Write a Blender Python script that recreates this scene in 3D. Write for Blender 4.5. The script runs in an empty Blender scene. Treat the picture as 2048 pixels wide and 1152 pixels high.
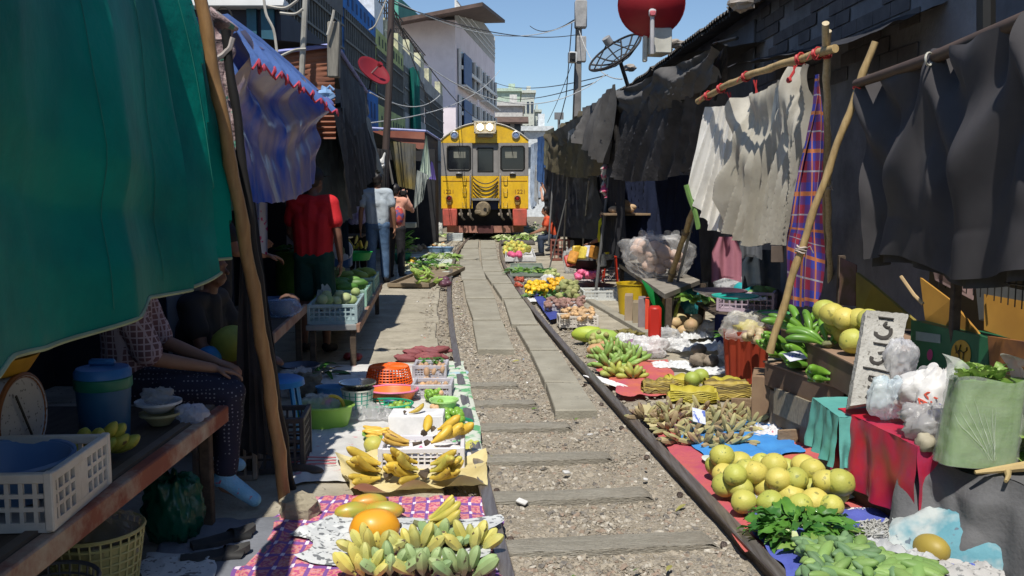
import bpy, math, random
import numpy as np
from mathutils import Vector, Matrix, Euler, noise
R = math.radians; PI = math.pi; sin = math.sin; cos = math.cos
S = bpy.context.scene; C = S.collection
random.seed(7)
F = 1800.; H = 1.5; TH = math.atan(191/1800)
# ---------- camera geometry: photo pixel -> point in the place
def ray(px, py):
    a = (px-1024)/F; b = (576-py)/F
    return Vector((a, cos(TH)+b*sin(TH), -sin(TH)+b*cos(TH)))
def P(px, py, Y):
    r = ray(px, py); k = Y/r.y
    return Vector((r.x*k, Y, H+r.z*k))
def G(px, py, z=0.):
    r = ray(px, py); k = (z-H)/r.z
    return Vector((r.x*k, r.y*k, z))
def X(px, py, x):
    r = ray(px, py); k = x/r.x
    return Vector((x, r.y*k, H+r.z*k))
def rnd(a, b): return random.uniform(a, b)
def lerp(a, b, t): return a+(b-a)*t
# ---------- mesh builder
class MB:
    def __init__(s): s.v = []; s.f = []; s.uv = {}; s.mi = []
    def add(s, vs, fs, M=None, m=0, uvs=None):
        b = len(s.v)
        for p in vs:
            p = Vector(p)
            s.v.append(M @ p if M is not None else p)
        for k, f in enumerate(fs):
            if uvs: s.uv[len(s.f)] = [uvs[i] for i in f]
            s.f.append([b+i for i in f]); s.mi.append(m)
        return s
    def box(s, c, d, rz=0, M=None, m=0, b=0.0, rot=None):
        x, y, z = d[0]/2, d[1]/2, d[2]/2
        T = Matrix.Translation(c) @ (rot.to_matrix().to_4x4() if rot else Matrix.Rotation(rz, 4, 'Z'))
        if M is not None: T = M @ T
        if b <= 0:
            vs = [(i*x, j*y, k*z) for k in (-1, 1) for j in (-1, 1) for i in (-1, 1)]
            return s.add(vs, [(0,2,3,1),(4,5,7,6),(0,1,5,4),(2,6,7,3),(0,4,6,2),(1,3,7,5)], T, m)
        b = min(b, x*.9, y*.9, z*.9)
        vs = []
        for k in (-1, 1):
            for j in (-1, 1):
                for i in (-1, 1):
                    vs += [(i*x, j*(y-b), k*(z-b)), (i*(x-b), j*y, k*(z-b)), (i*(x-b), j*(y-b), k*z)]
        def q(i, j, k, a): return 3*((k > 0)*4+(j > 0)*2+(i > 0))+a
        fs = []
        for i in (-1, 1): fs.append([q(i,-1,-1,0), q(i,1,-1,0), q(i,1,1,0), q(i,-1,1,0)][::i])
        for j in (-1, 1): fs.append([q(-1,j,-1,1), q(1,j,-1,1), q(1,j,1,1), q(-1,j,1,1)][::-j])
        for k in (-1, 1): fs.append([q(-1,-1,k,2), q(1,-1,k,2), q(1,1,k,2), q(-1,1,k,2)][::k])
        for j in (-1, 1):
            for k in (-1, 1): fs.append([q(-1,j,k,1), q(1,j,k,1), q(1,j,k,2), q(-1,j,k,2)][::-j*k])
        for i in (-1, 1):
            for k in (-1, 1): fs.append([q(i,-1,k,0), q(i,1,k,0), q(i,1,k,2), q(i,-1,k,2)][::i*k])
        for i in (-1, 1):
            for j in (-1, 1): fs.append([q(i,j,-1,0), q(i,j,1,0), q(i,j,1,1), q(i,j,-1,1)][::-i*j])
        for i in (-1, 1):
            for j in (-1, 1):
                for k in (-1, 1): fs.append([q(i,j,k,0), q(i,j,k,1), q(i,j,k,2)][::i*j*k])
        return s.add(vs, fs, T, m)
    def tube(s, pts, r, n=8, cap=True, m=0, M=None, flat=1.0):
        pts = [Vector(p) for p in pts]; N = len(pts)
        rs = r if isinstance(r, (list, tuple)) else [r]*N
        vs = []; up = None
        for i, p in enumerate(pts):
            t = (pts[min(i+1, N-1)]-pts[max(i-1, 0)])
            if t.length < 1e-9: t = Vector((0, 0, 1))
            t.normalize()
            if up is None:
                up = Vector((0, 0, 1)) if abs(t.z) < .9 else Vector((1, 0, 0))
            a = t.cross(up)
            if a.length < 1e-6: a = t.orthogonal()
            a.normalize(); b = a.cross(t); up = b
            for k in range(n):
                w = 2*PI*k/n
                vs.append(p+a*cos(w)*rs[i]+b*sin(w)*rs[i]*flat)
        fs = [(i*n+k, i*n+(k+1) % n, (i+1)*n+(k+1) % n, (i+1)*n+k) for i in range(N-1) for k in range(n)]
        if cap: fs += [list(range(n))[::-1], [(N-1)*n+k for k in range(n)]]
        return s.add(vs, fs, M, m)
    def lathe(s, prof, n=20, c=(0,0,0), M=None, m=0, sx=1, sy=1, close=False):
        vs = [(r*cos(2*PI*k/n)*sx+c[0], r*sin(2*PI*k/n)*sy+c[1], z+c[2]) for r, z in prof for k in range(n)]
        L = len(prof)
        fs = [(i*n+k, i*n+(k+1) % n, (i+1)*n+(k+1) % n, (i+1)*n+k) for i in range(L-1) for k in range(n)]
        if close: fs.append(list(range(n))[::-1]); fs.append([(L-1)*n+k for k in range(n)])
        return s.add(vs, fs, M, m)
    def ell(s, c, r, rot=None, nu=14, nv=9, amp=0., fr=3., seed=0, M=None, m=0, top=None, pw=1.0):
        if not isinstance(r, (tuple, list)): r = (r, r, r)
        T = Matrix.Translation(c) @ (rot.to_matrix().to_4x4() if rot else Matrix())
        if M is not None: T = M @ T
        vs = []
        for i in range(nv+1):
            ph = PI*i/nv
            for k in range(nu):
                w = 2*PI*k/nu
                d = Vector((sin(ph)**pw*cos(w), sin(ph)**pw*sin(w), -cos(ph)))
                q = 1.
                if amp: q += amp*noise.noise(d*fr+Vector((seed*3.7, seed*1.3, seed)))
                if top: q *= top(i/nv, w)
                vs.append((d.x*r[0]*q, d.y*r[1]*q, d.z*r[2]*q))
        fs = [(i*nu+k, i*nu+(k+1) % nu, (i+1)*nu+(k+1) % nu, (i+1)*nu+k) for i in range(nv) for k in range(nu)]
        return s.add(vs, fs, T, m)
    def sheet(s, fn, nu, nv, m=0, thick=0):
        vs = []; uv = []
        for j in range(nv+1):
            for i in range(nu+1):
                vs.append(Vector(fn(i/nu, j/nv))); uv.append((i/nu, j/nv))
        fs = [(j*(nu+1)+i, j*(nu+1)+i+1, (j+1)*(nu+1)+i+1, (j+1)*(nu+1)+i) for j in range(nv) for i in range(nu)]
        return s.add(vs, fs, None, m, uv)
    def mesh(s, name, mats, shift=None, smooth=True, ang=40):
        me = bpy.data.meshes.new(name)
        sh = shift or Vector((0, 0, 0))
        me.from_pydata([tuple(p-sh) for p in s.v], [], s.f)
        if not isinstance(mats, (list, tuple)): mats = [mats]
        for x in mats: me.materials.append(x)
        if any(s.mi): me.polygons.foreach_set('material_index', s.mi)
        if s.uv:
            uvl = me.uv_layers.new(name='UVMap')
            arr = np.zeros(len(me.loops)*2, dtype=np.float32)
            for pi, uvs in s.uv.items():
                ls = me.polygons[pi].loop_start
                for k, (a, b) in enumerate(uvs): arr[2*(ls+k)] = a; arr[2*(ls+k)+1] = b
            uvl.data.foreach_set('uv', arr)
        me.polygons.foreach_set('use_smooth', [smooth]*len(me.polygons))
        if smooth and ang: me.set_sharp_from_angle(angle=R(ang))
        me.update()
        return me
def tag(o, label=None, cat=None, group=None, kind=None):
    if label: o['label'] = label
    if cat: o['category'] = cat
    if group: o['group'] = group
    if kind: o['kind'] = kind
    return o
def thing(name, label, cat, loc=(0,0,0), rz=0, group=None):
    o = bpy.data.objects.new(name, None); o.empty_display_size = .1; C.objects.link(o)
    o.location = loc; o.rotation_euler = (0, 0, rz)
    return tag(o, label, cat, group)
def part(name, mb, mats, parent, world=False, smooth=True, ang=40, label=None, kind=None):
    sh = Vector(parent.location) if world else None
    if world and parent.parent: sh = sh+Vector(parent.parent.location)
    o = bpy.data.objects.new(name, mb.mesh(name, mats, sh, smooth, ang)); C.objects.link(o)
    o.parent = parent
    return tag(o, label, None, None, kind)
def solo(name, mb, mats, label=None, cat=None, group=None, kind=None, smooth=True, ang=40, loc=None):
    if loc is None:
        a = np.array([tuple(p) for p in mb.v]); loc = Vector(((a[:,0].min()+a[:,0].max())/2, (a[:,1].min()+a[:,1].max())/2, a[:,2].min()))
        me = mb.mesh(name, mats, loc, smooth, ang)
    else: me = mb.mesh(name, mats, None, smooth, ang); loc = Vector(loc)
    o = bpy.data.objects.new(name, me); C.objects.link(o); o.location = loc
    return tag(o, label, cat, group, kind)
def link_mesh(name, me, M, parent=None):
    o = bpy.data.objects.new(name, me); C.objects.link(o)
    o.matrix_local = M; o.parent = parent
    return o
def dup(root, loc, rz, label=None, scale=None):
    r = root.copy(); C.objects.link(r); r.location = loc; r.rotation_euler = (0, 0, rz)
    if label: r['label'] = label
    if scale: r.scale = (scale,)*3
    for ch in list(root.children):
        c = ch.copy(); C.objects.link(c); c.parent = r
        for g in ch.children:
            d = g.copy(); C.objects.link(d); d.parent = c
    return r
# ---------- materials
_mc = {}
def mat(col, rough=.6, col2=None, sc=6., bump=0., bsc=None, metal=0., spec=.4, trl=0., obr=0., det=4., ramp=(.35,.65), emit=0., alpha=1., stretch=None, spk=None, coat=0., sheen=0, dirt=None):
    """base colour is a noise mix of col and col2; obr = per-object brightness variation; spk = (colour, scale, threshold)"""
    key = repr((col, rough, col2, sc, bump, bsc, metal, spec, trl, obr, det, ramp, emit, alpha, stretch, spk, coat, dirt))
    if key in _mc: return _mc[key]
    m = bpy.data.materials.new('material'); m.use_nodes = True
    n = m.node_tree.nodes; l = m.node_tree.links
    b = n['Principled BSDF']; out = n['Material Output']
    b.inputs['Roughness'].default_value = rough; b.inputs['Metallic'].default_value = metal
    b.inputs['Specular IOR Level'].default_value = spec; b.inputs['Coat Weight'].default_value = coat
    c1 = (*col, 1)
    if col2 is None: col2 = tuple(x*.72 for x in col)
    tc = n.new('ShaderNodeTexCoord'); vec = tc.outputs['Object']
    oi = n.new('ShaderNodeObjectInfo')
    ad = n.new('ShaderNodeVectorMath'); ad.operation = 'ADD'
    mu = n.new('ShaderNodeMath'); mu.operation = 'MULTIPLY'; mu.inputs[1].default_value = 37.
    l.new(oi.outputs['Random'], mu.inputs[0]); l.new(vec, ad.inputs[0]); l.new(mu.outputs[0], ad.inputs[1])
    vec = ad.outputs[0]
    if stretch:
        mp = n.new('ShaderNodeMapping'); mp.inputs['Scale'].default_value = stretch
        l.new(vec, mp.inputs['Vector']); vec = mp.outputs[0]
    nz = n.new('ShaderNodeTexNoise'); nz.inputs['Scale'].default_value = sc; nz.inputs['Detail'].default_value = det
    nz.inputs['Roughness'].default_value = .6
    l.new(vec, nz.inputs['Vector'])
    rp = n.new('ShaderNodeValToRGB'); rp.color_ramp.elements[0].position = ramp[0]; rp.color_ramp.elements[1].position = ramp[1]
    rp.color_ramp.elements[0].color = (*col2, 1); rp.color_ramp.elements[1].color = c1
    l.new(nz.outputs['Fac'], rp.inputs['Fac']); cur = rp.outputs['Color']
    if spk:
        v = n.new('ShaderNodeTexNoise'); v.inputs['Scale'].default_value = spk[1]; v.inputs['Detail'].default_value = 2
        l.new(vec, v.inputs['Vector'])
        r2 = n.new('ShaderNodeValToRGB'); r2.color_ramp.elements[0].position = spk[2]; r2.color_ramp.elements[1].position = min(1, spk[2]+.04)
        l.new(v.outputs['Fac'], r2.inputs['Fac'])
        mx = n.new('ShaderNodeMixRGB'); mx.inputs['Color2'].default_value = (*spk[0], 1)
        l.new(r2.outputs['Color'], mx.inputs['Fac']); l.new(cur, mx.inputs['Color1']); cur = mx.outputs[0]
    if dirt:  # (colour, scale, amount)
        v = n.new('ShaderNodeTexNoise'); v.inputs['Scale'].default_value = dirt[1]; v.inputs['Detail'].default_value = 8; v.inputs['Roughness'].default_value = .7
        l.new(tc.outputs['Object'], v.inputs['Vector'])
        r2 = n.new('ShaderNodeValToRGB'); r2.color_ramp.elements[0].position = .45; r2.color_ramp.elements[1].position = .7
        r2.color_ramp.elements[1].color = (dirt[2],)*3+(1,)
        l.new(v.outputs['Fac'], r2.inputs['Fac'])
        mx = n.new('ShaderNodeMixRGB'); mx.inputs['Color2'].default_value = (*dirt[0], 1)
        l.new(r2.outputs['Color'], mx.inputs['Fac']); l.new(cur, mx.inputs['Color1']); cur = mx.outputs[0]
    if obr:
        mr = n.new('ShaderNodeMapRange'); mr.inputs['To Min'].default_value = 1-obr; mr.inputs['To Max'].default_value = 1+obr*.6
        l.new(oi.outputs['Random'], mr.inputs['Value'])
        mx = n.new('ShaderNodeVectorMath'); mx.operation = 'SCALE'
        l.new(cur, mx.inputs[0]); l.new(mr.outputs[0], mx.inputs['Scale']); cur = mx.outputs[0]
    l.new(cur, b.inputs['Base Color'])
    if bump:
        nb = n.new('ShaderNodeTexNoise'); nb.inputs['Scale'].default_value = bsc or sc*4; nb.inputs['Detail'].default_value = 6
        l.new(vec, nb.inputs['Vector'])
        bp = n.new('ShaderNodeBump'); bp.inputs['Strength'].default_value = min(1, bump); bp.inputs['Distance'].default_value = .02*max(1, bump)
        l.new(nb.outputs['Fac'], bp.inputs['Height']); l.new(bp.outputs[0], b.inputs['Normal'])
    if emit: b.inputs['Emission Color'].default_value = c1; b.inputs['Emission Strength'].default_value = emit
    sh = b.outputs[0]
    if trl:
        t = n.new('ShaderNodeBsdfTranslucent'); l.new(cur, t.inputs['Color'])
        mx = n.new('ShaderNodeMixShader'); mx.inputs[0].default_value = trl
        l.new(sh, mx.inputs[1]); l.new(t.outputs[0], mx.inputs[2]); sh = mx.outputs[0]
    if alpha < 1:
        t = n.new('ShaderNodeBsdfTransparent'); mx = n.new('ShaderNodeMixShader'); mx.inputs[0].default_value = alpha
        l.new(t.outputs[0], mx.inputs[1]); l.new(sh, mx.inputs[2]); sh = mx.outputs[0]
    l.new(sh, out.inputs['Surface'])
    _mc[key] = m
    return m
def nodes(m):
    return m.node_tree.nodes, m.node_tree.links, m.node_tree.nodes['Principled BSDF']
def uvpat(kind, sx, sy, cols, rough=.7, trl=0.):
    """cloth patterns in UV space: check, stripe, plaid, print"""
    key = repr((kind, sx, sy, cols, rough, trl))
    if key in _mc: return _mc[key]
    m = bpy.data.materials.new('patterned_cloth'); m.use_nodes = True
    n, l, b = nodes(m); b.inputs['Roughness'].default_value = rough
    uv = n.new('ShaderNodeUVMap')
    sp = n.new('ShaderNodeSeparateXYZ'); l.new(uv.outputs[0], sp.inputs[0])
    def math_(op, a, bb=None):
        x = n.new('ShaderNodeMath'); x.operation = op
        for i, q in enumerate((a, bb)):
            if q is None: continue
            if isinstance(q, (int, float)): x.inputs[i].default_value = q
            else: l.new(q, x.inputs[i])
        return x.outputs[0]
    U = math_('MULTIPLY', sp.outputs[0], sx); V = math_('MULTIPLY', sp.outputs[1], sy)
    fu = math_('FRACT', U); fv = math_('FRACT', V)
    def mix(f, a, c):
        x = n.new('ShaderNodeMixRGB'); l.new(f, x.inputs[0])
        for i, q in ((1, a), (2, c)):
            if isinstance(q, tuple): x.inputs[i].default_value = (*q, 1)
            else: l.new(q, x.inputs[i])
        return x.outputs[0]
    lt = lambda a, t: math_('LESS_THAN', a, t)
    ab = lambda a, c: math_('ABSOLUTE', math_('SUBTRACT', a, c))
    if kind == 'stripe': cur = mix(lt(fu, .5), cols[0], cols[1])
    if kind == 'lines': cur = mix(lt(fu, .09), cols[0], cols[1]); cur = mix(lt(ab(fu, .5), .05), cur, cols[2])
    if kind == 'check':
        cur = mix(lt(fu, .5), cols[0], cols[1]); cur = mix(lt(fv, .5), cur, cols[2])
    if kind == 'gingham':
        e = mix(lt(fu, .2), cols[0], cols[1]); cur = mix(lt(fv, .2), e, cols[1])
    if kind == 'plaid':
        a = lt(fu, .5); c = lt(fv, .5)
        cur = mix(a, cols[0], cols[1]); c2 = mix(a, cols[1], cols[2]); cur = mix(c, cur, c2)
        cur = mix(lt(ab(fu, .25), .05), cur, cols[3]); cur = mix(lt(ab(fv, .25), .05), cur, cols[3])
        cur = mix(lt(ab(fu, .75), .02), cur, cols[4]); cur = mix(lt(ab(fv, .75), .02), cur, cols[4])
    if kind == 'print':
        nz = n.new('ShaderNodeTexNoise'); nz.inputs['Scale'].default_value = sx*4.; nz.inputs['Detail'].default_value = 3
        l.new(uv.outputs[0], nz.inputs['Vector'])
        rp = n.new('ShaderNodeValToRGB'); rp.color_ramp.interpolation = 'CONSTANT'
        rp.color_ramp.elements[0].position = 0; rp.color_ramp.elements[0].color = (*cols[0], 1)
        e = rp.color_ramp.elements; e[1].position = .47; e[1].color = (*cols[1], 1)
        x = e.new(.58); x.color = (*cols[2], 1)
        l.new(nz.outputs['Fac'], rp.inputs[0])
        cur = mix(lt(fu, .22), rp.outputs[0], cols[3]); cur = mix(lt(fv, .2), cur, cols[3])
        w = math_('MULTIPLY', lt(ab(fu, .16), .11), lt(ab(fv, .14), .13)); cur = mix(w, cur, cols[4])
    if kind == 'floral':
        nz = n.new('ShaderNodeTexVoronoi'); nz.inputs['Scale'].default_value = sx
        mp = n.new('ShaderNodeMapping'); mp.inputs['Scale'].default_value = (1, sy/sx, 1)
        l.new(uv.outputs[0], mp.inputs[0]); l.new(mp.outputs[0], nz.inputs['Vector'])
        rp = n.new('ShaderNodeValToRGB'); rp.color_ramp.interpolation = 'CONSTANT'
        e = rp.color_ramp.elements; e[0].position = 0; e[0].color = (*cols[1], 1); e[1].position = .38; e[1].color = (*cols[2], 1)
        x = e.new(.5); x.color = (*cols[0], 1)
        l.new(nz.outputs['Distance'], rp.inputs[0]); cur = rp.outputs[0]
    if kind == 'dots':
        cur = mix(lt(math_('ADD', math_('POWER', ab(fu, .5), 2.), math_('POWER', ab(fv, .5), 2.)), .03), cols[0], cols[1])
    # soft wear over the pattern
    tc = n.new('ShaderNodeTexCoord'); nz = n.new('ShaderNodeTexNoise'); nz.inputs['Scale'].default_value = 9; nz.inputs['Detail'].default_value = 6
    l.new(tc.outputs['Object'], nz.inputs['Vector'])
    mr = n.new('ShaderNodeMapRange'); mr.inputs['To Min'].default_value = .7; mr.inputs['To Max'].default_value = 1.2; l.new(nz.outputs['Fac'], mr.inputs[0])
    sc = n.new('ShaderNodeVectorMath'); sc.operation = 'SCALE'; l.new(cur, sc.inputs[0]); l.new(mr.outputs[0], sc.inputs['Scale'])
    l.new(sc.outputs[0], b.inputs['Base Color'])
    if trl:
        t = n.new('ShaderNodeBsdfTranslucent'); l.new(sc.outputs[0], t.inputs['Color'])
        mx = n.new('ShaderNodeMixShader'); mx.inputs[0].default_value = trl
        l.new(b.outputs[0], mx.inputs[1]); l.new(t.outputs[0], mx.inputs[2]); l.new(mx.outputs[0], n['Material Output'].inputs[0])
    _mc[key] = m
    return m
# ---------- shared shapes
def nz(p, f=1., s=0.): return noise.noise(Vector(p)*f+Vector((s, s*2.1, s*.7)))
def polyc(pts, t):
    """point at t (0..1) along a polyline, by index, smoothed"""
    n = len(pts)-1; x = min(max(t*n, 0), n-1e-6); i = int(x); f = x-i
    p0 = pts[max(i-1, 0)]; p1 = pts[i]; p2 = pts[i+1]; p3 = pts[min(i+2, n)]
    return .5*((2*p1)+(p2-p0)*f+(2*p0-5*p1+4*p2-p3)*f*f+(3*p1-p0-3*p2+p3)*f**3)
def linc(pts, t):
    n = len(pts)-1; x = min(max(t*n, 0), n-1e-6); i = int(x)
    return pts[i].lerp(pts[i+1], x-i)
def hang(top, bot, nu=60, nv=24, amp=.05, fr=6., seed=0., sag=0., belly=0., gather=0., lin=True, swag=None):
    """hanging cloth between a top edge and a bottom edge given as (px,py,Y) photo points"""
    tp = [P(*a) for a in top]; bp = [P(*a) for a in bot]
    cf = linc if lin else polyc
    w = (tp[-1]-tp[0]); nrm = w.cross(Vector((0, 0, -1))).normalized()
    if nrm.y > 0: nrm = -nrm
    dg = .10*(1 if int(seed) % 2 else -1)
    def fn(u, v):
        a = cf(tp, u); b = cf(bp, u); p = a.lerp(b, v)
        uu = u+dg*v*(1+.6*noise.noise(Vector((u*2, seed, 1))))+.06*noise.noise(Vector((u*3+seed, v*.5, seed)))
        k = amp*(.25+.75*min(1, v*1.3+.1))
        w = 2*PI*fr*uu; s1 = sin(w+2*noise.noise(Vector((u*2.5, v*.4, seed*3)))); s2 = sin(w*2.37+seed); s3 = sin(w*4.9+seed*2+v)
        m1 = .4+1.1*abs(noise.noise(Vector((u*fr*.6, v*.6, seed+2))))
        d = k*m1*((1-abs(s1))**1.4*1.5-.6+.38*s2*(1-.4*v)+.16*s3*(1 if fr < 5 else 0))
        d += amp*.8*noise.noise(Vector((u*fr*.6+v*.6, v*.8, seed+9)))+amp*.16*(1-2*abs(noise.noise(Vector((u*min(fr, 5)*2.4+v*1.5, v*1.6-u*3, seed+4)))))
        d += belly*sin(PI*v)
        if swag:  # drooping U folds between ties, fading downwards
            f_ = abs((u*swag[0] % 1)-.5)*2
            d += swag[1]*sin(2*PI*2.3*(v-.38*(1-f_*f_)))*max(0, 1-1.25*v)+swag[1]*1.2*max(0, f_-.72)/.28*(1-v)
        p = p+nrm*d
        p.z -= sag*sin(PI*((u*(swag[0] if swag else 1)) % 1))*(1-v*.6)
        p.z += .02*noise.noise(Vector((u*9, seed, 3)))*v+.006*noise.noise(Vector((u*31, seed, 5)))*max(0, v-.9)*10
        return p
    return MB().sheet(fn, nu, nv)
def ground_sheet(pts, nu=24, nv=24, amp=.012, fr=5., seed=0., z=.012, edge=.0, fold=0.):
    """cloth lying on the ground; pts = 4 photo pixels (near-left, near-right, far-right, far-left) on the ground"""
    q = [G(a, b, 0) for a, b in pts]
    def fn(u, v):
        p = q[0].lerp(q[1], u).lerp(q[3].lerp(q[2], u), v)
        e = min(u, 1-u, v, 1-v)
        wob = .05*edge*max(0, 1-e*8)
        p = p+Vector((noise.noise(Vector((u*5, v*5, seed+1))), noise.noise(Vector((u*5, v*5, seed+7))), 0))*wob
        h = amp*(1+noise.noise(Vector((p.x*fr, p.y*fr, seed))))+.6*amp*abs(noise.noise(Vector((p.x*fr*3, p.y*fr*3, seed+3))))
        if fold: h += fold*max(0, noise.noise(Vector((p.x*fr*2.2+p.y, p.y*fr*.7, seed+5))))
        if e < .03: h *= .5
        p.z = z+h
        return p
    return MB().sheet(fn, nu, nv)
def crumple(c, w, d, h, seed=0, nu=26, nv=26, rz=0., fr=4., lift=.0):
    """crumpled paper or plastic sheet lying on a surface"""
    M = Matrix.Translation(c) @ Matrix.Rotation(rz, 4, 'Z')
    def fn(u, v):
        x = (u-.5)*w; y = (v-.5)*d
        a = noise.noise(Vector((u*fr, v*fr, seed))); b = noise.noise(Vector((u*fr*2.1, v*fr*2.1, seed+5)))
        e = min(1, min(u, 1-u, v, 1-v)*9); z = h*(.15+(.55*abs(a)+.75*max(0, .32-abs(noise.noise(Vector((u*fr*1.3+v, v*fr*.8, seed+9)))))+.22*abs(b))*(.35+.65*e))+lift*(abs(u-.5)*2)**3
        x += .16*w*noise.noise(Vector((u*2.6, v*2.6, seed+11))); y += .16*d*noise.noise(Vector((u*2.6, v*2.6, seed+17)))
        return M @ Vector((x, y, max(.002, z)))
    return MB().sheet(fn, nu, nv)
# ================= camera, sun, sky
cam = bpy.data.cameras.new('camera'); co = bpy.data.objects.new('camera', cam); C.objects.link(co); S.camera = co
cam.sensor_width = 36; cam.lens = 36*F/2048; cam.clip_start = .05; cam.clip_end = 2000
co.location = (0, 0, H); co.rotation_euler = (PI/2-TH, 0, 0)
S.render.resolution_x = 1024; S.render.resolution_y = 576
SUN_EL = R(60); SX, SY = -.17, -.985      # horizontal direction towards the sun
sd = Vector((SX*cos(SUN_EL), SY*cos(SUN_EL), sin(SUN_EL))).normalized()
sl = bpy.data.lights.new('sun', 'SUN'); sl.energy = 4.6; sl.angle = R(.5); sl.color = (1, .95, .86)
so = bpy.data.objects.new('sun', sl); C.objects.link(so); so.rotation_euler = sd.to_track_quat('Z', 'Y').to_euler(); so.location = (0, -5, 20)
W = bpy.data.worlds.new('World'); S.world = W; W.use_nodes = True
wn = W.node_tree.nodes; wl = W.node_tree.links
sky = wn.new('ShaderNodeTexSky'); sky.sky_type = 'NISHITA'; sky.sun_disc = False; sky.sun_elevation = SUN_EL
sky.sun_rotation = math.atan2(SX, SY); sky.air_density = 1.0; sky.dust_density = .2; sky.ozone_density = 4.5
wl.new(sky.outputs[0], wn['Background'].inputs[0]); wn['Background'].inputs[1].default_value = .105
S.view_settings.view_transform = 'Standard'; S.view_settings.look = 'None'; S.view_settings.exposure = 0.2; S.view_settings.gamma = 1
S.cycles.max_bounces = 8; S.cycles.transparent_max_bounces = 24
S.cycles.use_adaptive_sampling = True; S.cycles.use_denoising = True
# ================= ground
CP = [(-4,1.35),(0,.9),(3.34,.53),(5.3,.29),(8,.0),(12,-.29),(16,-.56),(20,-.75),(24.5,-.87),(28.5,-.88),(34,-.8),(40,-.6)]
_pf = np.polyfit([a for a, b in CP], [b for a, b in CP], 5)
def cx(Y):
    if Y > 40: return cx(40)+(Y-40)*.06
    return float(np.polyval(_pf, Y))
m_soil = mat((.24,.21,.165), .95, (.15,.125,.095), 9, .6, 60, spk=((.35,.32,.27), 70, .62))
def gfn(u, v):
    return (-60+120*u, -12+262*v, -.1)
solo('ground', MB().sheet(gfn, 8, 12), m_soil, kind='structure')
m_conc = mat((.42,.38,.30), .9, (.30,.27,.205), 2.2, .35, 55, spk=((.2,.18,.14), 26, .66), dirt=((.16,.14,.11), 5, .55))
m_conc2 = mat((.335,.315,.255), .9, (.26,.24,.19), 2.5, .3, 60, spk=((.2,.19,.17), 30, .68), dirt=((.17,.16,.13), 4, .4))
# pavements at both sides of the track, cast in slabs with joints
def pave(name, side, y0, y1, step, w, x_off, zt, seed):
    random.seed(seed); mb = MB(); y = y0; k = 0
    while y < y1:
        d = step*rnd(.85, 1.15)
        xa = cx(y+d/2)+side*(x_off+rnd(0, .08)); xb = cx(y+d/2)+side*(x_off+w)
        a = -math.atan((cx(y+d)-cx(y))/d)
        mb.box(((xa+xb)/2, y+d/2, zt-.04+rnd(-.006, .006)), (abs(xb-xa), d-.018, .08), rz=a+rnd(-.006,.006), b=.008, rot=Euler((rnd(-.008,.008), rnd(-.008,.008), a)))
        y += d; k += 1
    return solo(name, mb, m_conc, kind='structure')
pave('pavement', -1, -3, 34, .62, 3.4, .67, 0., 3)
pave('pavement', 1, -3, 34, 1.1, 3.6, .80, -.005, 5)
# gravel bed between and beside the rails
def bed(u, v):
    Y = -3+45*v; x = cx(Y)+(-1+2*u)*.92
    h = -.045+.012*nz((x*6, Y*6, 0))-.012*cos(PI*(2*u-1)*1.1)
    return (x, Y, h)
m_bed = mat((.39,.34,.265), .95, (.285,.245,.185), 14, 1.2, 90, spk=((.43,.39,.33), 60, .6))
solo('gravel_bed', MB().sheet(bed, 24, 300), m_bed, kind='structure')
# loose stones
rng = np.random.default_rng(4)
ico_v = []; ph = (1+5**.5)/2
for a in (-1, 1):
    for b_ in (-ph, ph): ico_v += [(0,a,b_), (a,b_,0), (b_,0,a)]
ico_v = np.array(ico_v, float); ico_v /= np.linalg.norm(ico_v[0])
import itertools
ico_f = [f for f in itertools.combinations(range(12), 3) if all(abs(np.linalg.norm(ico_v[f[i]]-ico_v[f[(i+1)%3]])-1.0515) < .02 for i in range(3))]
ico_f = [f if np.dot(np.cross(ico_v[f[1]]-ico_v[f[0]], ico_v[f[2]]-ico_v[f[0]]), ico_v[f[0]]) > 0 else f[::-1] for f in ico_f]
def stones(name, N, yf, xf, zf, s0, s1, mats, power=1.7):
    Y = yf(rng.random(N)**power); xs = np.array([xf(y) for y in Y]); zs = np.array([zf(a, b) for a, b in zip(xs, Y)])
    sz = (s0+(s1-s0)*rng.random(N)**3)*(1+.03*Y)
    sc3 = sz[:, None]*(.55+.8*rng.random((N, 3))); sc3[:, 2] *= .62
    ang = rng.random((N, 3))*6.28
    V = np.repeat(ico_v[None], N, 0)*(1+.8*(rng.random((N, 12, 1))-.5))*sc3[:, None]
    ca, sa = np.cos(ang[:, 0])[:, None], np.sin(ang[:, 0])[:, None]
    x, y = V[..., 0]*ca-V[..., 1]*sa, V[..., 0]*sa+V[..., 1]*ca; V[..., 0] = x; V[..., 1] = y
    t = (ang[:, 1]-3.1)[:, None]*.2; ct, st = np.cos(t), np.sin(t)
    x, z = V[..., 0]*ct-V[..., 2]*st, V[..., 0]*st+V[..., 2]*ct; V[..., 0] = x; V[..., 2] = z
    V[..., 0] += xs[:, None]; V[..., 1] += Y[:, None]; V[..., 2] += zs[:, None]
    fa = (np.array(ico_f)[None]+(np.arange(N)*12)[:, None, None]).reshape(-1, 3)
    me = bpy.data.meshes.new(name); me.from_pydata(V.reshape(-1, 3), [], fa.tolist())
    for m_ in mats: me.materials.append(m_)
    me.polygons.foreach_set('material_index', np.repeat(rng.choice(len(mats), N, p=np.array([.44,.25,.12,.11,.08])), 20).astype(np.int32))
    o = bpy.data.objects.new(name, me); C.objects.link(o); o['kind'] = 'stuff'; o['label'] = 'loose brown and grey gravel between the rails'
    return o
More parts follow.
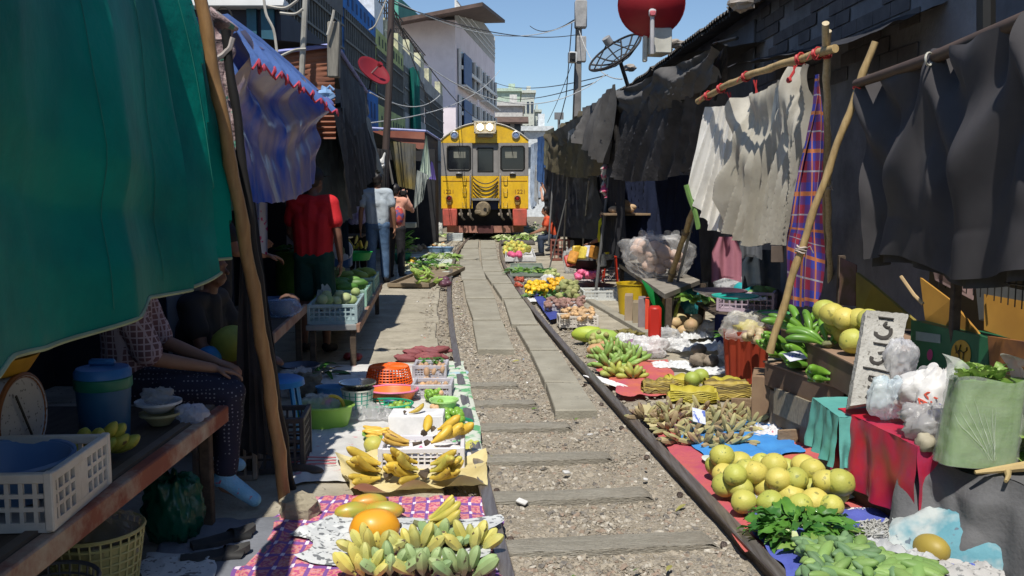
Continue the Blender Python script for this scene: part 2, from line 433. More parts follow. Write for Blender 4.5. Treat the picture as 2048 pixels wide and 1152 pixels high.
gm = [mat((.37,.32,.25), .9, (.28,.25,.20), 40), mat((.28,.25,.21), .9, (.19,.17,.14), 40), mat((.52,.48,.41), .9, (.33,.30,.25), 40), mat((.31,.235,.18), .9, (.22,.17,.13), 40), mat((.19,.175,.155), .9, (.12,.11,.10), 40)]
stones('gravel', 26000, lambda r: 3.1+9.5*r, lambda y: cx(y)+rng.uniform(-.5, .5), lambda x, y: -.045-.012*cos(PI*(x-cx(y))*1.1)+.001, .003, .016, gm)
stones('gravel', 5000, lambda r: 3.3+24*r, lambda y: cx(y)+(rng.uniform(-.84, -.56) if rng.random() < .55 else rng.uniform(.56, .95)), lambda x, y: .002 if abs(x-cx(y)) > .74 else -.025, .004, .016, gm, 1.3)
stones('gravel', 5500, lambda r: 8+19*r, lambda y: cx(y)+rng.choice([-1, 1])*rng.uniform(.33, .5), lambda x, y: -.04, .005, .016, gm, 1.3)
# ================= sleepers
m_slp = mat((.36,.335,.28), .9, (.27,.25,.205), 3, .9, 24, stretch=(1, 9, 9), dirt=((.24,.205,.16), 4, .6))
tags = ['nearest to the camera', 'second from the camera', 'third from the camera', 'fourth from the camera', 'fifth from the camera, part buried', 'sixth from the camera, nearly buried', 'last before the concrete slabs']
for i, Y in enumerate([3.79-.62, 3.81, 4.44, 5.10, 5.80, 6.47, 7.10]):
    a = -math.atan((cx(Y+.3)-cx(Y-.3))/.6)
    L = [1.0,.96,.84,.78,.66,.52,.45][i]; x0 = -.52
    mb = MB(); nn = 14
    def top(u, v, Y=Y, L=L):
        x = x0+L*u; y = (v-.5)*(.155+.01*noise.noise(Vector((u*4, Y, v*3))))
        z = -.018+.006*noise.noise(Vector((u*9, v*2, Y)))-(.02 if u > .97 else 0)-.004*abs(v-.5)*2
        c_, s_ = cos(a), sin(a)
        return (cx(Y)+x*c_-y*s_, Y+x*s_+y*c_, z)
    mb.sheet(top, nn*2, 8)
    for v0, sg in ((0, 1), (1, -1)):
        pts = [Vector(top(k/nn, v0)) for k in range(nn+1)]
        vs = pts+[p-Vector((0, 0, .05)) for p in pts]
        mb.add(vs, [((k, nn+1+k, nn+2+k, k+1) if sg > 0 else (k+1, nn+2+k, nn+1+k, k)) for k in range(nn)])
    solo('railway_sleeper', mb, m_slp, 'weathered wooden sleeper lying in the gravel between the rails, '+tags[i], 'sleeper', 'wooden sleepers between the rails')
# ================= rails
m_rail = mat((.155,.125,.11), .42, (.07,.052,.045), 5, .5, 50, metal=.35, stretch=(6, .6, 6), dirt=((.17,.105,.07), 9, .6))
m_railtop = mat((.30,.27,.255), .33, (.17,.14,.125), 7, .15, 60, metal=.6, stretch=(10, .5, 4))
prof = [(-.05,-.10),(.05,-.10),(.05,-.088),(.010,-.075),(.010,-.022),(.031,-.012),(.033,.0),(.028,.006),(-.028,.006),(-.033,.0),(-.031,-.012),(-.010,-.022),(-.010,-.075),(-.05,-.088)]
for s_, nm in ((-1, 'left'), (1, 'right')):
    mb = MB(); ys = np.concatenate([np.arange(-3, 14, .25), np.arange(14, 45, .5)]); n = len(prof)
    vs = []
    for y in ys:
        t = (cx(y+.1)-cx(y-.1))/.2; L = math.hypot(1, t)
        wob = 0
        for a, b in prof: vs.append((cx(y)+s_*.533+wob+a/L, y-a*t/L, .028+b))
    fs = []; mi = []
    for i in range(len(ys)-1):
        for k in range(n): fs.append((i*n+k, i*n+(k+1) % n, (i+1)*n+(k+1) % n, (i+1)*n+k))
    mb.add(vs, fs)
    mb.mi = [1 if (f % n) in (6, 7, 8) else 0 for f in range(len(fs))]
    # side battens that pack the groove beside the rail
    solo('rail', mb, [m_rail, m_railtop], f'worn brown steel rail at the {nm} of the track, curving to the train', 'rail', 'rails of the track', ang=30)
mb = MB()
for s_ in (-1, 1):
    for Y in np.arange(3.17, 8.2, .655):
        for q in (-1, 1):
            x = cx(Y)+s_*.533+q*.066
            mb.lathe([(.016,-.04),(.016,-.028),(.012,-.02),(.0,-.019)], 8, (x, Y+q*.03, 0))
solo('rail_spike', mb, m_rail, 'rusty spike heads beside the rails', kind='stuff')
# ================= concrete slabs laid between the rails
slabs = [[(945,640),(1005,640),(1030,697),(955,697)],[(933,597),(993,597),(1003,638),(945,638)],[(925,560),(975,560),(990,595),(932,595)],[(919,520),(960,520),(974,558),(923,558)],[(922,497),(957,497),(960,518),(920,518)],[(932,480),(958,480),(957,495),(925,495)],
 [(1092,765),(1160,765),(1195,820),(1112,820)],[(1060,700),(1118,700),(1158,763),(1090,763)],[(1030,650),(1080,650),(1115,698),(1058,698)],[(1006,597),(1050,597),(1076,647),(1022,647)],[(985,567),(1028,567),(1047,595),(1003,595)],[(968,543),(1008,543),(1025,565),(982,565)],[(963,520),(997,520),(1005,541),(966,541)],[(961,497),(993,497),(996,518),(963,518)],[(961,480),(990,480),(993,495),(961,495)]]
for i, q in enumerate(slabs):
    p = [G(a, b, .012) for a, b in q]; cn = sum(p, Vector())/4
    p = [cn+(x-cn)*.985+Vector((rnd(-.008,.008), rnd(-.01,.01), rnd(-.005,.005))) for x in p]
    top = p; bot = [x-Vector((0,0,.07)) for x in p]
    inn = [cn+(x-cn)*.965+Vector((0,0,.0)) for x in p]; edge = [x-Vector((0,0,.009)) for x in p]
    mb = MB(); mb.add(inn+edge+bot, [(0,3,2,1)]+[(4+k, k, (k+1)%4, 4+(k+1)%4)[::-1] for k in range(4)]+[(8+k, 4+k, 4+(k+1)%4, 8+(k+1)%4)[::-1] for k in range(4)])
    lane = 'left' if i < 6 else 'right'; j = i if i < 6 else i-6
    solo('concrete_slab', mb, m_conc2, f'grey concrete slab between the rails, {["nearest","second","third","fourth","fifth","sixth","seventh","eighth","ninth"][j]} slab of the {lane} row', 'slab', 'concrete slabs between the rails', ang=20)
# small litter on the track
m_litw = mat((.75,.74,.72), .7)
for k, (a, b, w, d, t) in enumerate([(1044,1007,.055,.035,'white folded card on the gravel beside the left rail'),(1133,948,.04,.03,'crumpled white paper scrap in the middle of the track'),(1291,962,.035,.025,'small pale scrap near the right rail'),(1180,872,.03,.03,'tiny white scrap lying on the gravel before the fourth sleeper')]):
    g = G(a, b, -.03)
    solo('litter', MB().box((g.x, g.y, -.02), (w, d, .012), rz=k*.7+.3, b=.003, rot=Euler((.15, .2, -.5+k))), m_litw, t, 'litter', 'litter on the track')
# ================= train
TY = 29.2; tx = P(970, 478, TY).x
train = thing('railcar', 'yellow and grey diesel railcar numbered 1221 coming down the track with lit headlights', 'train', (tx, TY, 0), 0)
m_yel = mat((.80,.49,.015), .45, (.66,.39,.012), 2.4, coat=.15, dirt=((.30,.19,.05), 3.5, .4), stretch=(2,2,.7))
m_grey = mat((.27,.255,.24), .5, (.22,.21,.20), 3, dirt=((.14,.12,.10), 4, .3))
m_navy = mat((.02,.025,.075), .5, (.015,.018,.05), 3)
m_redl = mat((.56,.105,.075), .6, (.42,.08,.06), 3, dirt=((.16,.08,.06), 5, .6))
m_blk = mat((.016,.015,.014), .6, (.01,.01,.01), 5)
m_glass = mat((.012,.014,.018), .08, (.01,.012,.016), 2, spec=.6)
m_steel = mat((.42,.41,.40), .35, (.3,.29,.28), 8, metal=.6)
m_und = mat((.10,.085,.065), .8, (.05,.042,.035), 9)
def outline(z):  # half width of the body at a height
    if z < 1.0: return 1.36+.04*max(0, (z-.4)/.6)
    if z < 3.1: return 1.41-.02*max(0, (z-2.6)/.5)
    return 1.39-0.0*z
def roofz(x): return 3.16+.54*(1-(abs(x)/1.40)**2.3)
def slab_face(mb, x0, x1, z0, z1, y, nx=10, m=0, th=.02, holes=()):
    """front panel as plate following the roof arc, facing -y"""
    def fn(u, v):
        x = lerp(x0, x1, u); zt = min(z1, roofz(x)) if z1 > 3.2 else z1
        return (x, y, lerp(z0, zt, v))
    mb.sheet(fn, nx, 3, m=m)
# body shell behind the front: arched prism
def shell(mb, y0, y1, inset=0., zb=.95):
    pr = []
    for z in (zb, 2., 3.1): pr.append((outline(z)-inset, z))
    for k in range(1, 20):
        x = 1.38-2.76*k/20; pr.append((x-(-inset if x < 0 else inset)*0, roofz(x)-inset))
    for z in (3.1, 2., zb): pr.append((-(outline(z)-inset), z))
    n = len(pr)
    vs = [(a, y, b) for y in (y0, y1) for a, b in pr]
    mb.add(vs, [(k, (k+1) % n, n+(k+1) % n, n+k) for k in range(n)][::1]+[list(range(n)), list(range(n, 2*n))[::-1]])
    return mb
part('body', shell(MB(), .17, 19.5), [m_navy], train, ang=30)
# front panels (proud of the shell), made of separate rectangles round the window openings
yf = 0.
mb = MB()
def plate(mb, x0, x1, z0, z1, y=0., th=.06, b=.006): mb.box(((x0+x1)/2, y+th/2, (z0+z1)/2), (x1-x0, th, z1-z0), b=b)
# grey band with openings at windows: x ranges
wx = [(-1.20,-.46,2.22,2.98), (.52,1.27,2.22,2.98)]
gz0, gz1 = 2.03, 3.08
for sgn, (a, b_, z0, z1) in zip((-1, 1), wx):
    e0, e1 = (-1.405, -.40) if sgn < 0 else (.44, 1.405)
    mb = MB(); plate(mb, e0, a, gz0, gz1); plate(mb, b_, e1, gz0, gz1); plate(mb, a, b_, gz0, z0); plate(mb, a, b_, z1, gz1); part('window_surround', mb, m_grey, train, smooth=False)
mb = MB()   # recessed centre door surround
plate(mb, -.40, -.22, 2.03, 3.08, .10, .04); plate(mb, .26, .44, 2.03, 3.08, .10, .04); plate(mb, -.22, .26, 2.92, 3.08, .10, .04); plate(mb, -.22, .26, 2.03, 2.18, .10, .04)
dr = part('door', mb, m_grey, train, smooth=False)
w_ = MB().box((.02, .12, 2.55), (.48, .01, .74)); o = part('pane', w_, m_glass, dr)
fr = MB()
for a, b_, z0, z1 in ((-.24,-.21,2.16,2.94),(.25,.28,2.16,2.94),(-.24,.28,2.9,2.94),(-.24,.28,2.16,2.2)): plate(fr, a, b_, z0, z1, .085, .02, .004)
part('frame', fr, m_blk, dr)
# yellow top band with arc
mb = MB(); nn = 40
vs = []
for k in range(nn+1):
    x = -1.40+2.8*k/nn
    for y in (0, .08): vs += [(x, y, 3.082), (x, y, roofz(x)+.0)]
fs = []
for k in range(nn):
    a = 4*k; b_ = 4*(k+1)
    fs += [(a, b_, b_+1, a+1), (a+1, b_+1, b_+3, a+3), (a+2, a+3, b_+3, b_+2), (a, a+2, b_+2, b_)]
mb.add(vs, fs); part('roof_dome', mb, m_yel, train, ang=30)
mb = MB(); gut = [(x_, -.02, roofz(x_)+.025) for x_ in np.linspace(-1.42, 1.42, 30)]
mb.tube(gut, .022, 6); part('gutter', mb, mat((.55,.52,.45), .5), train)
# yellow lower panels
for sgn, e0, e1 in ((-1, -1.41, -.40), (1, .44, 1.405)):
    mb = MB(); plate(mb, e0, e1, .98, 2.027, 0, .06, .01)
    part('lower_panel', mb, m_yel, train, smooth=False)
    mb = MB(); plate(mb, e0+.06, e1-.04, 1.86, 1.88, -.012, .012); part('rain_strip', mb, mat((.45,.2,.02), .5), train)
mb = MB(); plate(mb, -.40, .44, 1.32, 2.027, .10, .04); part('lower_door', mb, m_yel, train, smooth=False)
mb = MB(); plate(mb, -.42, .46, 1.24, 1.315, -.05, .2); part('step', mb, m_steel, train)
# window panes with rubber frames
for a, b_, z0, z1 in wx:
    fr = MB()
    cc = [(a+.06, z0), (b_-.06, z0), (b_, z0+.06), (b_, z1-.06), (b_-.06, z1), (a+.06, z1), (a, z1-.06), (a, z0+.06)]
    fr.tube([(x_, -.005, z_) for x_, z_ in cc+[cc[0]]], .028, 6)
    wo = part('window', fr, m_blk, train)
    part('pane', MB().box(((a+b_)/2, .045, (z0+z1)/2), (b_-a, .01, z1-z0)), m_glass, wo)
    vz = MB(); vz.box(((a+b_)/2+(.02 if a < 0 else -.05), .032, z1-.28), (.38, .01, .2), b=.003)
    part('sun_visor', vz, mat((.22,.22,.18), .6), wo)
    wp = MB().tube([((a+b_)/2-.05, -.03, z1+.04), ((a+b_)/2+.02, -.035, z1-.32)], .008, 5); part('wiper', wp, m_blk, wo)
    lp = MB().box(((a+b_)/2, -.04, 2.12), (.2, .06, .06), b=.01); part('handrail_box', lp, m_steel, train)
    lp = MB().box(((a+b_)/2, -.02, 2.045), (.19, .04, .07), b=.01); part('vent', lp, m_blk, train)
# headlight box
mb = MB(); mb.box((.02, -.07, 3.56), (.66, .2, .34), b=.02); mb.box((.02, -.06, 3.33), (.52, .12, .16), b=.03)
hb = part('headlight_box', mb, mat((.42,.36,.24), .5, (.3,.25,.17), 6), train)
mb = MB()
for a, b_, z0, z1 in ((-.33,-.28,3.38,3.74),(.32,.37,3.38,3.74),(-.33,.37,3.71,3.76),(-.33,.37,3.37,3.42)): plate(mb, a, b_, z0, z1, -.2, .05)
part('bezel', mb, mat((.62,.55,.42), .5), hb)
for x_ in (-.135, .165):
    part('headlight', MB().lathe([(0,0),(.09,0),(.10,.02),(.10,.05)], 20, M=Matrix.Translation((x_, -.19, 3.57)) @ Matrix.Rotation(PI/2, 4, 'X')), mat((1,.93,.78), .2, (1,.93,.78), emit=3.5), train)
for x_ in (-.97, 1.0):
    ml = part('marker_light', MB().lathe([(.12,0),(.13,.05),(.10,.07),(.09,.03),(0,.02)], 20, M=Matrix.Translation((x_, 0, 3.33)) @ Matrix.Rotation(PI/2, 4, 'X')), mat((.62,.62,.60), .3, metal=.3), train)
    part('lens', MB().lathe([(.085,.035),(.04,.05),(0,.05)], 16, M=Matrix.Translation((x_, -.002, 3.33)) @ Matrix.Rotation(PI/2, 4, 'X')), mat((.22,.3,.5), .1), ml)
for x_ in (-1.15, 1.05):
    rl = part('tail_lamp', MB().lathe([(.10,0),(.11,.07),(.08,.1),(.07,.05)], 16, M=Matrix.Translation((x_, 0, 1.31)) @ Matrix.Rotation(PI/2, 4, 'X')), mat((.30,.16,.07), .5), train)
    part('lens', MB().lathe([(.075,.05),(.04,.09),(0,.095)], 14, M=Matrix.Translation((x_, 0, 1.31)) @ Matrix.Rotation(PI/2, 4, 'X')), mat((.30,.02,.02), .2), rl)
    part('lamp_bracket', MB().box((x_, -.04, 1.15), (.14, .08, .12), b=.02), mat((.28,.18,.05), .7), train)
# numbers on the front
def text3d(name, body, size, M, m, parent, ext=.003):
    cu = bpy.data.curves.new(name, 'FONT'); cu.body = body; cu.size = size; cu.extrude = ext; cu.align_x = 'CENTER'; cu.align_y = 'CENTER'
    o = bpy.data.objects.new(name, cu); C.objects.link(o)
    dg = bpy.context.evaluated_depsgraph_get(); me = bpy.data.meshes.new_from_object(o.evaluated_get(dg)); bpy.data.objects.remove(o)
    me.materials.clear(); me.materials.append(m); me.name = name
    q = bpy.data.objects.new(name, me); C.objects.link(q); q.parent = parent; q.matrix_local = M
    return q
for x_ in (-1.17, 1.13):
    text3d('number', '1221', .19, Matrix.Translation((x_, -.004, 1.52)) @ Matrix.Rotation(PI/2, 4, 'X'), mat((.25,.10,.02), .6), train)
# handrails, step brackets and jumper cables
for x_ in (-.46, .50):
    part('handrail', MB().tube([(x_, -.0, 2.1), (x_, -.09, 2.05), (x_, -.10, 1.6), (x_, -.09, 1.1), (x_, .0, 1.06)], .02, 6), m_steel, train)
    part('buffer_post', MB().box((x_, .02, 1.55), (.07, .1, 1.05), b=.01), mat((.36,.27,.18), .7), train)
for x_ in (-.66, .66):
    for z_ in (1.12, 1.58, 1.95):
        part('step_bracket', MB().tube([(x_-.06, 0, z_+.07), (x_-.06, -.08, z_+.05), (x_-.05, -.09, z_-.08), (x_+.05, -.09, z_-.08), (x_+.06, -.08, z_+.05), (x_+.06, 0, z_+.07)], .014, 5), mat((.62,.42,.06), .5), train)
for k in range(5):
    z_ = 1.98-.12*k
    part('jumper_cable', MB().tube([(-.38+.8*t, .02-.05*sin(PI*t), z_-(.20+.01*k)*sin(PI*t)**.8) for t in np.linspace(0, 1, 15)], .018, 6), m_blk, train)
# skirts and coupler
for sgn in (-1, 1):
    mb = MB(); mb.box((sgn*1.13+.0, .12, .70), (.46, .5, .56), b=.03)
    part('side_skirt', mb, m_redl, train)
mb = MB(); n = 20; vs = []
for k in range(n+1):
    x_ = -1.26+2.52*k/n; yy = .05+.28*abs(x_/1.26)**2
    vs += [(x_, yy, .42), (x_, yy, .20), (x_, yy+.08, .42), (x_, yy+.08, .20)]
fs = []
for k in range(n):
    a = 4*k; b_ = a+4; fs += [(a+1, b_+1, b_, a), (a, b_, b_+2, a+2), (a+1, a+3, b_+3, b_+1)]
fs += [(0, 2, 3, 1), (4*n, 4*n+1, 4*n+3, 4*n+2)]
mb.add(vs, fs); pl = part('rail_guard', mb, mat((.42,.20,.15), .7, (.30,.13,.10), 4, dirt=((.12,.08,.06), 6, .6)), train)
part('guard_centre', MB().box((.03, .0, .31), (.5, .06, .25), b=.01), mat((.09,.03,.03), .7), pl)
part('underframe', MB().box((0, .75, .66), (2.3, .5, .6)).box((0, 9.5, .62), (2.3, 16, .7)), m_blk, train)
cpl = MB(); RX = Matrix.Rotation(PI/2, 4, 'X')
cpl.lathe([(0,0),(.2,0),(.24,-.06),(.24,-.3)], 18, M=Matrix.Translation((-.05, -.28, .98)) @ RX)
cpl.box((-.22, -.2, .88), (.2, .2, .14), b=.03).box((-.03, .05, .98), (.3, .5, .22), b=.04).box((.1, -.3, 1.0), (.08, .1, .26), b=.02)
part('coupler', cpl, mat((.24,.19,.12), .7, (.15,.12,.08), 12), train)
part('coupler_hole', MB().lathe([(0,.0),(.06,.0),(.06,-.02)], 12, M=Matrix.Translation((.02, -.29, .96)) @ RX), m_blk, train)
for x_ in (-.78, -.5, .5, .78):
    part('hose', MB().tube([(x_, -.02, .95), (x_+.02, -.12, .85), (x_+.05, -.14, .7), (x_+.12, -.06, .62)], .035, 7), m_und, train)
    part('valve', MB().box((x_, -.03, .80), (.14, .1, .1), b=.02), mat((.34,.28,.22), .7), train)
for y_ in (2.2, 4.2, 15., 17.):
    for x_ in (-.53, .53):
        part('wheel', MB().lathe([(0,-.06),(.42,-.06),(.43,.02),(.46,.03),(.46,.06),(0,.06)], 20, M=Matrix.Translation((x_, y_, .46)) @ Matrix.Rotation(PI/2, 4, 'Y')), m_und, train)
# ================= buildings at the left
def building_faces(A, B, z0, z1, depth):
    """local frame of a facade running from A to B (xy); outward normal on the right-hand side when walking B->A"""
    d = (B-A); L = d.length; d.normalize(); nrm = Vector((d.y, -d.x))
    return d, nrm, L
class Facade:
    def __init__(s, A, B):
        s.A = Vector(A[:2]); s.B = Vector(B[:2]); s.d = (s.B-s.A); s.L = s.d.length; s.d.normalize(); s.n = Vector((s.d.y, -s.d.x)); s.rz = math.atan2(s.d.y, s.d.x)
    def at(s, u, z, o=0.):  # u metres along, o metres out
        q = s.A+s.d*u+s.n*o; return Vector((q.x, q.y, z))
    def box(s, mb, u0, u1, z0, z1, o0, o1, b=0., m=0):
        c = s.at((u0+u1)/2, (z0+z1)/2, (o0+o1)/2); mb.box(c, (abs(u1-u0), abs(o1-o0), abs(z1-z0)), rz=s.rz, b=b, m=m); return mb
m_pink = mat((.86,.77,.80), .85, (.80,.71,.74), .5, dirt=((.45,.38,.40), .7, .35))
m_dkwin = mat((.06,.08,.11), .25, (.035,.045,.065), 1.2)
m_brn = mat((.13,.085,.07), .8, (.08,.055,.045), 2)
m_teal = mat((.10,.33,.26), .8, (.07,.25,.20), 1)
m_bar = mat((.035,.03,.03), .7, (.02,.02,.02), 4)
m_white = mat((.78,.77,.74), .7, (.66,.65,.62), 2)
# tall pink block
BY = 52.
a0 = P(790, 300, BY); a1 = P(912, 300, BY-1); a2 = P(990, 300, BY+16)
zt = P(912, 40, BY-1).z
tb = thing('apartment_block', 'tall pale pink apartment block with green top storey and sloping brown roof', 'building', (a1.x, a1.y, 0))
A = Vector((a1.x, a1.y)); Bk = Vector((a2.x, a2.y)); L_ = Vector((a0.x-3, a0.y-.4))
fs_ = Facade(A, Bk); ff = Facade(L_, A)
zb = -.1
mb = MB(); q = [L_, A, Bk, Bk+(L_-A)]
vs = [(p.x, p.y, z) for z in (zb, zt) for p in q]; mb.add(vs, [(0,1,5,4),(1,2,6,5),(2,3,7,6),(3,0,4,7),(4,5,6,7)])
part('wall', mb, m_pink, tb, True, False)
hs = zt/4.3; Lf = fs_.L
for k, zz in enumerate([zt-1.0-hs*.95, zt-1.0-hs*1.95, zt-1.0-hs*2.95]):
    for j in range(2):
        u0 = .7+j*(Lf/2-.1); u1 = u0+Lf/2-1.1
        mb = MB(); fs_.box(mb, u0, u1, zz, zz+hs*.78, .0, .06); w = part('window', mb, m_dkwin, tb, True, False)
        mb = MB()
        for t in np.linspace(0, 1, 5): fs_.box(mb, u0+(u1-u0)*t-.12, u0+(u1-u0)*t+.12, zz, zz+hs*.78, .07, .2)
        fs_.box(mb, u0, u1, zz+hs*.34, zz+hs*.42, .21, .3); fs_.box(mb, u0, u1, zz-.1, zz, .05, .5); part('frame', mb, m_white, w, True, False)
        if (k, j) in ((2, 1), (1, 0), (0, 0)):
            mb = MB(); fs_.box(mb, u0+.2, u0+(u1-u0)*(.9 if k == 2 else .4), zz+.1, zz+hs*.7, .32, .36); part('curtain', mb, m_teal if k == 2 else mat((.12,.2,.38), .7), w, True, False)
mb = MB(); fs_.box(mb, 3., Lf-.3, zt, zt+2.0, -4.2, -3.9); ff.box(mb, 3, ff.L-3.3, zt+.0, zt+.5, -.3, -.1); part('upper_storey', mb, m_teal, tb, True, False)
mb = MB()
for t in np.linspace(.2, Lf-.2, 40): fs_.box(mb, t-.05, t+.05, zt, zt+(1.1 if t < 7 else 1.9), -.05, .03)
for z_ in (.35, .7, 1.05): fs_.box(mb, .2, Lf-.2, zt+z_, zt+z_+.06, .035, .07)
part('railing', mb, m_white, tb, True, False)
mb = MB()
r0 = P(760, 44, BY-3); r1 = P(965, 4, BY-4); r2 = P(1010, 40, BY+15); r3 = P(840, 40, BY+15)
vs = [r0, r1, r2, r3]+[p+Vector((0,0,-.2)) for p in (r0, r1, r2, r3)]
mb.add(vs, [(0,1,2,3),(4,7,6,5),(0,4,5,1),(1,5,6,2),(2,6,7,3),(3,7,4,0)]); part('roof', mb, m_brn, tb, True, False)
# far buildings
def block(name, label, px0, px1, pyt, Y, d, m, rows=3, cols=4, wm=None, cat='building', rx=0.3):
    a = P(px0, 380, Y); b = P(px1, 380, Y); z1 = P(px0, pyt, Y).z
    t = thing(name, label, cat, ((a.x+b.x)/2, Y, -.1)); w = b.x-a.x
    part('wall', MB().box((0, d/2, z1/2), (w, d, z1+.2)), m, t, smooth=False)
    part('roof', MB().box((0, d/2-.1, z1+.25), (w+.4, d+.4, .3)).box((w*.2, d/2, z1+.9), (w*.25, d*.3, 1.0)), m, t, smooth=False)
    for i in range(cols):
        for j in range(rows):
            x_ = -w/2+w*(i+.5)/cols; z_ = z1-1.6-j*2.8
            if z_ < 2: continue
            part('window', MB().box((x_, -.03, z_), (w/cols*.6, .08, 1.3)), wm or m_dkwin, t, smooth=False)
    return t
block('office_block', 'pale green block with a slanted top beyond the pink building', 985, 1040, 183, 95, 12, mat((.50,.62,.50), .8), 4, 3)
block('office_block', 'cream tower block farthest down the street', 1035, 1068, 186, 110, 12, mat((.60,.62,.55), .8), 5, 4)
block('office_block', 'low far grey green block beside the cream tower', 1062, 1080, 224, 120, 10, mat((.55,.60,.55), .8), 4, 2)
block('white_house', 'white two storey house with tiled eave behind the train', 984, 1045, 212, 75, 10, mat((.62,.61,.58), .85), 2, 3)
hz = P(1015, 240, 74)
solo('roof_eave', MB().box((hz.x, 74.2, hz.z), (3.4, 1.6, .15), rot=Euler((.35, 0, 0))), m_brn, 'tiled brown eave on the white house behind the train', 'roof')
block('white_house', 'small white shed roofed building right behind the train', 1048, 1100, 262, 60, 6, mat((.70,.74,.76), .7), 1, 3)
# shophouse row with balcony cages, receding along the street
sh0 = Vector((P(560, 200, 17.).x, 17.)); sh1 = Vector((P(884, 200, 46.).x, 46.))
row = Facade(sh0, sh1)
def top_at(px, py, Y): return P(px, py, Y).z
cols = [(0, 5.5, 'grey', (.17,.17,.18), 'dark grey shophouse with barred balcony above the blue tarpaulin'), (5.5, 10., 'blue', (.02,.20,.62), 'bright blue painted shophouse with balcony cage'), (10., 15.5, 'lime', (.58,.64,.24), 'yellow green shophouse with slotted parapet'), (15.5, 21.5, 'grey', (.50,.50,.47), 'weathered grey shophouse with a green curtain on its balcony'), (21.5, row.L, 'grey', (.40,.40,.38), 'weathered shophouse with dark barred windows next to the pink block')]
Zt = 6.3
for i, (u0, u1, _, c_, lab) in enumerate(cols):
    b0 = row.at(u0, 0, 0); t = thing('shophouse', lab, 'building', b0, 0, 'shophouses along the left of the street')
    mm = mat(c_, .85, tuple(x*.7 for x in c_), 1.2, dirt=((.08,.08,.07), 1.3, .6))
    z1 = Zt+(.25*(i % 2)); mb = MB(); row.box(mb, u0+.02, u1-.02, -.1, z1-2.9, -6, 0); row.box(mb, u0+.02, u1-.02, z1-2.9, z1, -6, -1.0); row.box(mb, u0+.02, u0+.3, z1-2.9, z1, -1., 0); row.box(mb, u0, u1-.02, z1-.55, z1, -.98, .05); row.box(mb, u0, u1-.02, z1-3.3, z1-2.2, .0, .09)
    part('wall', mb, mm, t, True, False)
    mb = MB()
    for s in np.arange(u0+.2, u1-.1, .24): row.box(mb, s, s+.05, z1-2.2, z1-.55, .02, .06)
    for z_ in (z1-1.9, z1-1.35, z1-.8): row.box(mb, u0+.05, u1-.05, z_, z_+.05, .065, .09)
    part('balcony_bars', mb, mat((.16,.16,.15), .7) if i != 3 else mat((.32,.32,.30), .7), t, True, False)
    mb = MB(); row.box(mb, u0+.5, u1-.4, z1-2.7, z1-.7, -.99, -.95); part('door_panel', mb, mat((.24,.26,.22) if i > 1 else (.10,.11,.13), .6), t, True, False)
    if i == 2 or i == 1:
        mb = MB()
        for s in np.arange(u0+.5, u1-.3, .55): row.box(mb, s, s+.2, z1-.42, z1-.16, .052, .06); row.box(mb, s, s+.2, z1-2.95, z1-2.5, .092, .1)
        part('vent_slot', mb, mat((.08,.11,.06) if i == 2 else (.01,.06,.2), .8), t, True, False)
    if i == 3:
        mb = MB().sheet(lambda u, v: row.at(u0+1.+1.9*u, z1-.5-2.9*v, .2+.1*sin(u*26)+.03*sin(u*61+v*3)), 40, 8)
        part('curtain', mb, mat((.01,.19,.15), .7, (.006,.12,.1), 3, trl=.2), t, True)
    if i in (1,):
        mb = MB(); row.box(mb, u0+1.2, u0+2.6, z1, z1+1.2, -.7, -.1); part('water_tank', mb, mat((.02,.16,.42), .6), t, True, False)
    if i == 2:
        mb = MB(); row.box(mb, u0+.1, u0+1.6, z1, z1+.9, -.7, 0); part('parapet_sign', mb, mat((.78,.80,.82), .6), t, True, False)
    if i >= 2:
        for k, s in enumerate((u0+1.8, u1-1.0)):
            mb = MB(); row.box(mb, s, s+1.1, z1, z1+.62, -.25, .02); part('parapet_block', mb, mat((.72,.70,.46), .9, (.4,.4,.3), 3, dirt=((.08,.08,.07), 2.5, .7)), t, True, False)
    # roof cage
    mb = MB(); zc = z1+(3.0 if i < 2 else 2.0)
    for s in np.arange(u0+.1, u1, .5):
        for (oa) in (-.9, -3.): row.box(mb, s, s+.05, z1, zc, oa, oa+.05)
    for z_ in np.arange(z1+.4, zc+.05, .4):
        row.box(mb, u0, u1-.05, z_, z_+.035, -.84, -.8)
    for s in np.arange(u0+.1, u1, 1.): row.box(mb, s, s+.04, zc, zc+.04, -3., -.9)
    part('roof_cage', mb, m_bar, t, True, False)
# big dark awning box and white frame above the blue tarpaulin
c0 = P(416, 10, 11.5); c1 = P(560, 6, 11.5)
db = thing('shop_front', 'dark navy shop upper front with a white top rail above the blue tarpaulin', 'building', (P(480, 60, 11.5).x, 11.5, 0))
xa = P(380, 60, 11.5).x; xb = P(558, 60, 11.5).x; zt_ = P(480, 12, 11.5).z
part('wall', MB().box(((xa+xb)/2, 13.6, zt_/2), (xb-xa, 4, zt_)), mat((.035,.036,.055), .7, (.02,.02,.035), 2), db, True, False)
part('top_rail', MB().box(((xa+xb)/2, 11.5, zt_+.02), (xb-xa+.2, .25, .09), b=.01), m_white, db, True)
part('side_panel', MB().box((xb-.35, 11.56, zt_/2+1.2), (.12, .05, zt_/2)).box((xb-.15, 11.56, zt_/2+1.2), (.16, .06, zt_/2)), mat((.02,.10,.15), .6), db, True)
# ================= right-hand market building with corrugated roof
m_wallr = mat((.23,.23,.25), .9, (.14,.14,.155), 1.1, .3, 30, dirt=((.055,.055,.06), 1.5, .75))
m_corr = mat((.12,.11,.10), .8, (.06,.055,.05), 3, dirt=((.2,.16,.12), 3, .5))
e0 = Vector((2.75, -2.5)); 
eA = P(1530, -30, 6.0); 
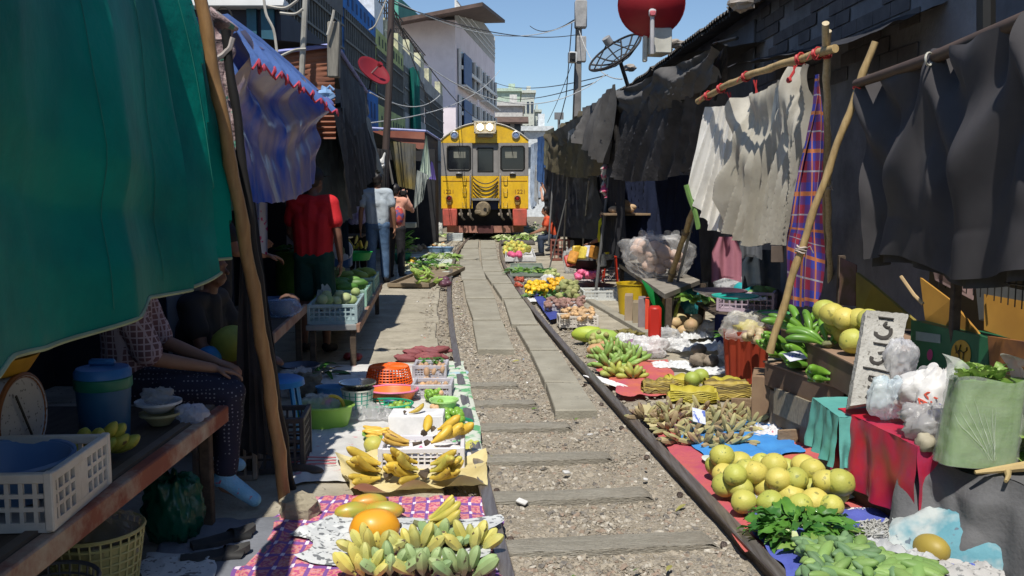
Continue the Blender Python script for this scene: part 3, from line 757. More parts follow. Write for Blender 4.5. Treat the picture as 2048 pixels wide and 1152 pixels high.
# wall plane and eave found from the photo: eave passes these pixels
WR0 = Vector((2.95, -3.)); WR1 = Vector((2.05, 34.))   # wall line, street narrows slightly
EZ = 3.55
mk = thing('market_building', 'long dark walled market building with a corrugated roof along the right of the track', 'building', (WR0.x, 0, 0))
def wx_(Y):
    t = (Y+3)/37; return lerp(WR0.x, WR1.x, t)
mb = MB()
mb.sheet(lambda u, v: (wx_(-3+37*u)+.02*nz((u*60, v*6, 0)), -3+37*u, -.1+(EZ+.12)*v), 60, 8)
mb.add([(wx_(-3), -3, -.1), (wx_(-3)+4, -3, -.1), (wx_(-3)+4, -3, EZ), (wx_(-3), -3, EZ)], [(0,1,2,3)])
part('wall', mb, m_wallr, mk, True, False)
def eave_x(Y): return wx_(Y)-.35-.12*nz((Y*.7, 3, 0))
def roofsheet(u, v):
    Y = -3+37*u; seg = math.floor(Y/1.1)
    ov = .10*(noise.noise(Vector((seg*3.3, 1.2, .5))))
    x = eave_x(Y)+ov+v*3.6
    z = EZ-.12+.30*v*3.6+.022*sin(Y*2*PI/.12)*1.0+.05*noise.noise(Vector((seg*1.7, 2, 3)))
    return (x, Y, z)
part('roof', MB().sheet(roofsheet, 1500, 2), m_corr, mk, True, ang=80)
part('roof_underside', MB().sheet(lambda u, v: Vector(roofsheet(u, v))-Vector((-.02, 0, .045)), 1500, 1), m_corr, mk, True, ang=80)
# patches on the wall, hung plates and bricks
mb = MB()
for r_ in range(9):
    for k in range(14):
        yy = 6.3+k*.30+(r_ % 2)*.15; zz = 2.45+r_*.115
        if noise.noise(Vector((k*.8, r_*.7, 2))) > -.12 and yy < 10: mb.box((wx_(yy)-.012, yy, zz), (.008, .29, .107), rz=.024, b=.003)
part('brickwork', mb, mat((.12,.11,.115), .9, (.08,.075,.08), 8), mk, True)
for (ya, yb, za, zb_) in ((4.4, 5.3, 2.2, 3.4),(9.9, 11.4, 2.35, 3.35),(11.5, 13.2, 2.3, 3.4),(13.4, 15.5, 2.4, 3.3),(2.2, 4.3, 2.9, 3.45)):
    part('wall_panel', MB().box((wx_((ya+yb)/2)-.03, (ya+yb)/2, (za+zb_)/2), (.025, yb-ya, zb_-za), rz=.024, b=.004), mat((.15,.155,.18), .7, (.09,.095,.115), 2, dirt=((.03,.03,.035), 2, .6)), mk, True)
part('drain_pipe', MB().tube([P(1972, -40, 4.6), P(1972, 62, 4.6)], .045, 8), m_blk, mk, True)
# far right street buildings beyond
# ================= utility pole and loudspeaker
up = P(1152, 300, 26.); 
pole = thing('utility_pole', 'tall grey concrete utility pole rising over the right market roofs', 'pole', (up.x, 26, 0))
ztp = P(1155, -25, 26).z
mb = MB(); mb.add([(-.12,-.1,0),(.12,-.1,0),(.12,.1,0),(-.12,.1,0),(-.08+.06,-.07,ztp),(.08+.06,-.07,ztp),(.08+.06,.07,ztp),(-.08+.06,.07,ztp)], [(0,1,5,4),(1,2,6,5),(2,3,7,6),(3,0,4,7),(4,5,6,7)])
part('post', mb, mat((.20,.19,.18), .85, (.13,.125,.12), 3), pole, smooth=False)
part('transformer', MB().box((.1, -.05, ztp-.75), (.34, .3, .75), b=.03).box((.12, 0, ztp-1.7), (.28, .25, .7), b=.02), mat((.36,.35,.34), .7), pole)
part('cable', MB().tube([(-.16, -.12, 1.5), (-.1, -.14, ztp*.5), (-.02, -.14, ztp-1.)], .02, 5), m_blk, pole)
part('cable', MB().tube([(-.5, -.12, ztp-3.8), (-.3, -.14, ztp-3.), (-.15, -.14, ztp-1.)], .015, 5), m_blk, pole)
sp = P(1145, 115, 25.6)
ls = thing('loudspeaker', 'small black loudspeaker with a pale bracket high on the utility pole', 'speaker', sp)
part('case', MB().box((0, 0, 0), (.22, .2, .30), rz=.3, b=.02), mat((.55,.55,.53), .6), ls)
part('grille', MB().box((.0, -.1, -.01), (.17, .03, .25), rz=.3, b=.01).lathe([(.05,0),(.05,.02),(0,.02)], 12, M=Matrix.Translation((0, -.12, -.02)) @ RX), m_blk, ls)
# small far pole
fp = P(1118, 230, 40.)
solo('utility_pole', MB().tube([(fp.x, 40, 0), (fp.x, 40, P(1118, 228, 40).z)], .06, 8).box((fp.x, 40, P(1118, 232, 40).z), (.4, .1, .3)), mat((.2,.2,.2), .8), 'thin far pole with a small box over the right roofs', 'pole')
# brown wood pole at the left in front of the shophouses
lp0 = P(770, 330, 15.5); lp1 = P(783, -20, 15.5)
solo('utility_pole', MB().tube([Vector((lp0.x, 15.5, 0)), lp0, (lp0+lp1)/2+Vector((.02,0,0)), lp1], [.07,.065,.06,.055], 9), mat((.075,.055,.05), .85, (.06,.042,.036), 3, stretch=(4,4,.5)), 'dark brown timber pole in front of the shophouses at the left', 'pole')
# grey conduit in front of the corrugated shed
lp0 = P(603, 158, 8.6); lp1 = P(612, -20, 8.6)
solo('conduit_pipe', MB().tube([lp0, lp1], .028, 8), mat((.38,.36,.31), .6), 'thin pale grey upright pipe in front of the brown corrugated shed', 'pipe')
# ================= overhead cables
m_cab = mat((.05,.045,.045), .6); m_cabw = mat((.55,.55,.53), .6)
def cable(a, b, sag, r=.012, m=None, lab=''):
    a = P(*a); b = P(*b)
    solo('power_cable', MB().tube([a.lerp(b, t)-Vector((0,0,sag*4*t*(1-t))) for t in np.linspace(0, 1, 22)], r, 5), m or m_cab, lab, 'cable', 'cables strung over the street')
cable((785,0,15.5), (1150,42,26), .5, .011, m_cabw, 'pale sagging cable from the timber pole to the top of the utility pole')
cable((785,6,15.5), (1150,70,26), .25, .011, None, 'dark cable from the timber pole to the utility pole')
cable((1148,40,26), (1060,52,50), .3, .02, None, 'short dark cable near the pink block roof')
cable((770,60,15.5), (1210,150,20), .9, .009, m_cabw, 'long low pale cable crossing the sky between pole and right roof')
cable((785,10,15.5), (885,265,30), .1, .010, None, 'dark cable sloping from the timber pole to the train')
cable((785,30,15.5), (960,240,45), .3, .014, None, 'dark cable sloping across the pink block')
cable((640,255,12), (1000,140,50), .6, .012, m_cabw, 'pale cable crossing the pink block windows')
cable((990,165,60), (1215,150,24), .35, .016, None, 'dark cable crossing behind the utility pole, upper')
cable((990,190,60), (1190,165,24), .35, .016, None, 'dark cable crossing behind the utility pole, lower')
cable((1158,60,26), (1245,158,14), .35, .010, m_cabw, 'white wire hanging from the utility pole to the mesh dish')
cable((740,185,15), (880,190,30), .3, .012, m_cabw, 'pale cable stretched along the shophouse balconies')
cable((1150,110,26), (1095,245,33), .1, .010, None, 'thin dark stay wire left of the utility pole')
for k, (pts, lab) in enumerate([([(528,0),(533,30),(548,62),(556,118),(562,112)], 'white cable hanging down the dark shop front'), ([(536,12),(570,16),(596,0)], 'pale cable loop beside the upright pipe'), ([(560,26),(590,28),(606,18)], 'pale cable loop joining the upright pipe'), ([(562,112),(590,100),(612,98)], 'pale cable along the shed top'), ([(655,70),(664,40),(668,20)], 'pale cable bundle beside the blue shophouse'), ([(738,60),(752,48),(772,0)], 'white cable curling up to the timber pole')]):
    Yq = 8.4 if k != 5 else 15.2
    solo('loose_cable', MB().tube([polyc([P(a, b, Yq) for a, b in pts], t) for t in np.linspace(0, 1, 16)], .013, 6), mat((.45,.42,.36), .6), lab, 'cable', 'loose cables at the left')
# ================= satellite dishes
def dish(name, lab, c, rad, aim, m, mesh=False, depth=.16):
    t = thing(name, lab, 'satellite dish', c)
    q = Vector(aim).to_track_quat('Z', 'Y').to_matrix().to_4x4()
    pr = [(rad*k/8, depth*(k/8)**2) for k in range(9)]
    if not mesh:
        part('bowl', MB().lathe(pr+[(rad+.012, depth), (rad+.012, depth-.015)]+[(rad*k/8, depth*(k/8)**2-.012) for k in range(8, -1, -1)], 36, M=q), m, t)
        part('feed_arm', MB().tube([(0,0,0), (0, -.02, rad*.75)], .014, 6, M=q), m_steel, t)
        part('feed_horn', MB().tube([(0,-.02,rad*.7), (0,-.02,rad*.9)], .035, 8, M=q), m, t)
    else:
        mb = MB()
        for k in range(0, 12): mb.tube([(rad*s/8*cos(PI*k/6), rad*s/8*sin(PI*k/6), depth*(s/8)**2) for s in range(9)], .012, 5, M=q)
        for rr in (1., .66, .33): mb.tube([(rad*rr*cos(2*PI*k/36), rad*rr*sin(2*PI*k/36), depth*rr**2) for k in range(37)], .016 if rr == 1 else .008, 5, M=q)
        part('frame', mb, m_bar, t)
        part('mesh_panel', MB().lathe(pr, 36, M=q), mat((.05,.055,.065), .7, alpha=.28), t)
        for k in range(3): part('strut', MB().tube([(rad*.9*cos(2.1*k), rad*.9*sin(2.1*k), depth*.8), (0,0,rad*.8)], .01, 5, M=q), m_bar, t)
        part('feed_horn', MB().tube([(0,0,rad*.72), (0,0,rad*.95)], .06, 10, M=q), mat((.3,.3,.3), .6), t)
    return t
m_rdish = mat((.34,.015,.022), .5, (.26,.012,.018), 2)
c = P(1303, 16, 9.4); d = dish('satellite_dish', 'big dark red satellite dish on the right roof beside the sky', c, .335, (.12, .86, .42), m_rdish)
part('mount', MB().tube([Vector((0, -.05, -.02)), Vector((0, -.07, -.2)), Vector((.01, -.03, -.46))], .022, 8).box((0, -.06, -.06), (.07, .05, .07), b=.01), mat((.5,.48,.48), .5), d)
part('clamp', MB().box((0, -.09, -.07), (.06, .03, .05), b=.008), mat((.55,.12,.14), .5), d)
c = P(1240, 122, 12.5); d = dish('satellite_dish', 'see through mesh satellite dish at the edge of the right roof', c, .40, (-.55, -.35, .75), m_bar, True, .14)
part('mount', MB().tube([Vector((0,0,0)), Vector((.15, .1, -.4))], .03, 6), m_bar, d)
c = P(744, 146, 12.5); d = dish('satellite_dish', 'small red satellite dish beside the timber pole at the left', c, .235, (.62, -.50, .62), mat((.22,.012,.018), .55, (.17,.01,.015), 2), False, .06)
part('mount', MB().tube([Vector((0,.02,0)), Vector((-.05, .1, -.2)), Vector((-.15, .1, -.22))], .014, 6), m_bar, d)
solo('roof_box', MB().box(P(1316, 85, 9.7), (.20, .3, .26), rz=.2, b=.01).box(P(1290, 95, 9.7), (.05, .05, .3), b=.01), mat((.62,.60,.52), .8), 'pale box standing on the right roof under the red dish', 'box')
for k, (a, b) in enumerate([(1482,12),(1500,2),(1348,92),(1330,104),(1258,140)]):
    c = P(a, b-4, lerp(7, 13, k/4)); solo('roof_rubble', MB().ell(c, (.10,.09,.05), amp=.5, seed=k, nu=9, nv=6), mat((.35,.31,.27), .9), ['pale lump','grey chunk','crumbly lump beside the red dish','flat scrap below the red dish','small grey scrap near the mesh dish'][k]+' lying on the edge of the corrugated roof', 'rubble', 'rubble on the corrugated roof', smooth=False)
# ================= cloths, tarpaulins, poles
def bamboo(p0, p1, r0, r1, label, group='bamboo poles of the stalls', bend=.015, name='bamboo_pole', m=None, ties=(), seed=0):
    p0 = Vector(p0); p1 = Vector(p1); L = (p1-p0).length; N = max(3, int(L/.055)); pts = []; rs = []
    side = (p1-p0).cross(Vector((0, 1, 0))).normalized()
    for i in range(N+1):
        t = i/N; pts.append(p0.lerp(p1, t)+side*bend*sin(PI*t*1.3+seed)+side*.004*sin(i*.9))
        k = (i % 5 == 0); rs.append(lerp(r0, r1, t)*(1.14 if k else 1.0))
    mm = m or mat((.50,.36,.17), .5, (.36,.24,.10), 5, stretch=(8,8,1.2), dirt=((.20,.13,.07), 7, .6))
    t = thing(name, label, 'pole', p0, 0, group)
    part('cane', MB().tube(pts, rs, 10), mm, t, True, ang=60)
    for k, (f, col) in enumerate(ties):
        c = p0.lerp(p1, f)+side*bend*sin(PI*f*1.3+seed); d = (p1-p0).normalized(); a = d.orthogonal().normalized(); b = d.cross(a)
        mb = MB(); rr = lerp(r0, r1, f)*1.35
        mb.tube([c+(a*cos(w)+b*sin(w))*rr+d*(w/(2*PI)-1.5)*.014+Vector((0,0,.004*sin(w*2.7))) for w in np.linspace(0, 6*PI, 40)], .0055, 5)
        mb.tube([c+a*rr, c+a*rr+Vector((.03*(k % 2*2-1), -.02, .02)), c+a*rr+Vector((.05*(k % 2*2-1), -.02, -.02))], .003, 4)
        part('tie', mb, mat(col, .5), t, True)
    return t
RED = (.55,.05,.05)
# --- big green tarpaulin at the left
m_green = mat((.0005,.25,.185), .55, (.0005,.15,.12), 1.2, .25, 14, trl=.05, spec=.12, dirt=((.0005,.06,.06), 2, .5))
gt = [(-60,-330,1.55),(120,-170,2.4),(300,-70,3.1),(398,-12,3.85)]
def gtarp(u, v):
    Y = lerp(.9, 4.12, u); ztop = 2.62; 
    tip = P(478, 478, 4.12); zb = 1.165+.10*u**3
    x = lerp(-.98, lerp(-1.49, -1.25, v), u**1.0)
    z = lerp(ztop, zb-.035*abs(sin(u*11)), v)
    fold = .03*sin(u*24+2.2*v+1.3*nz((u*3, v*2, 1)))*(.3+v*.5)+.05*nz((u*4, v*2.2, 5))
    for (ua, ub, wd, am) in ((.30,.36,.10,.035),(.52,.50,.09,.045),(.66,.72,.08,.05),(.12,.22,.12,.04)):
        q = abs(u-lerp(ua, ub, v))/wd; fold += am*max(0, 1-q)**1.5*(.4+.6*v)
    fold -= .03*max(0, 1-abs(v-.80-.25*(u-.5))/.10)*(1-abs(2*u-1)) ; fold += .08*sin(PI*v)*u
    if u > .70: fold += (.11*abs(((u-.70)/.30*2.3+.25*v) % 1-.35)-.03)*(.5+.6*v)*1.6
    x += fold; Y += -.25*v*0+ .03*nz((u*5, v*5, 2))
    if u > .9: x -= (u-.9)*.5
    return Vector((x, Y, z))
gtp = thing('tarpaulin', 'large dark green tarpaulin hanging over the left stall nearest to the camera', 'tarpaulin', gtarp(.5, 1.), 0, 'tarpaulins of the left stalls')
part('sheet', MB().sheet(gtarp, 190, 70), m_green, gtp, True)
for k, u0 in enumerate((.47, .62, .78)): part('seam', MB().tube([gtarp(u0+.015*v*k, v)+Vector((.003,0,0)) for v in np.linspace(.02, .97, 30)], .0013, 4), mat((.02,.20,.15), .6), gtp, True)
part('hem_rope', MB().tube([gtarp(u, 1.0)+Vector((0,0,-.004)) for u in np.linspace(0, 1, 80)], .007, 6), mat((.30,.36,.22), .7), gtp, True)
# crossing straps
for k, pts in enumerate([[(40,130,2.05),(78,380,1.95)], [(176,0,2.35),(178,300,2.3)], [(292,40,3.0),(283,330,2.95)]]):
    pass
bamboo(G(572,1006,0), P(402,-25,3.75), .030, .026, 'long bamboo pole leaning at the right edge of the green tarpaulin', bend=-.012, m=mat((.42,.24,.10), .5, (.30,.16,.065), 4, stretch=(8,8,1), dirt=((.18,.11,.06), 6, .5)))
bamboo(G(588,985,0)+Vector((-.02,.05,0)), P(446,60,4.1), .018, .02, 'dark slender pole standing behind the leaning bamboo', bend=.01, m=mat((.02,.018,.018), .7))
# rolled patterned cloth tied at pole top
c0 = P(446, 95, 4.2)
rc = thing('rolled_cloth', 'bundle of faded rose patterned cloth tied to the top of the leaning bamboo', 'cloth', P(440, 300, 4.2))
pts = [P(a, b, 4.22) for a, b in [(450,35),(438,55),(441,90),(440,130),(443,190),(452,260),(460,330),(472,420)]]
pp = [polyc(pts, t) for t in np.linspace(0, 1, 40)]
m_rose = mat((.42,.32,.32), .85, (.16,.10,.11), 14, .5, 60, det=6, spk=((.10,.26,.20), 18, .62))
part('roll', MB().tube(pp, [.035+.022*sin(k*.5+1)*(1 if k < 12 else .35)+(.02 if k < 11 else 0) for k in range(40)], 14), m_rose, rc, True)
part('roll', MB().tube([p+Vector((.035,.01,.0)) for p in pp[4:]], [.026+.008*sin(k*.9) for k in range(36)], 12), m_rose, rc, True)
part('wire_loop', MB().tube([P(446+18*cos(w), 40+22*sin(w)-4, 4.2) for w in np.linspace(PI*1.1, PI*1.95, 14)], .004, 5), m_blk, rc, True)
part('tie', MB().tube([P(a, b, 4.1) for a, b in [(432,118),(446,110),(460,95),(466,75)]], .012, 6), mat((.45,.40,.38), .8), rc, True)
# black sheet behind the pole
m_blackc = mat((.022,.021,.024), .75, (.012,.012,.014), 3, .3, 30)
solo('black_sheet', hang([(484,395,4.5),(510,405,4.55)], [(470,900,4.5),(572,915,4.6)], 20, 30, .03, 2, 3), m_blackc, 'black plastic sheet hanging beside the leaning bamboo pole', 'sheet')
# --- blue tarpaulin
m_blue_gleam = mat((.035,.11,.52), .24, (.50,.38,.34), 2.1, .15, 9, trl=.3, spec=.8, stretch=(1.2,1.2,.55), ramp=(.36,.60))  # tan second colour paints the gold gleam of the sunlit street into the blue
m_blueflap = mat((.16,.28,.66), .5, (.13,.23,.55), 5, .2, 40, trl=.3)
bt = thing('blue_tarpaulin', 'glossy blue tarpaulin with a scalloped red edged flap over the second left stall', 'tarpaulin', P(550, 400, 5.2), 0, 'tarpaulins of the left stalls')
btop = [(456,60,4.35),(520,98,4.9),(580,145,5.5),(634,195,6.15)]; bbot = [(484,402,4.45),(540,404,5.0),(590,396,5.6),(630,366,6.15)]
part('sheet', hang(btop, bbot, 150, 60, .03, 2.2, 2., .02, -.03, swag=(1, .06)), m_blue_gleam, bt, True)
tp = [P(*a) for a in [(456,36,4.3),(520,82,4.88),(580,132,5.48),(638,186,6.15)]]
def flap(u, v):
    a = linc(tp, u); L = .19+.05*abs(((u*17) % 1)-.5)*2*(1 if v > .9 else 0)
    return a+Vector((.12*v+.02*sin(u*40)*v, -.05*v, -L*v*(1.0-.35*u)))
fl = part('flap', MB().sheet(flap, 136, 10), m_blueflap, bt, True)
mb = MB()
mb.tube([flap(u, 1.0) for u in np.linspace(0, 1, 137)], .006, 5); part('red_trim', mb, mat((.50,.05,.07), .7), bt, True)
for k in range(17): 
    u = (k+.5)/17; part('trim_knot', MB().ell(flap(u, 1.03)+Vector((0,-.01,-.012)), (.010,.009,.018), nu=7, nv=5, amp=.4, seed=k), mat((.42,.05,.10), .7), bt, True)
rf = MB(); rf.sheet(lambda u, v: linc(tp, u)+Vector((-3.2*v, .1*v, .02-.16*v-.06*sin(PI*v))), 40, 8); part('awning_top', rf, m_blueflap, bt, True)
# awning roofs that shade the left stalls
m_awn = mat((.035,.035,.04), .8, (.02,.02,.024), 2)
def awn(name, pts, lab, m=m_awn, grp=None):
    q = [Vector(p) for p in pts]
    mb = MB().sheet(lambda u, v: q[0].lerp(q[1], u).lerp(q[3].lerp(q[2], u), v)+Vector((0, 0, -.06*sin(PI*u)*sin(PI*v)+.03*nz((u*7, v*7, 1)))), 30, 20)
    return solo(name, mb, m, lab, 'awning', grp)
awn('awning', [(-1.20,-7.2,2.64),(-1.45,4.4,2.64),(-4.2,4.4,2.8),(-4.2,-7.2,2.8)], 'dark awning roof above the green tarpaulin at the left')
awn('awning', [(-1.55,6.15,2.2),(-2.3,12.5,2.45),(-4.6,12.5,2.6),(-4.4,6.15,2.45)], 'dark awning roof over the stall of the man in red')
awn('awning', [(-2.35,12.6,2.5),(-2.35,24,2.6),(-5,24,2.7),(-5,12.6,2.7)], 'dark awning roof behind the man in the grey shirt')
# back walls of left stalls
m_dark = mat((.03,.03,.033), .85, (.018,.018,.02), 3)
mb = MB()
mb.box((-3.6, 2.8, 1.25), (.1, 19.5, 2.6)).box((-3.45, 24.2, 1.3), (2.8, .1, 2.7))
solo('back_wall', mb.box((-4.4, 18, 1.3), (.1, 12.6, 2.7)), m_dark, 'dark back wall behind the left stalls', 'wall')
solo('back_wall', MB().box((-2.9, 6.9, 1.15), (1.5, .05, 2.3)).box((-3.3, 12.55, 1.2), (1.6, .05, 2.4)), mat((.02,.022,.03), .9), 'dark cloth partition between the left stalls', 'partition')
solo('light_block_sheet', MB().box((-2.45, .35, 1.3), (2.3, .04, 2.6)), mat((.02,.022,.03), .9), 'unseen dark sheet added to keep light out of the left stall', 'sheet')  # out of view, added to cut ambient light in the left stall
# grey-white door posts behind the seated vendor
for k, (a, b, m_) in enumerate([(352, 366, (.30,.34,.44)), (392, 400, (.30,.27,.23))]):
    p = P(a, 640, 5.1); solo('door_post', MB().box((p.x, 5.1, 1.1), (.085 if k == 0 else .11, .06, 2.2), b=.008), mat(m_, .7), ['pale blue grey post','tan wooden post'][k]+' behind the seated vendor at the left', 'post')
# --- corrugated brown shed
cs = thing('corrugated_shed', 'rusty brown corrugated shed wall above the blue tarpaulin', 'shed', P(615, 300, 8.9))
m_rust = mat((.30,.115,.06), .7, (.20,.075,.045), 3, dirt=((.10,.06,.05), 5, .5))
a = P(560, 108, 8.8); b = P(668, 92, 8.8); zb = P(600, 215, 8.8).z
def corr(u, v):
    z = lerp(lerp(a.z, b.z, u), zb-.3, v); return Vector((lerp(a.x-.2, b.x, u), 8.8+.014*sin(z*2*PI/.052), z))
part('cladding', MB().sheet(corr, 2, 240), m_rust, cs, True, ang=80)
part('blue_trim', MB().tube([P(556,104,8.75), P(668,90,8.75)], .022, 6), mat((.25,.28,.62), .5), cs, True)
part('side_roof', MB().add([P(672,92,8.7), P(734,184,11.6), P(734,184,11.6)+Vector((0,0,-.14)), P(672,92,8.7)+Vector((0,0,-.22)), P(672,92,8.7)+Vector((-1,0,.1)), P(734,184,11.6)+Vector((-1,0,.1))], [(0,1,2,3),(0,4,5,1)]), mat((.05,.04,.035), .8), cs, True)
part('roof_edge', MB().tube([P(674,92,8.66), P(734,184,11.5)], .02, 6), mat((.25,.28,.62), .5), cs, True)
solo('wooden_post', MB().box(P(668,100,8.5), (.11,.1,.50), b=.01, rot=Euler((0,.03,0))), mat((.26,.24,.20), .85, (.14,.13,.11), 6, stretch=(5,5,.7)), 'short weathered wooden post above the blue tarpaulin end', 'post')
# --- dark cloths beyond the blue tarpaulin
m_gc = [mat((.075,.08,.085), .8, (.04,.042,.046), 3, .3, 30), mat((.10,.13,.155), .75, (.05,.06,.075), 4, .3, 30), mat((.03,.03,.033), .8, (.02,.02,.022), 4, .3, 30), mat((.30,.31,.28), .8, (.19,.195,.18), 3, .3, 30)]
def cl(top, bot, m, lab, amp=.03, fr=4, seed=1, sag=.0, nu=50, nv=24, grp='dark cloths hung along the left stalls', cat='cloth', name='hanging_cloth', **k):
    return solo(name, hang(top, bot, nu, nv, amp, fr, seed, sag, **k), m, lab, cat, grp)
cl([(628,215,9.0),(680,205,9.8)], [(640,480,9.2),(705,430,10)], m_gc[1], 'torn grey blue striped cloth right of the blue tarpaulin', .045, 5, 2)
cl([(672,118,8.6),(728,176,11.)], [(690,300,8.8),(738,225,11)], m_gc[0], 'black cloth wall under the sloping blue trimmed roof', .05, 4, 3)
cl([(668,215,8.4),(732,220,10.8)], [(700,440,8.8),(752,335,11.3)], m_gc[2], 'charcoal cloth hanging in long folds left of the timber pole', .07, 4, 5)
cl([(724,225,11),(742,240,12)], [(742,330,11.2),(766,350,12)], m_gc[3], 'narrow pale grey cloth strip beside the charcoal cloth', .05, 2, 6)
cl([(640,300,9.6),(682,290,9.8)], [(650,420,9.8),(700,520,10)], mat((.015,.04,.075), .8), 'dark teal cloth hanging behind the man in red', .03, 3, 7)
solo('plastic_bag', MB().ell(P(651,190,7.2), (.07,.05,.055), amp=.6, fr=2.5, seed=3).tube([P(651,180,7.2), P(660,172,7.2), P(668,180,7.2)], .012, 6), mat((.32,.52,.80), .4, trl=.3), 'light blue plastic bag caught on top of the striped cloth', 'bag')
# brown shed near the train with cloths
bs = thing('brown_shed', 'reddish brown panelled shed with a blue trimmed roof left of the train', 'shed', P(800, 430, 24.5))
xa, xb = P(742, 300, 24.5).x, P(850, 300, 24.5).x; z0, z1 = 1.0, P(800, 262, 24.5).z
mb = MB().box(((xa+xb)/2, 24.5, (z0+z1)/2), (xb-xa, .1, z1-z0)); 
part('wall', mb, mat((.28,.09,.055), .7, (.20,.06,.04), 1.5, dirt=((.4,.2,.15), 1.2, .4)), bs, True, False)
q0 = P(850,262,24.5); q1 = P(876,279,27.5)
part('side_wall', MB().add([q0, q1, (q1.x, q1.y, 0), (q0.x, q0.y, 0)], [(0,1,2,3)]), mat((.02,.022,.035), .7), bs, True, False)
part('roof_edge', MB().tube([P(738,256,24.3), P(852,262,24.3), P(880,280,27.4)], .035, 6), mat((.30,.33,.62), .5), bs, True)
cl([(778,282,18),(832,288,18)], [(795,372,18),(830,380,18)], mat((.12,.12,.11), .8, (.22,.17,.05), 1.5), 'grey and ochre stained cloth hung before the brown shed', .06, 2.5, 8)
cl([(852,272,21),(854,272,21)], [(832,380,20.6),(862,352,21)], mat((.52,.60,.50), .8, (.40,.46,.40), 3), 'pale mint white cloth hanging down to a point', .09, 2, 9)
cl([(834,340,20.5),(856,350,20.5)], [(826,420,20.5),(846,400,20.5)], mat((.35,.38,.36), .8), 'dull grey lower end of cloth under the mint cloth', .06, 2, 12)
cl([(862,322,22),(866,326,22)], [(858,358,22),(872,360,22)], mat((.22,.16,.50), .8), 'small violet cloth beside the mint cloth', .03, 2, 9)
cl([(745,295,15.3),(776,300,15.3)], [(752,345,15.3),(772,420,15.3)], m_gc[2], 'black cloth around the foot of the timber pole', .05, 2, 10)
solo('white_rag', MB().tube([polyc([P(a, b, 14.8) for a, b in [(770,305),(766,318),(762,328),(768,334)]], t) for t in np.linspace(0,1,10)], [.01,.02,.02,.03,.05,.06,.05,.04,.05,.03], 7), mat((.7,.7,.68), .8), 'white rag knotted round the timber pole', 'rag')
for k, (a, b, c_, d_, Y) in enumerate([(775,310,800,440,17),(828,340,836,455,21),(862,330,868,455,25)]):
    solo('stall_pole', MB().tube([P(a, b, Y), P(c_, d_, Y)], .022, 6), mat((.16,.15,.14), .6), ['thin grey pole beside the camera man','thin pole under the mint cloth','thin pole nearest the train at the left'][k], 'pole', 'thin poles of the left stalls')
# ================= right side cloths
m_char = mat((.105,.10,.096), .85, (.06,.056,.054), 3, .06, 300, dirt=((.14,.13,.12), 3, .4))
m_blkr = mat((.07,.065,.065), .8, (.025,.024,.025), 3, .3, 40)
# olive cloth, two layers
cl([(1096,268,21),(1130,246,18.5),(1168,222,15.5),(1216,204,12.6)], [(1096,340,21),(1130,350,18.5),(1170,356,15.5),(1206,345,12.6)], mat((.20,.165,.095), .8, (.10,.085,.06), 1.6, .3, 30, trl=.15), 'olive brown cloth awning hung low over the far right stalls', .11, 5, 3, .05, grp='cloths hung along the right stalls', swag=(3,.05), nu=90)
cl([(1108,262,19),(1150,236,16),(1190,214,13.5)], [(1120,292,19),(1160,280,16),(1180,262,13.5)], mat((.15,.15,.15), .8, (.08,.08,.08), 2, .3, 30), 'torn charcoal flap over the olive awning', .07, 5, 13, .03, grp='cloths hung along the right stalls')
cl([(1168,215,13.5),(1236,168,11.4)], [(1150,278,13.3),(1212,330,11.6)], m_char, 'pointed grey black cloth between the olive awning and the black cloth', .09, 3, 15, .03, grp='cloths hung along the right stalls')
solo('roof_fringe', MB().sheet(lambda u, v: P(lerp(1136,1186,u), lerp(263,232,u)+v*(14+6*sin(u*60)), lerp(17,14,u)), 60, 2), mat((.36,.36,.35), .8), 'pale zigzag fringe under the far corrugated eave', 'fringe')
# black double cloth
bc = [(1238,182,12),(1300,152,10.2),(1375,115,8.7),(1452,84,7.5)]
cl(bc, [(1238,224,11.9),(1290,232,10.3),(1345,212,9.2),(1440,155,7.6)], m_char, 'upper flap of weathered charcoal cloth tied between poles', .06, 6, 21, .04, grp='cloths hung along the right stalls', swag=(2,.05), nu=90, belly=.06)
cl([(1236,200,12.1),(1300,170,10.4),(1375,130,8.9),(1448,95,7.7)], [(1212,350,12.2),(1262,362,10.8),(1320,360,9.6),(1400,330,8.3)], m_blkr, 'long black cloth hanging in straight folds under the charcoal flap', .12, 5.5, 23, .02, grp='cloths hung along the right stalls', nu=110)
solo('tie_pole', MB().tube([P(1452,90,7.5), P(1430,200,7.8)], .016, 6).tube([P(1428,88,7.6), P(1475,76,7.2)], .014, 6), m_blk, 'dark stick holding the corner of the charcoal flap', 'pole')
# white cloths on the bamboo frame
m_wc = mat((.86,.84,.79), .85, (.74,.71,.64), 2.2, .06, 300, trl=.22, stretch=(1,1,.5), dirt=((.33,.29,.22), 2.4, .45))
m_wc2 = mat((.76,.73,.65), .85, (.52,.48,.39), 2.0, .06, 300, trl=.25, stretch=(1,1,.5), dirt=((.22,.19,.15), 2.0, .55))
bamboo(P(1396,203,7.4), P(1668,88,5.62), .022, .026, 'horizontal bamboo carrying the white cloths, tied with red string', ties=[(.10,RED),(.22,RED),(.43,RED),(.80,RED),(.9,RED)], bend=.03)
bamboo(G(1668,700,0), P(1648,48,5.6), .024, .022, 'pale upright bamboo beside the plaid cloth', m=mat((.55,.46,.30), .5, (.42,.34,.2), 5, stretch=(8,8,1)), ties=[(.94,RED),(.62,(.6,.55,.5))])
bamboo(G(1650,690,0), P(1654,64,5.75), .016, .016, 'second thinner upright bamboo behind the pale one', m=mat((.44,.36,.23), .5))
bamboo(P(1540,705,5.25), P(1745,82,4.95), .022, .019, 'bamboo pole leaning across the plaid cloth', ties=[(.87,RED),(.35,(.6,.5,.45))])
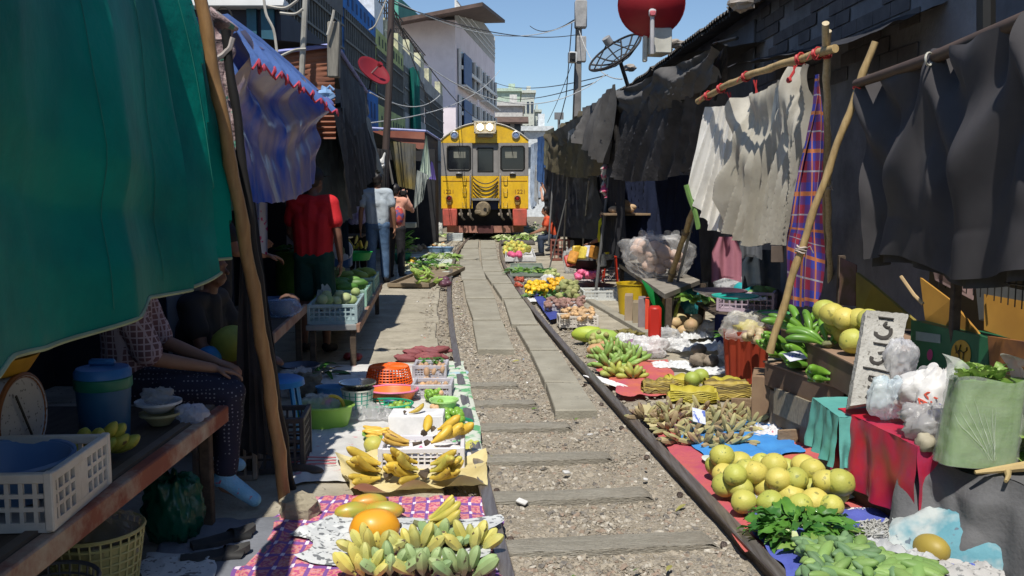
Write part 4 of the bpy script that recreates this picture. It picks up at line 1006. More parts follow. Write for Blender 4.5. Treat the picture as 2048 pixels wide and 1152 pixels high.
solo('tarp_bar', MB().tube([P(1712,168,5.0), P(1860,118,4.3), P(2075,28,3.5)], [.024,.03,.032], 10), mat((.10,.065,.045), .6, (.06,.04,.03), 4), 'brown bar carrying the black mesh tarpaulin at the right', 'bar')
solo('bar_tie', MB().tube([P(1858+9*cos(w)*.8, 118+13*sin(w), 4.22+.03*cos(w)) for w in np.linspace(0, 6.3, 14)], .005, 5), mat((.6,.58,.5), .5), 'white string round the brown bar', 'string')
solo('white_cloth', hang([(1412,214,7.3),(1462,204,7.15),(1505,184,7.0)], [(1372,378,7.35),(1418,458,7.2),(1480,470,7.05)], 130, 60, .06, 3.2, 31, .02), m_wc, 'bright torn white cloth at the left end of the bamboo frame', 'cloth', 'cloths hung along the right stalls')
solo('white_cloth', hang([(1480,196,7.0),(1545,160,6.6),(1600,130,6.3),(1634,110,6.1)], [(1448,452,7.1),(1500,486,6.8),(1545,486,6.5),(1592,482,6.3)], 220, 80, .085, 5.5, 33, .06, swag=(1.6,.05)), m_wc2, 'grey white muslin draped in deep folds from the bamboo', 'cloth', 'cloths hung along the right stalls')
solo('grey_net', hang([(1478,222,7.15),(1520,195,6.8),(1560,170,6.4)], [(1470,460,7.3),(1500,440,7.0),(1560,300,6.55)], 50, 30, .04, 5, 35), mat((.36,.40,.42), .8, (.22,.25,.27), 6), 'grey netting seen between the two white cloths', 'net', 'cloths hung along the right stalls')
solo('green_edging', MB().tube([polyc([P(a, b, 7.3) for a, b in [(1372,370),(1380,398),(1390,425),(1397,458)]], t) for t in np.linspace(0, 1, 14)], .022, 6), mat((.16,.30,.08), .8), 'green hem strip at the corner of the bright white cloth', 'hem')
for k, (a, b, c_, d_, Y) in enumerate([(1454,184,1472,245,7.35),(1507,160,1512,212,6.85),(1588,130,1578,160,6.2)]):
    solo('red_string', MB().tube([P(a, b, Y), P((a+c_)/2+5, (b+d_)/2, Y), P(c_, d_, Y)], .007, 5).tube([P(a+6, b, Y), P(c_-2, d_, Y)], .005, 5).ell(P(c_, d_, Y), .02, nu=7, nv=5, amp=.5), mat(RED, .5), ['leftmost','middle','rightmost'][k]+' red string tying the white cloths to the bamboo', 'string', 'red strings on the bamboo frame')
plaid = uvpat('plaid', 2.6, 6.5, [(.24,.015,.045), (.10,.03,.17), (.03,.04,.30), (.42,.14,.05), (.30,.28,.34)], .85)
def pl_(u, v):
    a = P(lerp(1628,1650,u), 150, 5.72); p = polyc([P(*q) for q in [(1630,150,5.75),(1618,230,5.72),(1600,330,5.72),(1580,440,5.7),(1566,490,5.7),(1572,610,5.7)]], v).lerp(polyc([P(*q) for q in [(1640,150,5.7),(1646,230,5.68),(1646,330,5.66),(1646,440,5.66),(1645,520,5.66),(1632,615,5.66)]], v), u)
    return p+Vector((.012*sin(v*9+u*6), -.035*sin(u*11+v*3)-.02*sin(u*23-v*5), 0))
solo('plaid_cloth', MB().sheet(pl_, 36, 60), plaid, 'red and blue plaid cloth hanging in a narrow drop beside the upright bamboos', 'cloth')
# black mesh tarpaulin
m_mesh = mat((.062,.058,.061), .85, (.042,.039,.043), 2, .06, 300, dirt=((.085,.078,.08), 2.2, .5))
bm = thing('mesh_tarpaulin', 'black mesh tarpaulin hanging in deep swags from the brown bar at the right', 'tarpaulin', P(1880, 520, 4.3), 0)
def mt(u, v):
    Y = lerp(4.98, 3.1, u); x = lerp(1.955, 2.0, u)
    top = 2.14+.06*u; bot = 1.13+.04*sin(u*9)+.05*u
    s = u*2.6; f = abs((s % 1)-.5)*2           # 1 at the ties, 0 mid-swag
    z = lerp(top-.05*(1-f)*(1-v), bot, v)
    d = .10*(1-f)**1.2*sin(PI*min(1, v*1.25))*(1-.3*v)+.035*sin(u*22+v*3+nz((u*3, v*1, 4))*3)*(.35+.65*v)+.03*nz((u*4, v*1.5, 8))
    d += .012*nz((u*16+v*5, v*3, 2))
    d += .055*sin(2*PI*2.0*(v-.42*(1-f*f)))*max(0, 1-1.2*v)+.05*max(0, f-.75)/.25*(1-v)
    ridge = abs(((u*2.6+.35*v) % 1)-.5); d -= .06*max(0, .22-ridge)/.22*sin(PI*v)
    return Vector((x-d, Y, z))
part('sheet', MB().sheet(mt, 160, 70), m_mesh, bm, True, ang=70)
part('lower_flap', MB().sheet(lambda u, v: Vector(mt(u, 1))+Vector((.05+.02*sin(u*40), 0, .10-.14*v)), 100, 6), mat((.055,.052,.055), .85), bm, True)
awn('awning', [(1.7,-2,3.05),(1.9,2.2,2.75),(3.4,2.2,3.0),(3.4,-2,3.0)], 'dark awning roof at the right beside the camera')
awn('awning', [(1.85,9.6,2.95),(1.15,20.5,2.95),(2.6,20.5,3.1),(2.8,9.6,3.1)], 'dark awning roof above the far right stalls')
awn('awning', [(2.15,5.8,2.45),(2.1,9.2,2.75),(2.8,9.2,2.9),(2.85,5.8,2.75)], 'dark awning roof behind the white cloths')
# dark partitions under the right awnings
solo('back_wall', MB().box((2.2, 21.2, 1.3), (1.8, .06, 2.6)), m_dark, 'dark partition at the end of the right stalls', 'partition')
# blue dark curtain
cl([(1240,345,12.4),(1290,350,12.),(1395,350,11.4)], [(1250,490,12.4),(1300,520,12.),(1400,585,11.4)], mat((.010,.018,.055), .85, (.007,.012,.035), 3, .2, 30), 'dark blue curtain hanging inside the right stall', .07, 6, 41, grp='cloths hung along the right stalls', nu=80)
cl([(1200,350,13),(1250,348,11.5)], [(1200,500,13),(1250,520,11.5)], mat((.025,.025,.03), .85), 'black curtain behind the gourd shelf', .05, 5, 43, grp='cloths hung along the right stalls')
cl([(1090,335,24),(1200,345,15)], [(1090,470,24),(1200,480,16)], mat((.03,.035,.05), .85, (.018,.02,.03), 2), 'dark curtain behind the seated people at the far right', .1, 9, 44, grp='cloths hung along the right stalls')
# small clothes near the train at the right
for k, (pts, c_, lab) in enumerate([([(1062,290,27),(1078,282,26),(1066,420,27),(1080,395,26)], (.38,.46,.58), 'pale blue washing hung beside the train'), ([(1076,275,25),(1096,270,24),(1074,360,25),(1092,380,24)], (.05,.12,.30), 'dark blue cloth strip right of the train'), ([(1070,330,26),(1076,330,26),(1068,400,26),(1078,410,26)], (.62,.64,.66), 'white cloth strip right of the train'), ([(1092,262,23),(1108,255,21),(1090,330,23),(1106,345,21)], (.16,.15,.10), 'olive rag at the end of the far awning')]):
    cl(pts[:2], pts[2:], mat(c_, .8), lab, .06, 3, 50+k, grp='washing beside the train')
# pink floral rolled cloth on pole
fp_ = [P(a, b, Y) for a, b, Y in [(1222,236,12.),(1218,262,12.),(1212,300,12.),(1210,330,12.),(1207,372,12.),(1212,395,12.)]]
solo('floral_cloth', MB().tube([polyc(fp_, t) for t in np.linspace(0, 1, 40)], [.035+.02*sin(k*.8)+.012*sin(k*2.1) for k in range(40)], 10), mat((.50,.08,.16), .8, (.42,.42,.36), 9, ramp=(.46,.54)), 'pink and white floral cloth twisted round the stall pole', 'cloth')
# stall poles right
for k, (a, b, c_, d_, Y, r, lab) in enumerate([(1238,180,1190,598,12.2,.022,'grey pole wrapped with the pink floral cloth'),(1140,262,1126,520,17.5,.022,'grey stall pole under the olive awning, left one'),(1178,360,1163,520,15.5,.018,'thin slanting pole right of the olive awning'),(1112,270,1097,490,21,.022,'far stall pole close to the train'),(1132,400,1098,540,17,.014,'short slanting stick above the brown crate')]):
    p0 = P(a, b, Y); p1 = P(c_, d_, Y); p1 = G(c_, d_, 0) if d_ > 505 else p1
    solo('stall_pole', MB().tube([p0, p1], r, 7), mat((.20,.20,.20), .6, (.12,.12,.12), 4), lab, 'pole', 'thin poles of the right stalls')
bamboo(G(1322,640,0), P(1384,415,9.3), .035, .028, 'short thick bamboo pole under the bright white cloth', ties=[(.45,(.3,.2,.1)),(.8,(.3,.2,.1))], bend=.02)
solo('steel_pole', MB().tube([G(1336,640,0), P(1388,430,9.4)], .016, 7), mat((.42,.42,.42), .4, metal=.4), 'thin grey steel pole beside the short thick bamboo', 'pole')
# ================= people
def remesh(mb, name, m, voxel, smooth=3, factor=.5):
    me = mb.mesh(name, m)
    o = bpy.data.objects.new(name, me); C.objects.link(o)
    a = o.modifiers.new('r', 'REMESH'); a.mode = 'VOXEL'; a.voxel_size = voxel; a.use_smooth_shade = True
    if smooth: b = o.modifiers.new('s', 'SMOOTH'); b.iterations = smooth; b.factor = factor
    dg = bpy.context.evaluated_depsgraph_get(); nm = bpy.data.meshes.new_from_object(o.evaluated_get(dg))
    bpy.data.objects.remove(o); nm.name = name
    nm.materials.clear(); nm.materials.append(m)
    nm.polygons.foreach_set('use_smooth', [True]*len(nm.polygons))
    return nm
def cap(mb, a, b, ra, rb, n=12, flat=1.0):
    a = Vector(a); b = Vector(b); d = (b-a); L = d.length
    if L < 1e-6: return
    d.normalize(); pts = []; rs = []
    for k in range(5): w = PI/2*k/4; pts.append(a-d*ra*cos(w)); rs.append(max(.0008, ra*sin(w)))
    for k in range(1, 4): pts.append(a.lerp(b, k/4)); rs.append(lerp(ra, rb, k/4))
    for k in range(5): w = PI/2*(1-k/4); pts.append(b+d*rb*cos(w)); rs.append(max(.0008, rb*sin(w)))
    mb.tube(pts, rs, n, flat=flat)
def chain(mb, pts, rs, n=12, flat=1.0):
    for i in range(len(pts)-1): cap(mb, pts[i], pts[i+1], rs[i], rs[i+1], n, flat)
def hand(mb, wrist, d, palm_n, s=1.0, curl=.5, side=1):
    """palm with four fingers and a thumb; d = direction of the fingers, palm_n = palm normal"""
    d = Vector(d).normalized(); pn = Vector(palm_n); pn = (pn-d*pn.dot(d)).normalized(); x = d.cross(pn)*side
    w = Vector(wrist)
    for k in range(4):
        o = x*(.024-.016*k)*s
        cap(mb, w+o*.6+d*.012*s, w+o+d*.085*s, .015*s, .0125*s, 8)
    for k, L in enumerate((.068, .076, .070, .054)):
        p = w+x*(.027-.018*k)*s+d*.088*s; dd = d.copy(); q = p
        for j in range(3):
            dd = (dd*cos(curl*.55*(j+.6)/1.2)+pn*sin(curl*.55*(j+.6)/1.2)).normalized()
            q2 = q+dd*L*s*(.46, .31, .23)[j]; cap(mb, q, q2, (.0092-.0010*j)*s, (.0086-.0012*j)*s, 7); q = q2
    t0 = w+x*.026*s+d*.025*s; t1 = t0+(x*.75+d*.55+pn*.25).normalized()*.038*s; t2 = t1+(x*.25+d*.85+pn*.35).normalized()*.034*s
    cap(mb, t0, t1, .014*s, .011*s, 8); cap(mb, t1, t2, .011*s, .0085*s, 8)
def person(label, loc, rz, h, J, skin, top=None, bottom=None, hair=None, shoes=None, capm=None, vox=.009, head_dir=(0,1,0), feet=True, sleeve=.55, leg_len=1.0, barefoot=False, group=None, hat=None, headless=False):
    """J: joints in a local frame where the person faces +Y: pelvis, chest, neck, head, then per side shoulder, elbow, wrist, hand dir, palm normal, hip, knee, ankle, toe"""
    s = h/1.72; t = thing('person', label, 'person', loc, rz, group)
    V = lambda k: Vector(J[k])*s
    mb = MB(); pel, chs, nk, hd = V('pelvis'), V('chest'), V('neck'), V('head')
    hdv = Vector(head_dir).normalized(); rt = hdv.cross(Vector((0,0,1))).normalized(); upv = rt.cross(hdv)
    Q = Matrix((rt, hdv, upv)).transposed().to_3x3()
    eu = Q.to_euler()
    # torso
    sh = [V('sh0'), V('sh1')]; hp = [V('hp0'), V('hp1')]
    wd = (sh[1]-sh[0]).normalized()
    for k in (-1, 0, 1):
        cap(mb, pel+wd*k*.07*s, chs+wd*k*.085*s, .095*s, .095*s)
    cap(mb, chs, nk-Vector((0,0,.05*s)), .11*s, .07*s)
    cap(mb, sh[0]*.85+nk*.15, sh[1]*.85+nk*.15, .06*s, .06*s); cap(mb, hp[0], hp[1], .095*s, .095*s)
    for k in (0, 1): cap(mb, sh[k], chs+wd*(k*2-1)*.06*s, .06*s, .08*s); cap(mb, sh[k]*.9+nk*.1, nk+Vector((0,0,.01)), .045*s, .045*s)
    cap(mb, nk-Vector((0,0,.04*s)), hd-upv*.05*s, .052*s, .05*s)
    # head
    mb.ell(hd+upv*.015*s-hdv*.008*s, (.073*s, .092*s, .100*s), eu, 20, 14); mb.ell(hd-upv*.06*s+hdv*.03*s, (.052*s, .056*s, .056*s), eu, 16, 10)
    cap(mb, hd+hdv*.083*s+upv*.0*s, hd+hdv*.104*s-upv*.028*s, .008*s, .0135*s, 8)
    cap(mb, hd+hdv*.082*s-upv*.062*s-rt*.02*s, hd+hdv*.082*s-upv*.062*s+rt*.02*s, .0095*s, .0095*s, 8)
    for k in (-1, 1):
        mb.ell(hd+rt*.073*s*k-upv*.01*s-hdv*.005*s, (.010*s, .021*s, .032*s), eu, 10, 8)
        cap(mb, hd+hdv*.080*s+upv*.020*s+rt*k*.016*s, hd+hdv*.074*s+upv*.020*s+rt*k*.045*s, .009*s, .008*s, 7)
    for k in (0, 1):
        el, wr = V(f'el{k}'), V(f'wr{k}')
        chain(mb, [sh[k], sh[k].lerp(el, .5), el], [.052*s, .046*s, .038*s]); chain(mb, [el, el.lerp(wr, .35), wr], [.039*s, .037*s, .025*s])
        hand(mb, wr, J.get(f'hd{k}', (0,0,-1)), J.get(f'pn{k}', (1 if k == 0 else -1, 0, 0)), s, J.get(f'curl{k}', .6), -1 if k else 1)
        kn, an = V(f'kn{k}'), V(f'an{k}')
        chain(mb, [hp[k], hp[k].lerp(kn, .5), kn], [.088*s, .074*s, .055*s]); chain(mb, [kn, kn.lerp(an, .3), kn.lerp(an, .65), an], [.055*s, .056*s, .042*s, .034*s])
        if feet:
            to = V(f'to{k}'); cap(mb, an-Vector((0,0,.03*s)), to, .036*s, .026*s); cap(mb, an-Vector((0,0,.035*s)), an+(an-to).normalized()*.03*s-Vector((0,0,.03*s)), .035*s, .03*s)
    bo = bpy.data.objects.new('body', remesh(mb, 'body', skin, vox*s, 2)); C.objects.link(bo); bo.parent = t
    g = .014*s
    if top:
        mb = MB()
        for k in (-1, 0, 1): cap(mb, (pel+wd*k*.072*s)-Vector((0,0,.03*s)), chs+wd*k*.088*s, .095*s+g, .095*s+g*.9)
        cap(mb, chs, nk-Vector((0,0,.055*s)), .11*s+g, .07*s+g)
        cap(mb, sh[0]*.85+nk*.15, sh[1]*.85+nk*.15, .06*s+g, .06*s+g)
        for k in (0, 1):
            el = V(f'el{k}'); wr = V(f'wr{k}'); cap(mb, sh[k], chs+wd*(k*2-1)*.06*s, .06*s+g, .08*s+g); cap(mb, sh[k]*.9+nk*.1, nk-Vector((0,0,.01)), .045*s+g*.8, .045*s+g*.6)
            if sleeve <= 1: chain(mb, [sh[k], sh[k].lerp(el, sleeve)], [.054*s+g, .050*s+g*1.6])
            else: chain(mb, [sh[k], el, el.lerp(wr, sleeve-1)], [.054*s+g, .046*s+g, .036*s+g])
        nm = remesh(mb, 'shirt', top, .012*s, 2)
        crease(nm, .006*s, 9, 1); o = bpy.data.objects.new('shirt', nm); C.objects.link(o); o.parent = t
        mb = MB(); mb.tube([nk+(rt*cos(w)*.062+hdv*sin(w)*.062)*s+Vector((0,0,-.012*s+.01*s*cos(w*2))) for w in np.linspace(0, 2*PI, 20)], .014*s, 7); part('collar', mb, top, t)
    if bottom:
        m_, frac = bottom; mb = MB()
        cap(mb, hp[0], hp[1], .095*s+g, .095*s+g)
        for k in (-1, 0, 1): cap(mb, pel+wd*k*.07*s, pel+wd*k*.07*s+(chs-pel)*.12, .095*s+g*.7, .093*s+g*.7)
        for k in (0, 1):
            kn, an = V(f'kn{k}'), V(f'an{k}')
            if frac <= 1: chain(mb, [hp[k], hp[k].lerp(kn, frac)], [.088*s+g, (.075*s+g*1.6)])
            else:
                e = kn.lerp(an, frac-1); chain(mb, [hp[k], hp[k].lerp(kn, .5), kn, kn.lerp(e, .4), e], [.088*s+g, .076*s+g, .058*s+g, .056*s+g, .048*s+g*.9])
        nm = remesh(mb, 'trousers', m_, .012*s, 2); crease(nm, .006*s, 11, 3)
        o = bpy.data.objects.new('trousers' if frac > 1 else 'shorts', nm); C.objects.link(o); o.parent = t
    if hair:
        mb = MB(); mb.ell(hd+upv*.024*s-hdv*.018*s, (.083*s, .095*s, .102*s), eu, 20, 14, amp=.08, fr=5, seed=3)
        if hat is None: mb.ell(hd-hdv*.045*s-upv*.02*s, (.074*s, .062*s, .075*s), eu, 16, 10, amp=.1, fr=5)
        o = bpy.data.objects.new('hair', remesh(mb, 'hair', hair, .009*s, 1)); C.objects.link(o); o.parent = t
    if hat:
        mb = MB(); mb.ell(hd+upv*.045*s-hdv*.015*s, (.094*s, .105*s, .088*s), eu, 20, 12)
        hv = [hd+upv*.045*s+(rt*cos(w)*.09+hdv*(.06+.13*sin(w)))*s for w in np.linspace(0, PI, 14)]
        mb.add(hv+[p-upv*.008*s for p in hv], [list(range(14)), list(range(27, 13, -1))]+[(k, k+1, 15+k, 14+k) for k in range(13)])
        part('cap', mb, hat, t)
    if shoes:
        for k in (0, 1):
            an, to = V(f'an{k}'), V(f'to{k}'); mb = MB(); cap(mb, an-Vector((0,0,.03*s)), to, .044*s, .036*s); cap(mb, an-Vector((0,0,.035*s)), an+(an-to).normalized()*.035*s-Vector((0,0,.03*s)), .042*s, .036*s)
            so_ = bpy.data.objects.new('shoe', remesh(mb, 'shoe', shoes, .011*s, 1)); C.objects.link(so_); so_.parent = t
    return t
def crease(me, a, f, seed):
    n = len(me.vertices); co_ = np.zeros(n*3, dtype=np.float32); me.vertices.foreach_get('co', co_); no = np.zeros(n*3, dtype=np.float32); me.vertices.foreach_get('normal', no)
    co_ = co_.reshape(-1, 3); no = no.reshape(-1, 3)
    d = np.array([noise.noise(Vector((p[0]*f, p[1]*f, p[2]*f*.6+seed)))+.6*(1-2*abs(noise.noise(Vector((p[0]*f*.9+p[2]*6, p[1]*f, p[2]*f*1.2+seed+7))))) for p in co_], dtype=np.float32)*a
    co_ += no*d[:, None]; me.vertices.foreach_set('co', co_.ravel()); me.update()
STAND = dict(pelvis=(0,0,.97), chest=(0,0,1.24), neck=(0,.0,1.44), head=(0,.015,1.60), sh0=(-.175,0,1.39), sh1=(.175,0,1.39), el0=(-.23,-.01,1.10), el1=(.23,-.01,1.10), wr0=(-.235,.05,.86), wr1=(.235,.05,.86),
    hp0=(-.085,0,.90), hp1=(.085,0,.90), kn0=(-.10,.02,.50), kn1=(.10,.02,.50), an0=(-.11,-.01,.09), an1=(.11,-.01,.09), to0=(-.13,.15,.035), to1=(.13,.15,.035))
def pose(**k): d = dict(STAND); d.update(k); return d
sk = mat((.30,.145,.085), .55, (.24,.11,.065), 5); skd = mat((.17,.08,.05), .55, (.13,.06,.04), 5); skl = mat((.50,.27,.19), .5, (.43,.22,.15), 5)
hairm = mat((.012,.010,.010), .5, (.02,.016,.015), 20)
jeans = mat((.075,.14,.25), .8, (.04,.085,.17), 6, .3, 60, dirt=((.14,.22,.34), 5, .5))
greym = mat((.40,.45,.49), .85, (.34,.39,.44), 4, .2, 80)
mblk = mat((.014,.014,.018), .8, (.02,.02,.024), 6)
# grey shirt man
g = G(757, 566, 0)
person('man in light grey polo shirt and blue jeans, back to the camera', g, .0, 1.84, pose(el0=(-.25,-.02,1.11), wr0=(-.27,.02,.85), el1=(.25,-.02,1.11), wr1=(.26,.04,.84)), sk, greym, (jeans, 1.93), hairm, mblk, vox=.011)
# man in red
g = G(632, 706, 0)
person('man in red T-shirt and dark green shorts, back to the camera', g, -.12, 1.73, pose(el0=(-.24,.05,1.12), wr0=(-.20,.22,.98), hd0=(.1,1,-.2), el1=(.24,-.02,1.10), wr1=(.245,.03,.86), head=(.01,.03,1.60)), skd, mat((.52,.012,.018), .8, (.42,.008,.014), 4, .2, 60), (mat((.008,.05,.038), .85), .82), hairm, mblk, head_dir=(.35,.9,0), vox=.01, hat=mblk)
bg = thing('shopping_bag', 'white bag with dark stripes hanging from the hand of the man in red', 'bag', G(648, 640, .55))
b0 = P(650, 565, 8.2)
part('bag_body', MB().sheet(lambda u, v: b0+Vector(((u-.5)*(.06+.16*v)+.012*sin(v*9), .04*sin(PI*u)*v-.02, -.02-.24*v+.01*sin(u*9))), 16, 16), uvpat('stripe', 6, 1, [(.62,.64,.60), (.62,.64,.60)]), bg, True)
part('stripe', MB().sheet(lambda u, v: b0+Vector((-.055+.045*u-.06*v*.6, -.055, -.06-.18*v)), 8, 8), uvpat('stripe', 4, 1, [(.05,.08,.08), (.55,.58,.55)]), bg, True)
# photographer in peach
g = G(792, 556, 0)
pc = person('woman in peach blouse holding a camera up towards the train', g, -.25, 1.66, pose(el0=(-.17,.22,1.24), wr0=(-.03,.30,1.50), hd0=(.5,.3,.8), pn0=(0,1,.3), el1=(.26,.20,1.22), wr1=(.10,.30,1.50), hd1=(-.6,.2,.8), pn1=(0,1,.3), curl0=1.3, curl1=1.3, head=(0,.04,1.59)), skl, mat((.66,.33,.24), .85, (.55,.26,.18), 5), (mblk, 1.95), hairm, mblk, vox=.011)
cam_ = thing('camera_body', 'small black camera with a pale lens ring held by the woman in peach', 'camera', P(806, 386, 15.9))
part('case', MB().box((0,0,0), (.13,.07,.09), rz=-.25, b=.012), m_blk, cam_); part('lens', MB().tube([(0,.03,0),(.02,.11,0)], .035, 12), m_steel, cam_)
solo('patterned_bag', MB().ell(P(797, 432, 15.7), (.09,.07,.16), amp=.25, seed=4), mat((.55,.07,.04), .7, (.12,.08,.22), 12, ramp=(.45,.55)), 'red and violet patterned bag hanging at the hip of the woman in peach', 'bag')
# green cap person
g = P(716, 565, 16.8); g.z = 0
person('person in dark green cap and violet blouse behind the man in grey', g, .1, 1.70, pose(), sk, mat((.30,.22,.42), .85, (.55,.50,.60), 16), (mblk, 1.9), hairm, None, vox=.012, hat=mat((.02,.10,.07), .7))
# seated poses
def seat(h=.45, lean=.05, knees=.42, **k):
    d = dict(pelvis=(0,0,h+.10), chest=(0,lean,h+.37), neck=(0,lean+.04,h+.57), head=(0,lean+.08,h+.73), sh0=(-.175,lean+.02,h+.52), sh1=(.175,lean+.02,h+.52), el0=(-.22,lean+.12,h+.26), el1=(.22,lean+.12,h+.26), wr0=(-.15,lean+.33,h+.18), wr1=(.15,lean+.33,h+.18), hd0=(.2,1,-.3), hd1=(-.2,1,-.3), pn0=(0,0,-1), pn1=(0,0,-1),
        hp0=(-.09,.02,h+.06), hp1=(.09,.02,h+.06), kn0=(-.13,knees,h+.03), kn1=(.13,knees,h+.03), an0=(-.13,knees-.02,.08), an1=(.13,knees-.02,.08), to0=(-.15,knees+.14,.03), to1=(.15,knees+.14,.03))
    d.update(k); return d
# seated vendor near left: checked shirt, dotted trousers, blue socks
gv = P(255, 700, 4.18); gv.z = 0
m_chk = mat((.20,.10,.12), .85, (.12,.07,.09), 8)
def cloth_check(m, c2, f):
    """woven check added in object space"""
    m = m.copy(); n, l, b = nodes(m); tc = n.new('ShaderNodeTexCoord'); sp = n.new('ShaderNodeSeparateXYZ'); l.new(tc.outputs['Object'], sp.inputs[0])
    fac = None
    for ax in (0, 1, 2):
        a = n.new('ShaderNodeMath'); a.operation = 'MULTIPLY'; a.inputs[1].default_value = f; l.new(sp.outputs[ax], a.inputs[0])
        fr = n.new('ShaderNodeMath'); fr.operation = 'FRACT'; l.new(a.outputs[0], fr.inputs[0])
        lt = n.new('ShaderNodeMath'); lt.operation = 'LESS_THAN'; lt.inputs[1].default_value = .22; l.new(fr.outputs[0], lt.inputs[0])
        if fac is None: fac = lt.outputs[0]
        else:
            mx = n.new('ShaderNodeMath'); mx.operation = 'MAXIMUM'; l.new(fac, mx.inputs[0]); l.new(lt.outputs[0], mx.inputs[1]); fac = mx.outputs[0]
    old = b.inputs['Base Color'].links[0].from_socket; mx = n.new('ShaderNodeMixRGB'); l.new(fac, mx.inputs[0]); l.new(old, mx.inputs[1]); mx.inputs[2].default_value = (*c2, 1); l.new(mx.outputs[0], b.inputs['Base Color']); return m
def dots(m, c2, f, thr=.3):
    m = m.copy(); n, l, b = nodes(m); tc = n.new('ShaderNodeTexCoord'); v = n.new('ShaderNodeTexVoronoi'); v.inputs['Scale'].default_value = f; v.inputs['Randomness'].default_value = .25; l.new(tc.outputs['Object'], v.inputs[0])
    lt = n.new('ShaderNodeMath'); lt.operation = 'LESS_THAN'; lt.inputs[1].default_value = thr; l.new(v.outputs['Distance'], lt.inputs[0])
    old = b.inputs['Base Color'].links[0].from_socket; mx = n.new('ShaderNodeMixRGB'); l.new(lt.outputs[0], mx.inputs[0]); l.new(old, mx.inputs[1]); mx.inputs[2].default_value = (*c2, 1); l.new(mx.outputs[0], b.inputs['Base Color']); return m
vb = person('seated vendor in checked shirt, dotted navy trousers and pale blue socks', gv, R(-78), 1.62, seat(.60, .0, .47, wr1=(.10,.42,.66+.06), el1=(.2,.14,.80), wr0=(-.1,.40,.72), el0=(-.22,.12,.82), kn0=(-.06,.46,.62), kn1=(.14,.50,.60), an0=(-.06,.40,.20), an1=(.14,.46,.16), to0=(-.06,.51,.17), to1=(.16,.60,.05)), mat((.33,.18,.12), .55, (.27,.14,.09), 5), cloth_check(m_chk, (.42,.34,.40), 34), (dots(mat((.022,.022,.045), .85), (.20,.20,.24), 52, .22), 1.85), hairm, None, sleeve=.9, vox=.008)
m_sock = mat((.32,.58,.78), .85, (.20,.46,.68), 8, .3, 90, spk=((.60,.12,.18), 24, .67))
for k in (0, 1):
    s = 1.62/1.72; J_ = {'an0': (-.06,.40,.20), 'to0': (-.06,.51,.17), 'an1': (.14,.46,.16), 'to1': (.16,.60,.05)}
    an, to = Vector(J_[f'an{k}'])*s, Vector(J_[f'to{k}'])*s; mb = MB(); cap(mb, an+Vector((0,0,.10)), an, .048, .044); cap(mb, an, to, .046, .034); cap(mb, an, an+(an-to).normalized()*.03-Vector((0,0,.02)), .044, .038)
    o = bpy.data.objects.new('sock', remesh(mb, 'sock', m_sock, .009, 2)); C.objects.link(o); o.parent = vb
# vendor in jeans on the blue stool
gv = P(395, 800, 5.15); gv.z = 0
person('vendor in grey blue jeans sitting on the blue stool behind the leaning bamboo', gv, R(-100), 1.6, seat(.42, .05, .40, an1=(.13,.34,.09), to1=(.15,.48,.04)), skd, mblk, (mat((.07,.10,.13), .8, (.045,.06,.085), 5), 1.9), hairm, mat((.06,.035,.03), .7), vox=.01)
# dark clothed person whose hand shows beside the leaning bamboo
gv = P(432, 700, 6.0); gv.z = 0
person('person in black beside the blue tarpaulin holding out one hand with a white towel', gv, R(-60), 1.66, pose(el1=(.26,.10,1.16), wr1=(.22,.30,1.13), hd1=(.0,1,-.25), pn1=(0,0,-1), el0=(-.24,.08,1.18), wr0=(-.14,.30,1.16), hd0=(0,1,.2), curl1=1.0), sk, mblk, (mblk, 1.9), hairm, mblk, vox=.009)
solo('towel', MB().sheet(lambda u, v: P(lerp(506,534,u), lerp(402,505,v), 5.75)+Vector((0, .02*sin(u*9), .015*sin(u*5))), 14, 16), mat((.42,.42,.47), .85, (.36,.36,.42), 5, spk=((.40,.02,.12), 22, .58)), 'white towel with dark red print hanging under the blue tarpaulin', 'towel')
# far right people
g = G(1090, 498, 0); g = Vector((P(1112, 480, 21.5).x, 21.5, 0))
person('person in red shirt and dark jeans on a low seat near the train', g, R(95), 1.6, seat(.42, .2, .40), sk, mat((.62,.09,.03), .8, (.55,.07,.03), 3), (mat((.03,.045,.08), .85), 1.9), hairm, mblk, vox=.014)
g = Vector((P(1108, 450, 23).x, 23, 0))
person('person in dark clothes raising both arms to take a picture of the train', g, R(60), 1.72, pose(el0=(-.17,.24,1.30), wr0=(-.05,.34,1.52), hd0=(.2,.3,.9), el1=(.24,.26,1.34), wr1=(.10,.36,1.62), hd1=(-.2,.2,.9)), skl, mblk, (mblk, 1.9), hairm, mblk, vox=.014)
g = Vector((P(1200, 470, 15.5).x+.25, 15.5, 0))
person('seated vendor with a pale grey shoulder in the shade left of the gourd shelf', g, R(70), 1.6, seat(.5, .1, .4), sk, mat((.12,.14,.18), .85), (mblk, 1.9), hairm, mblk, vox=.014)
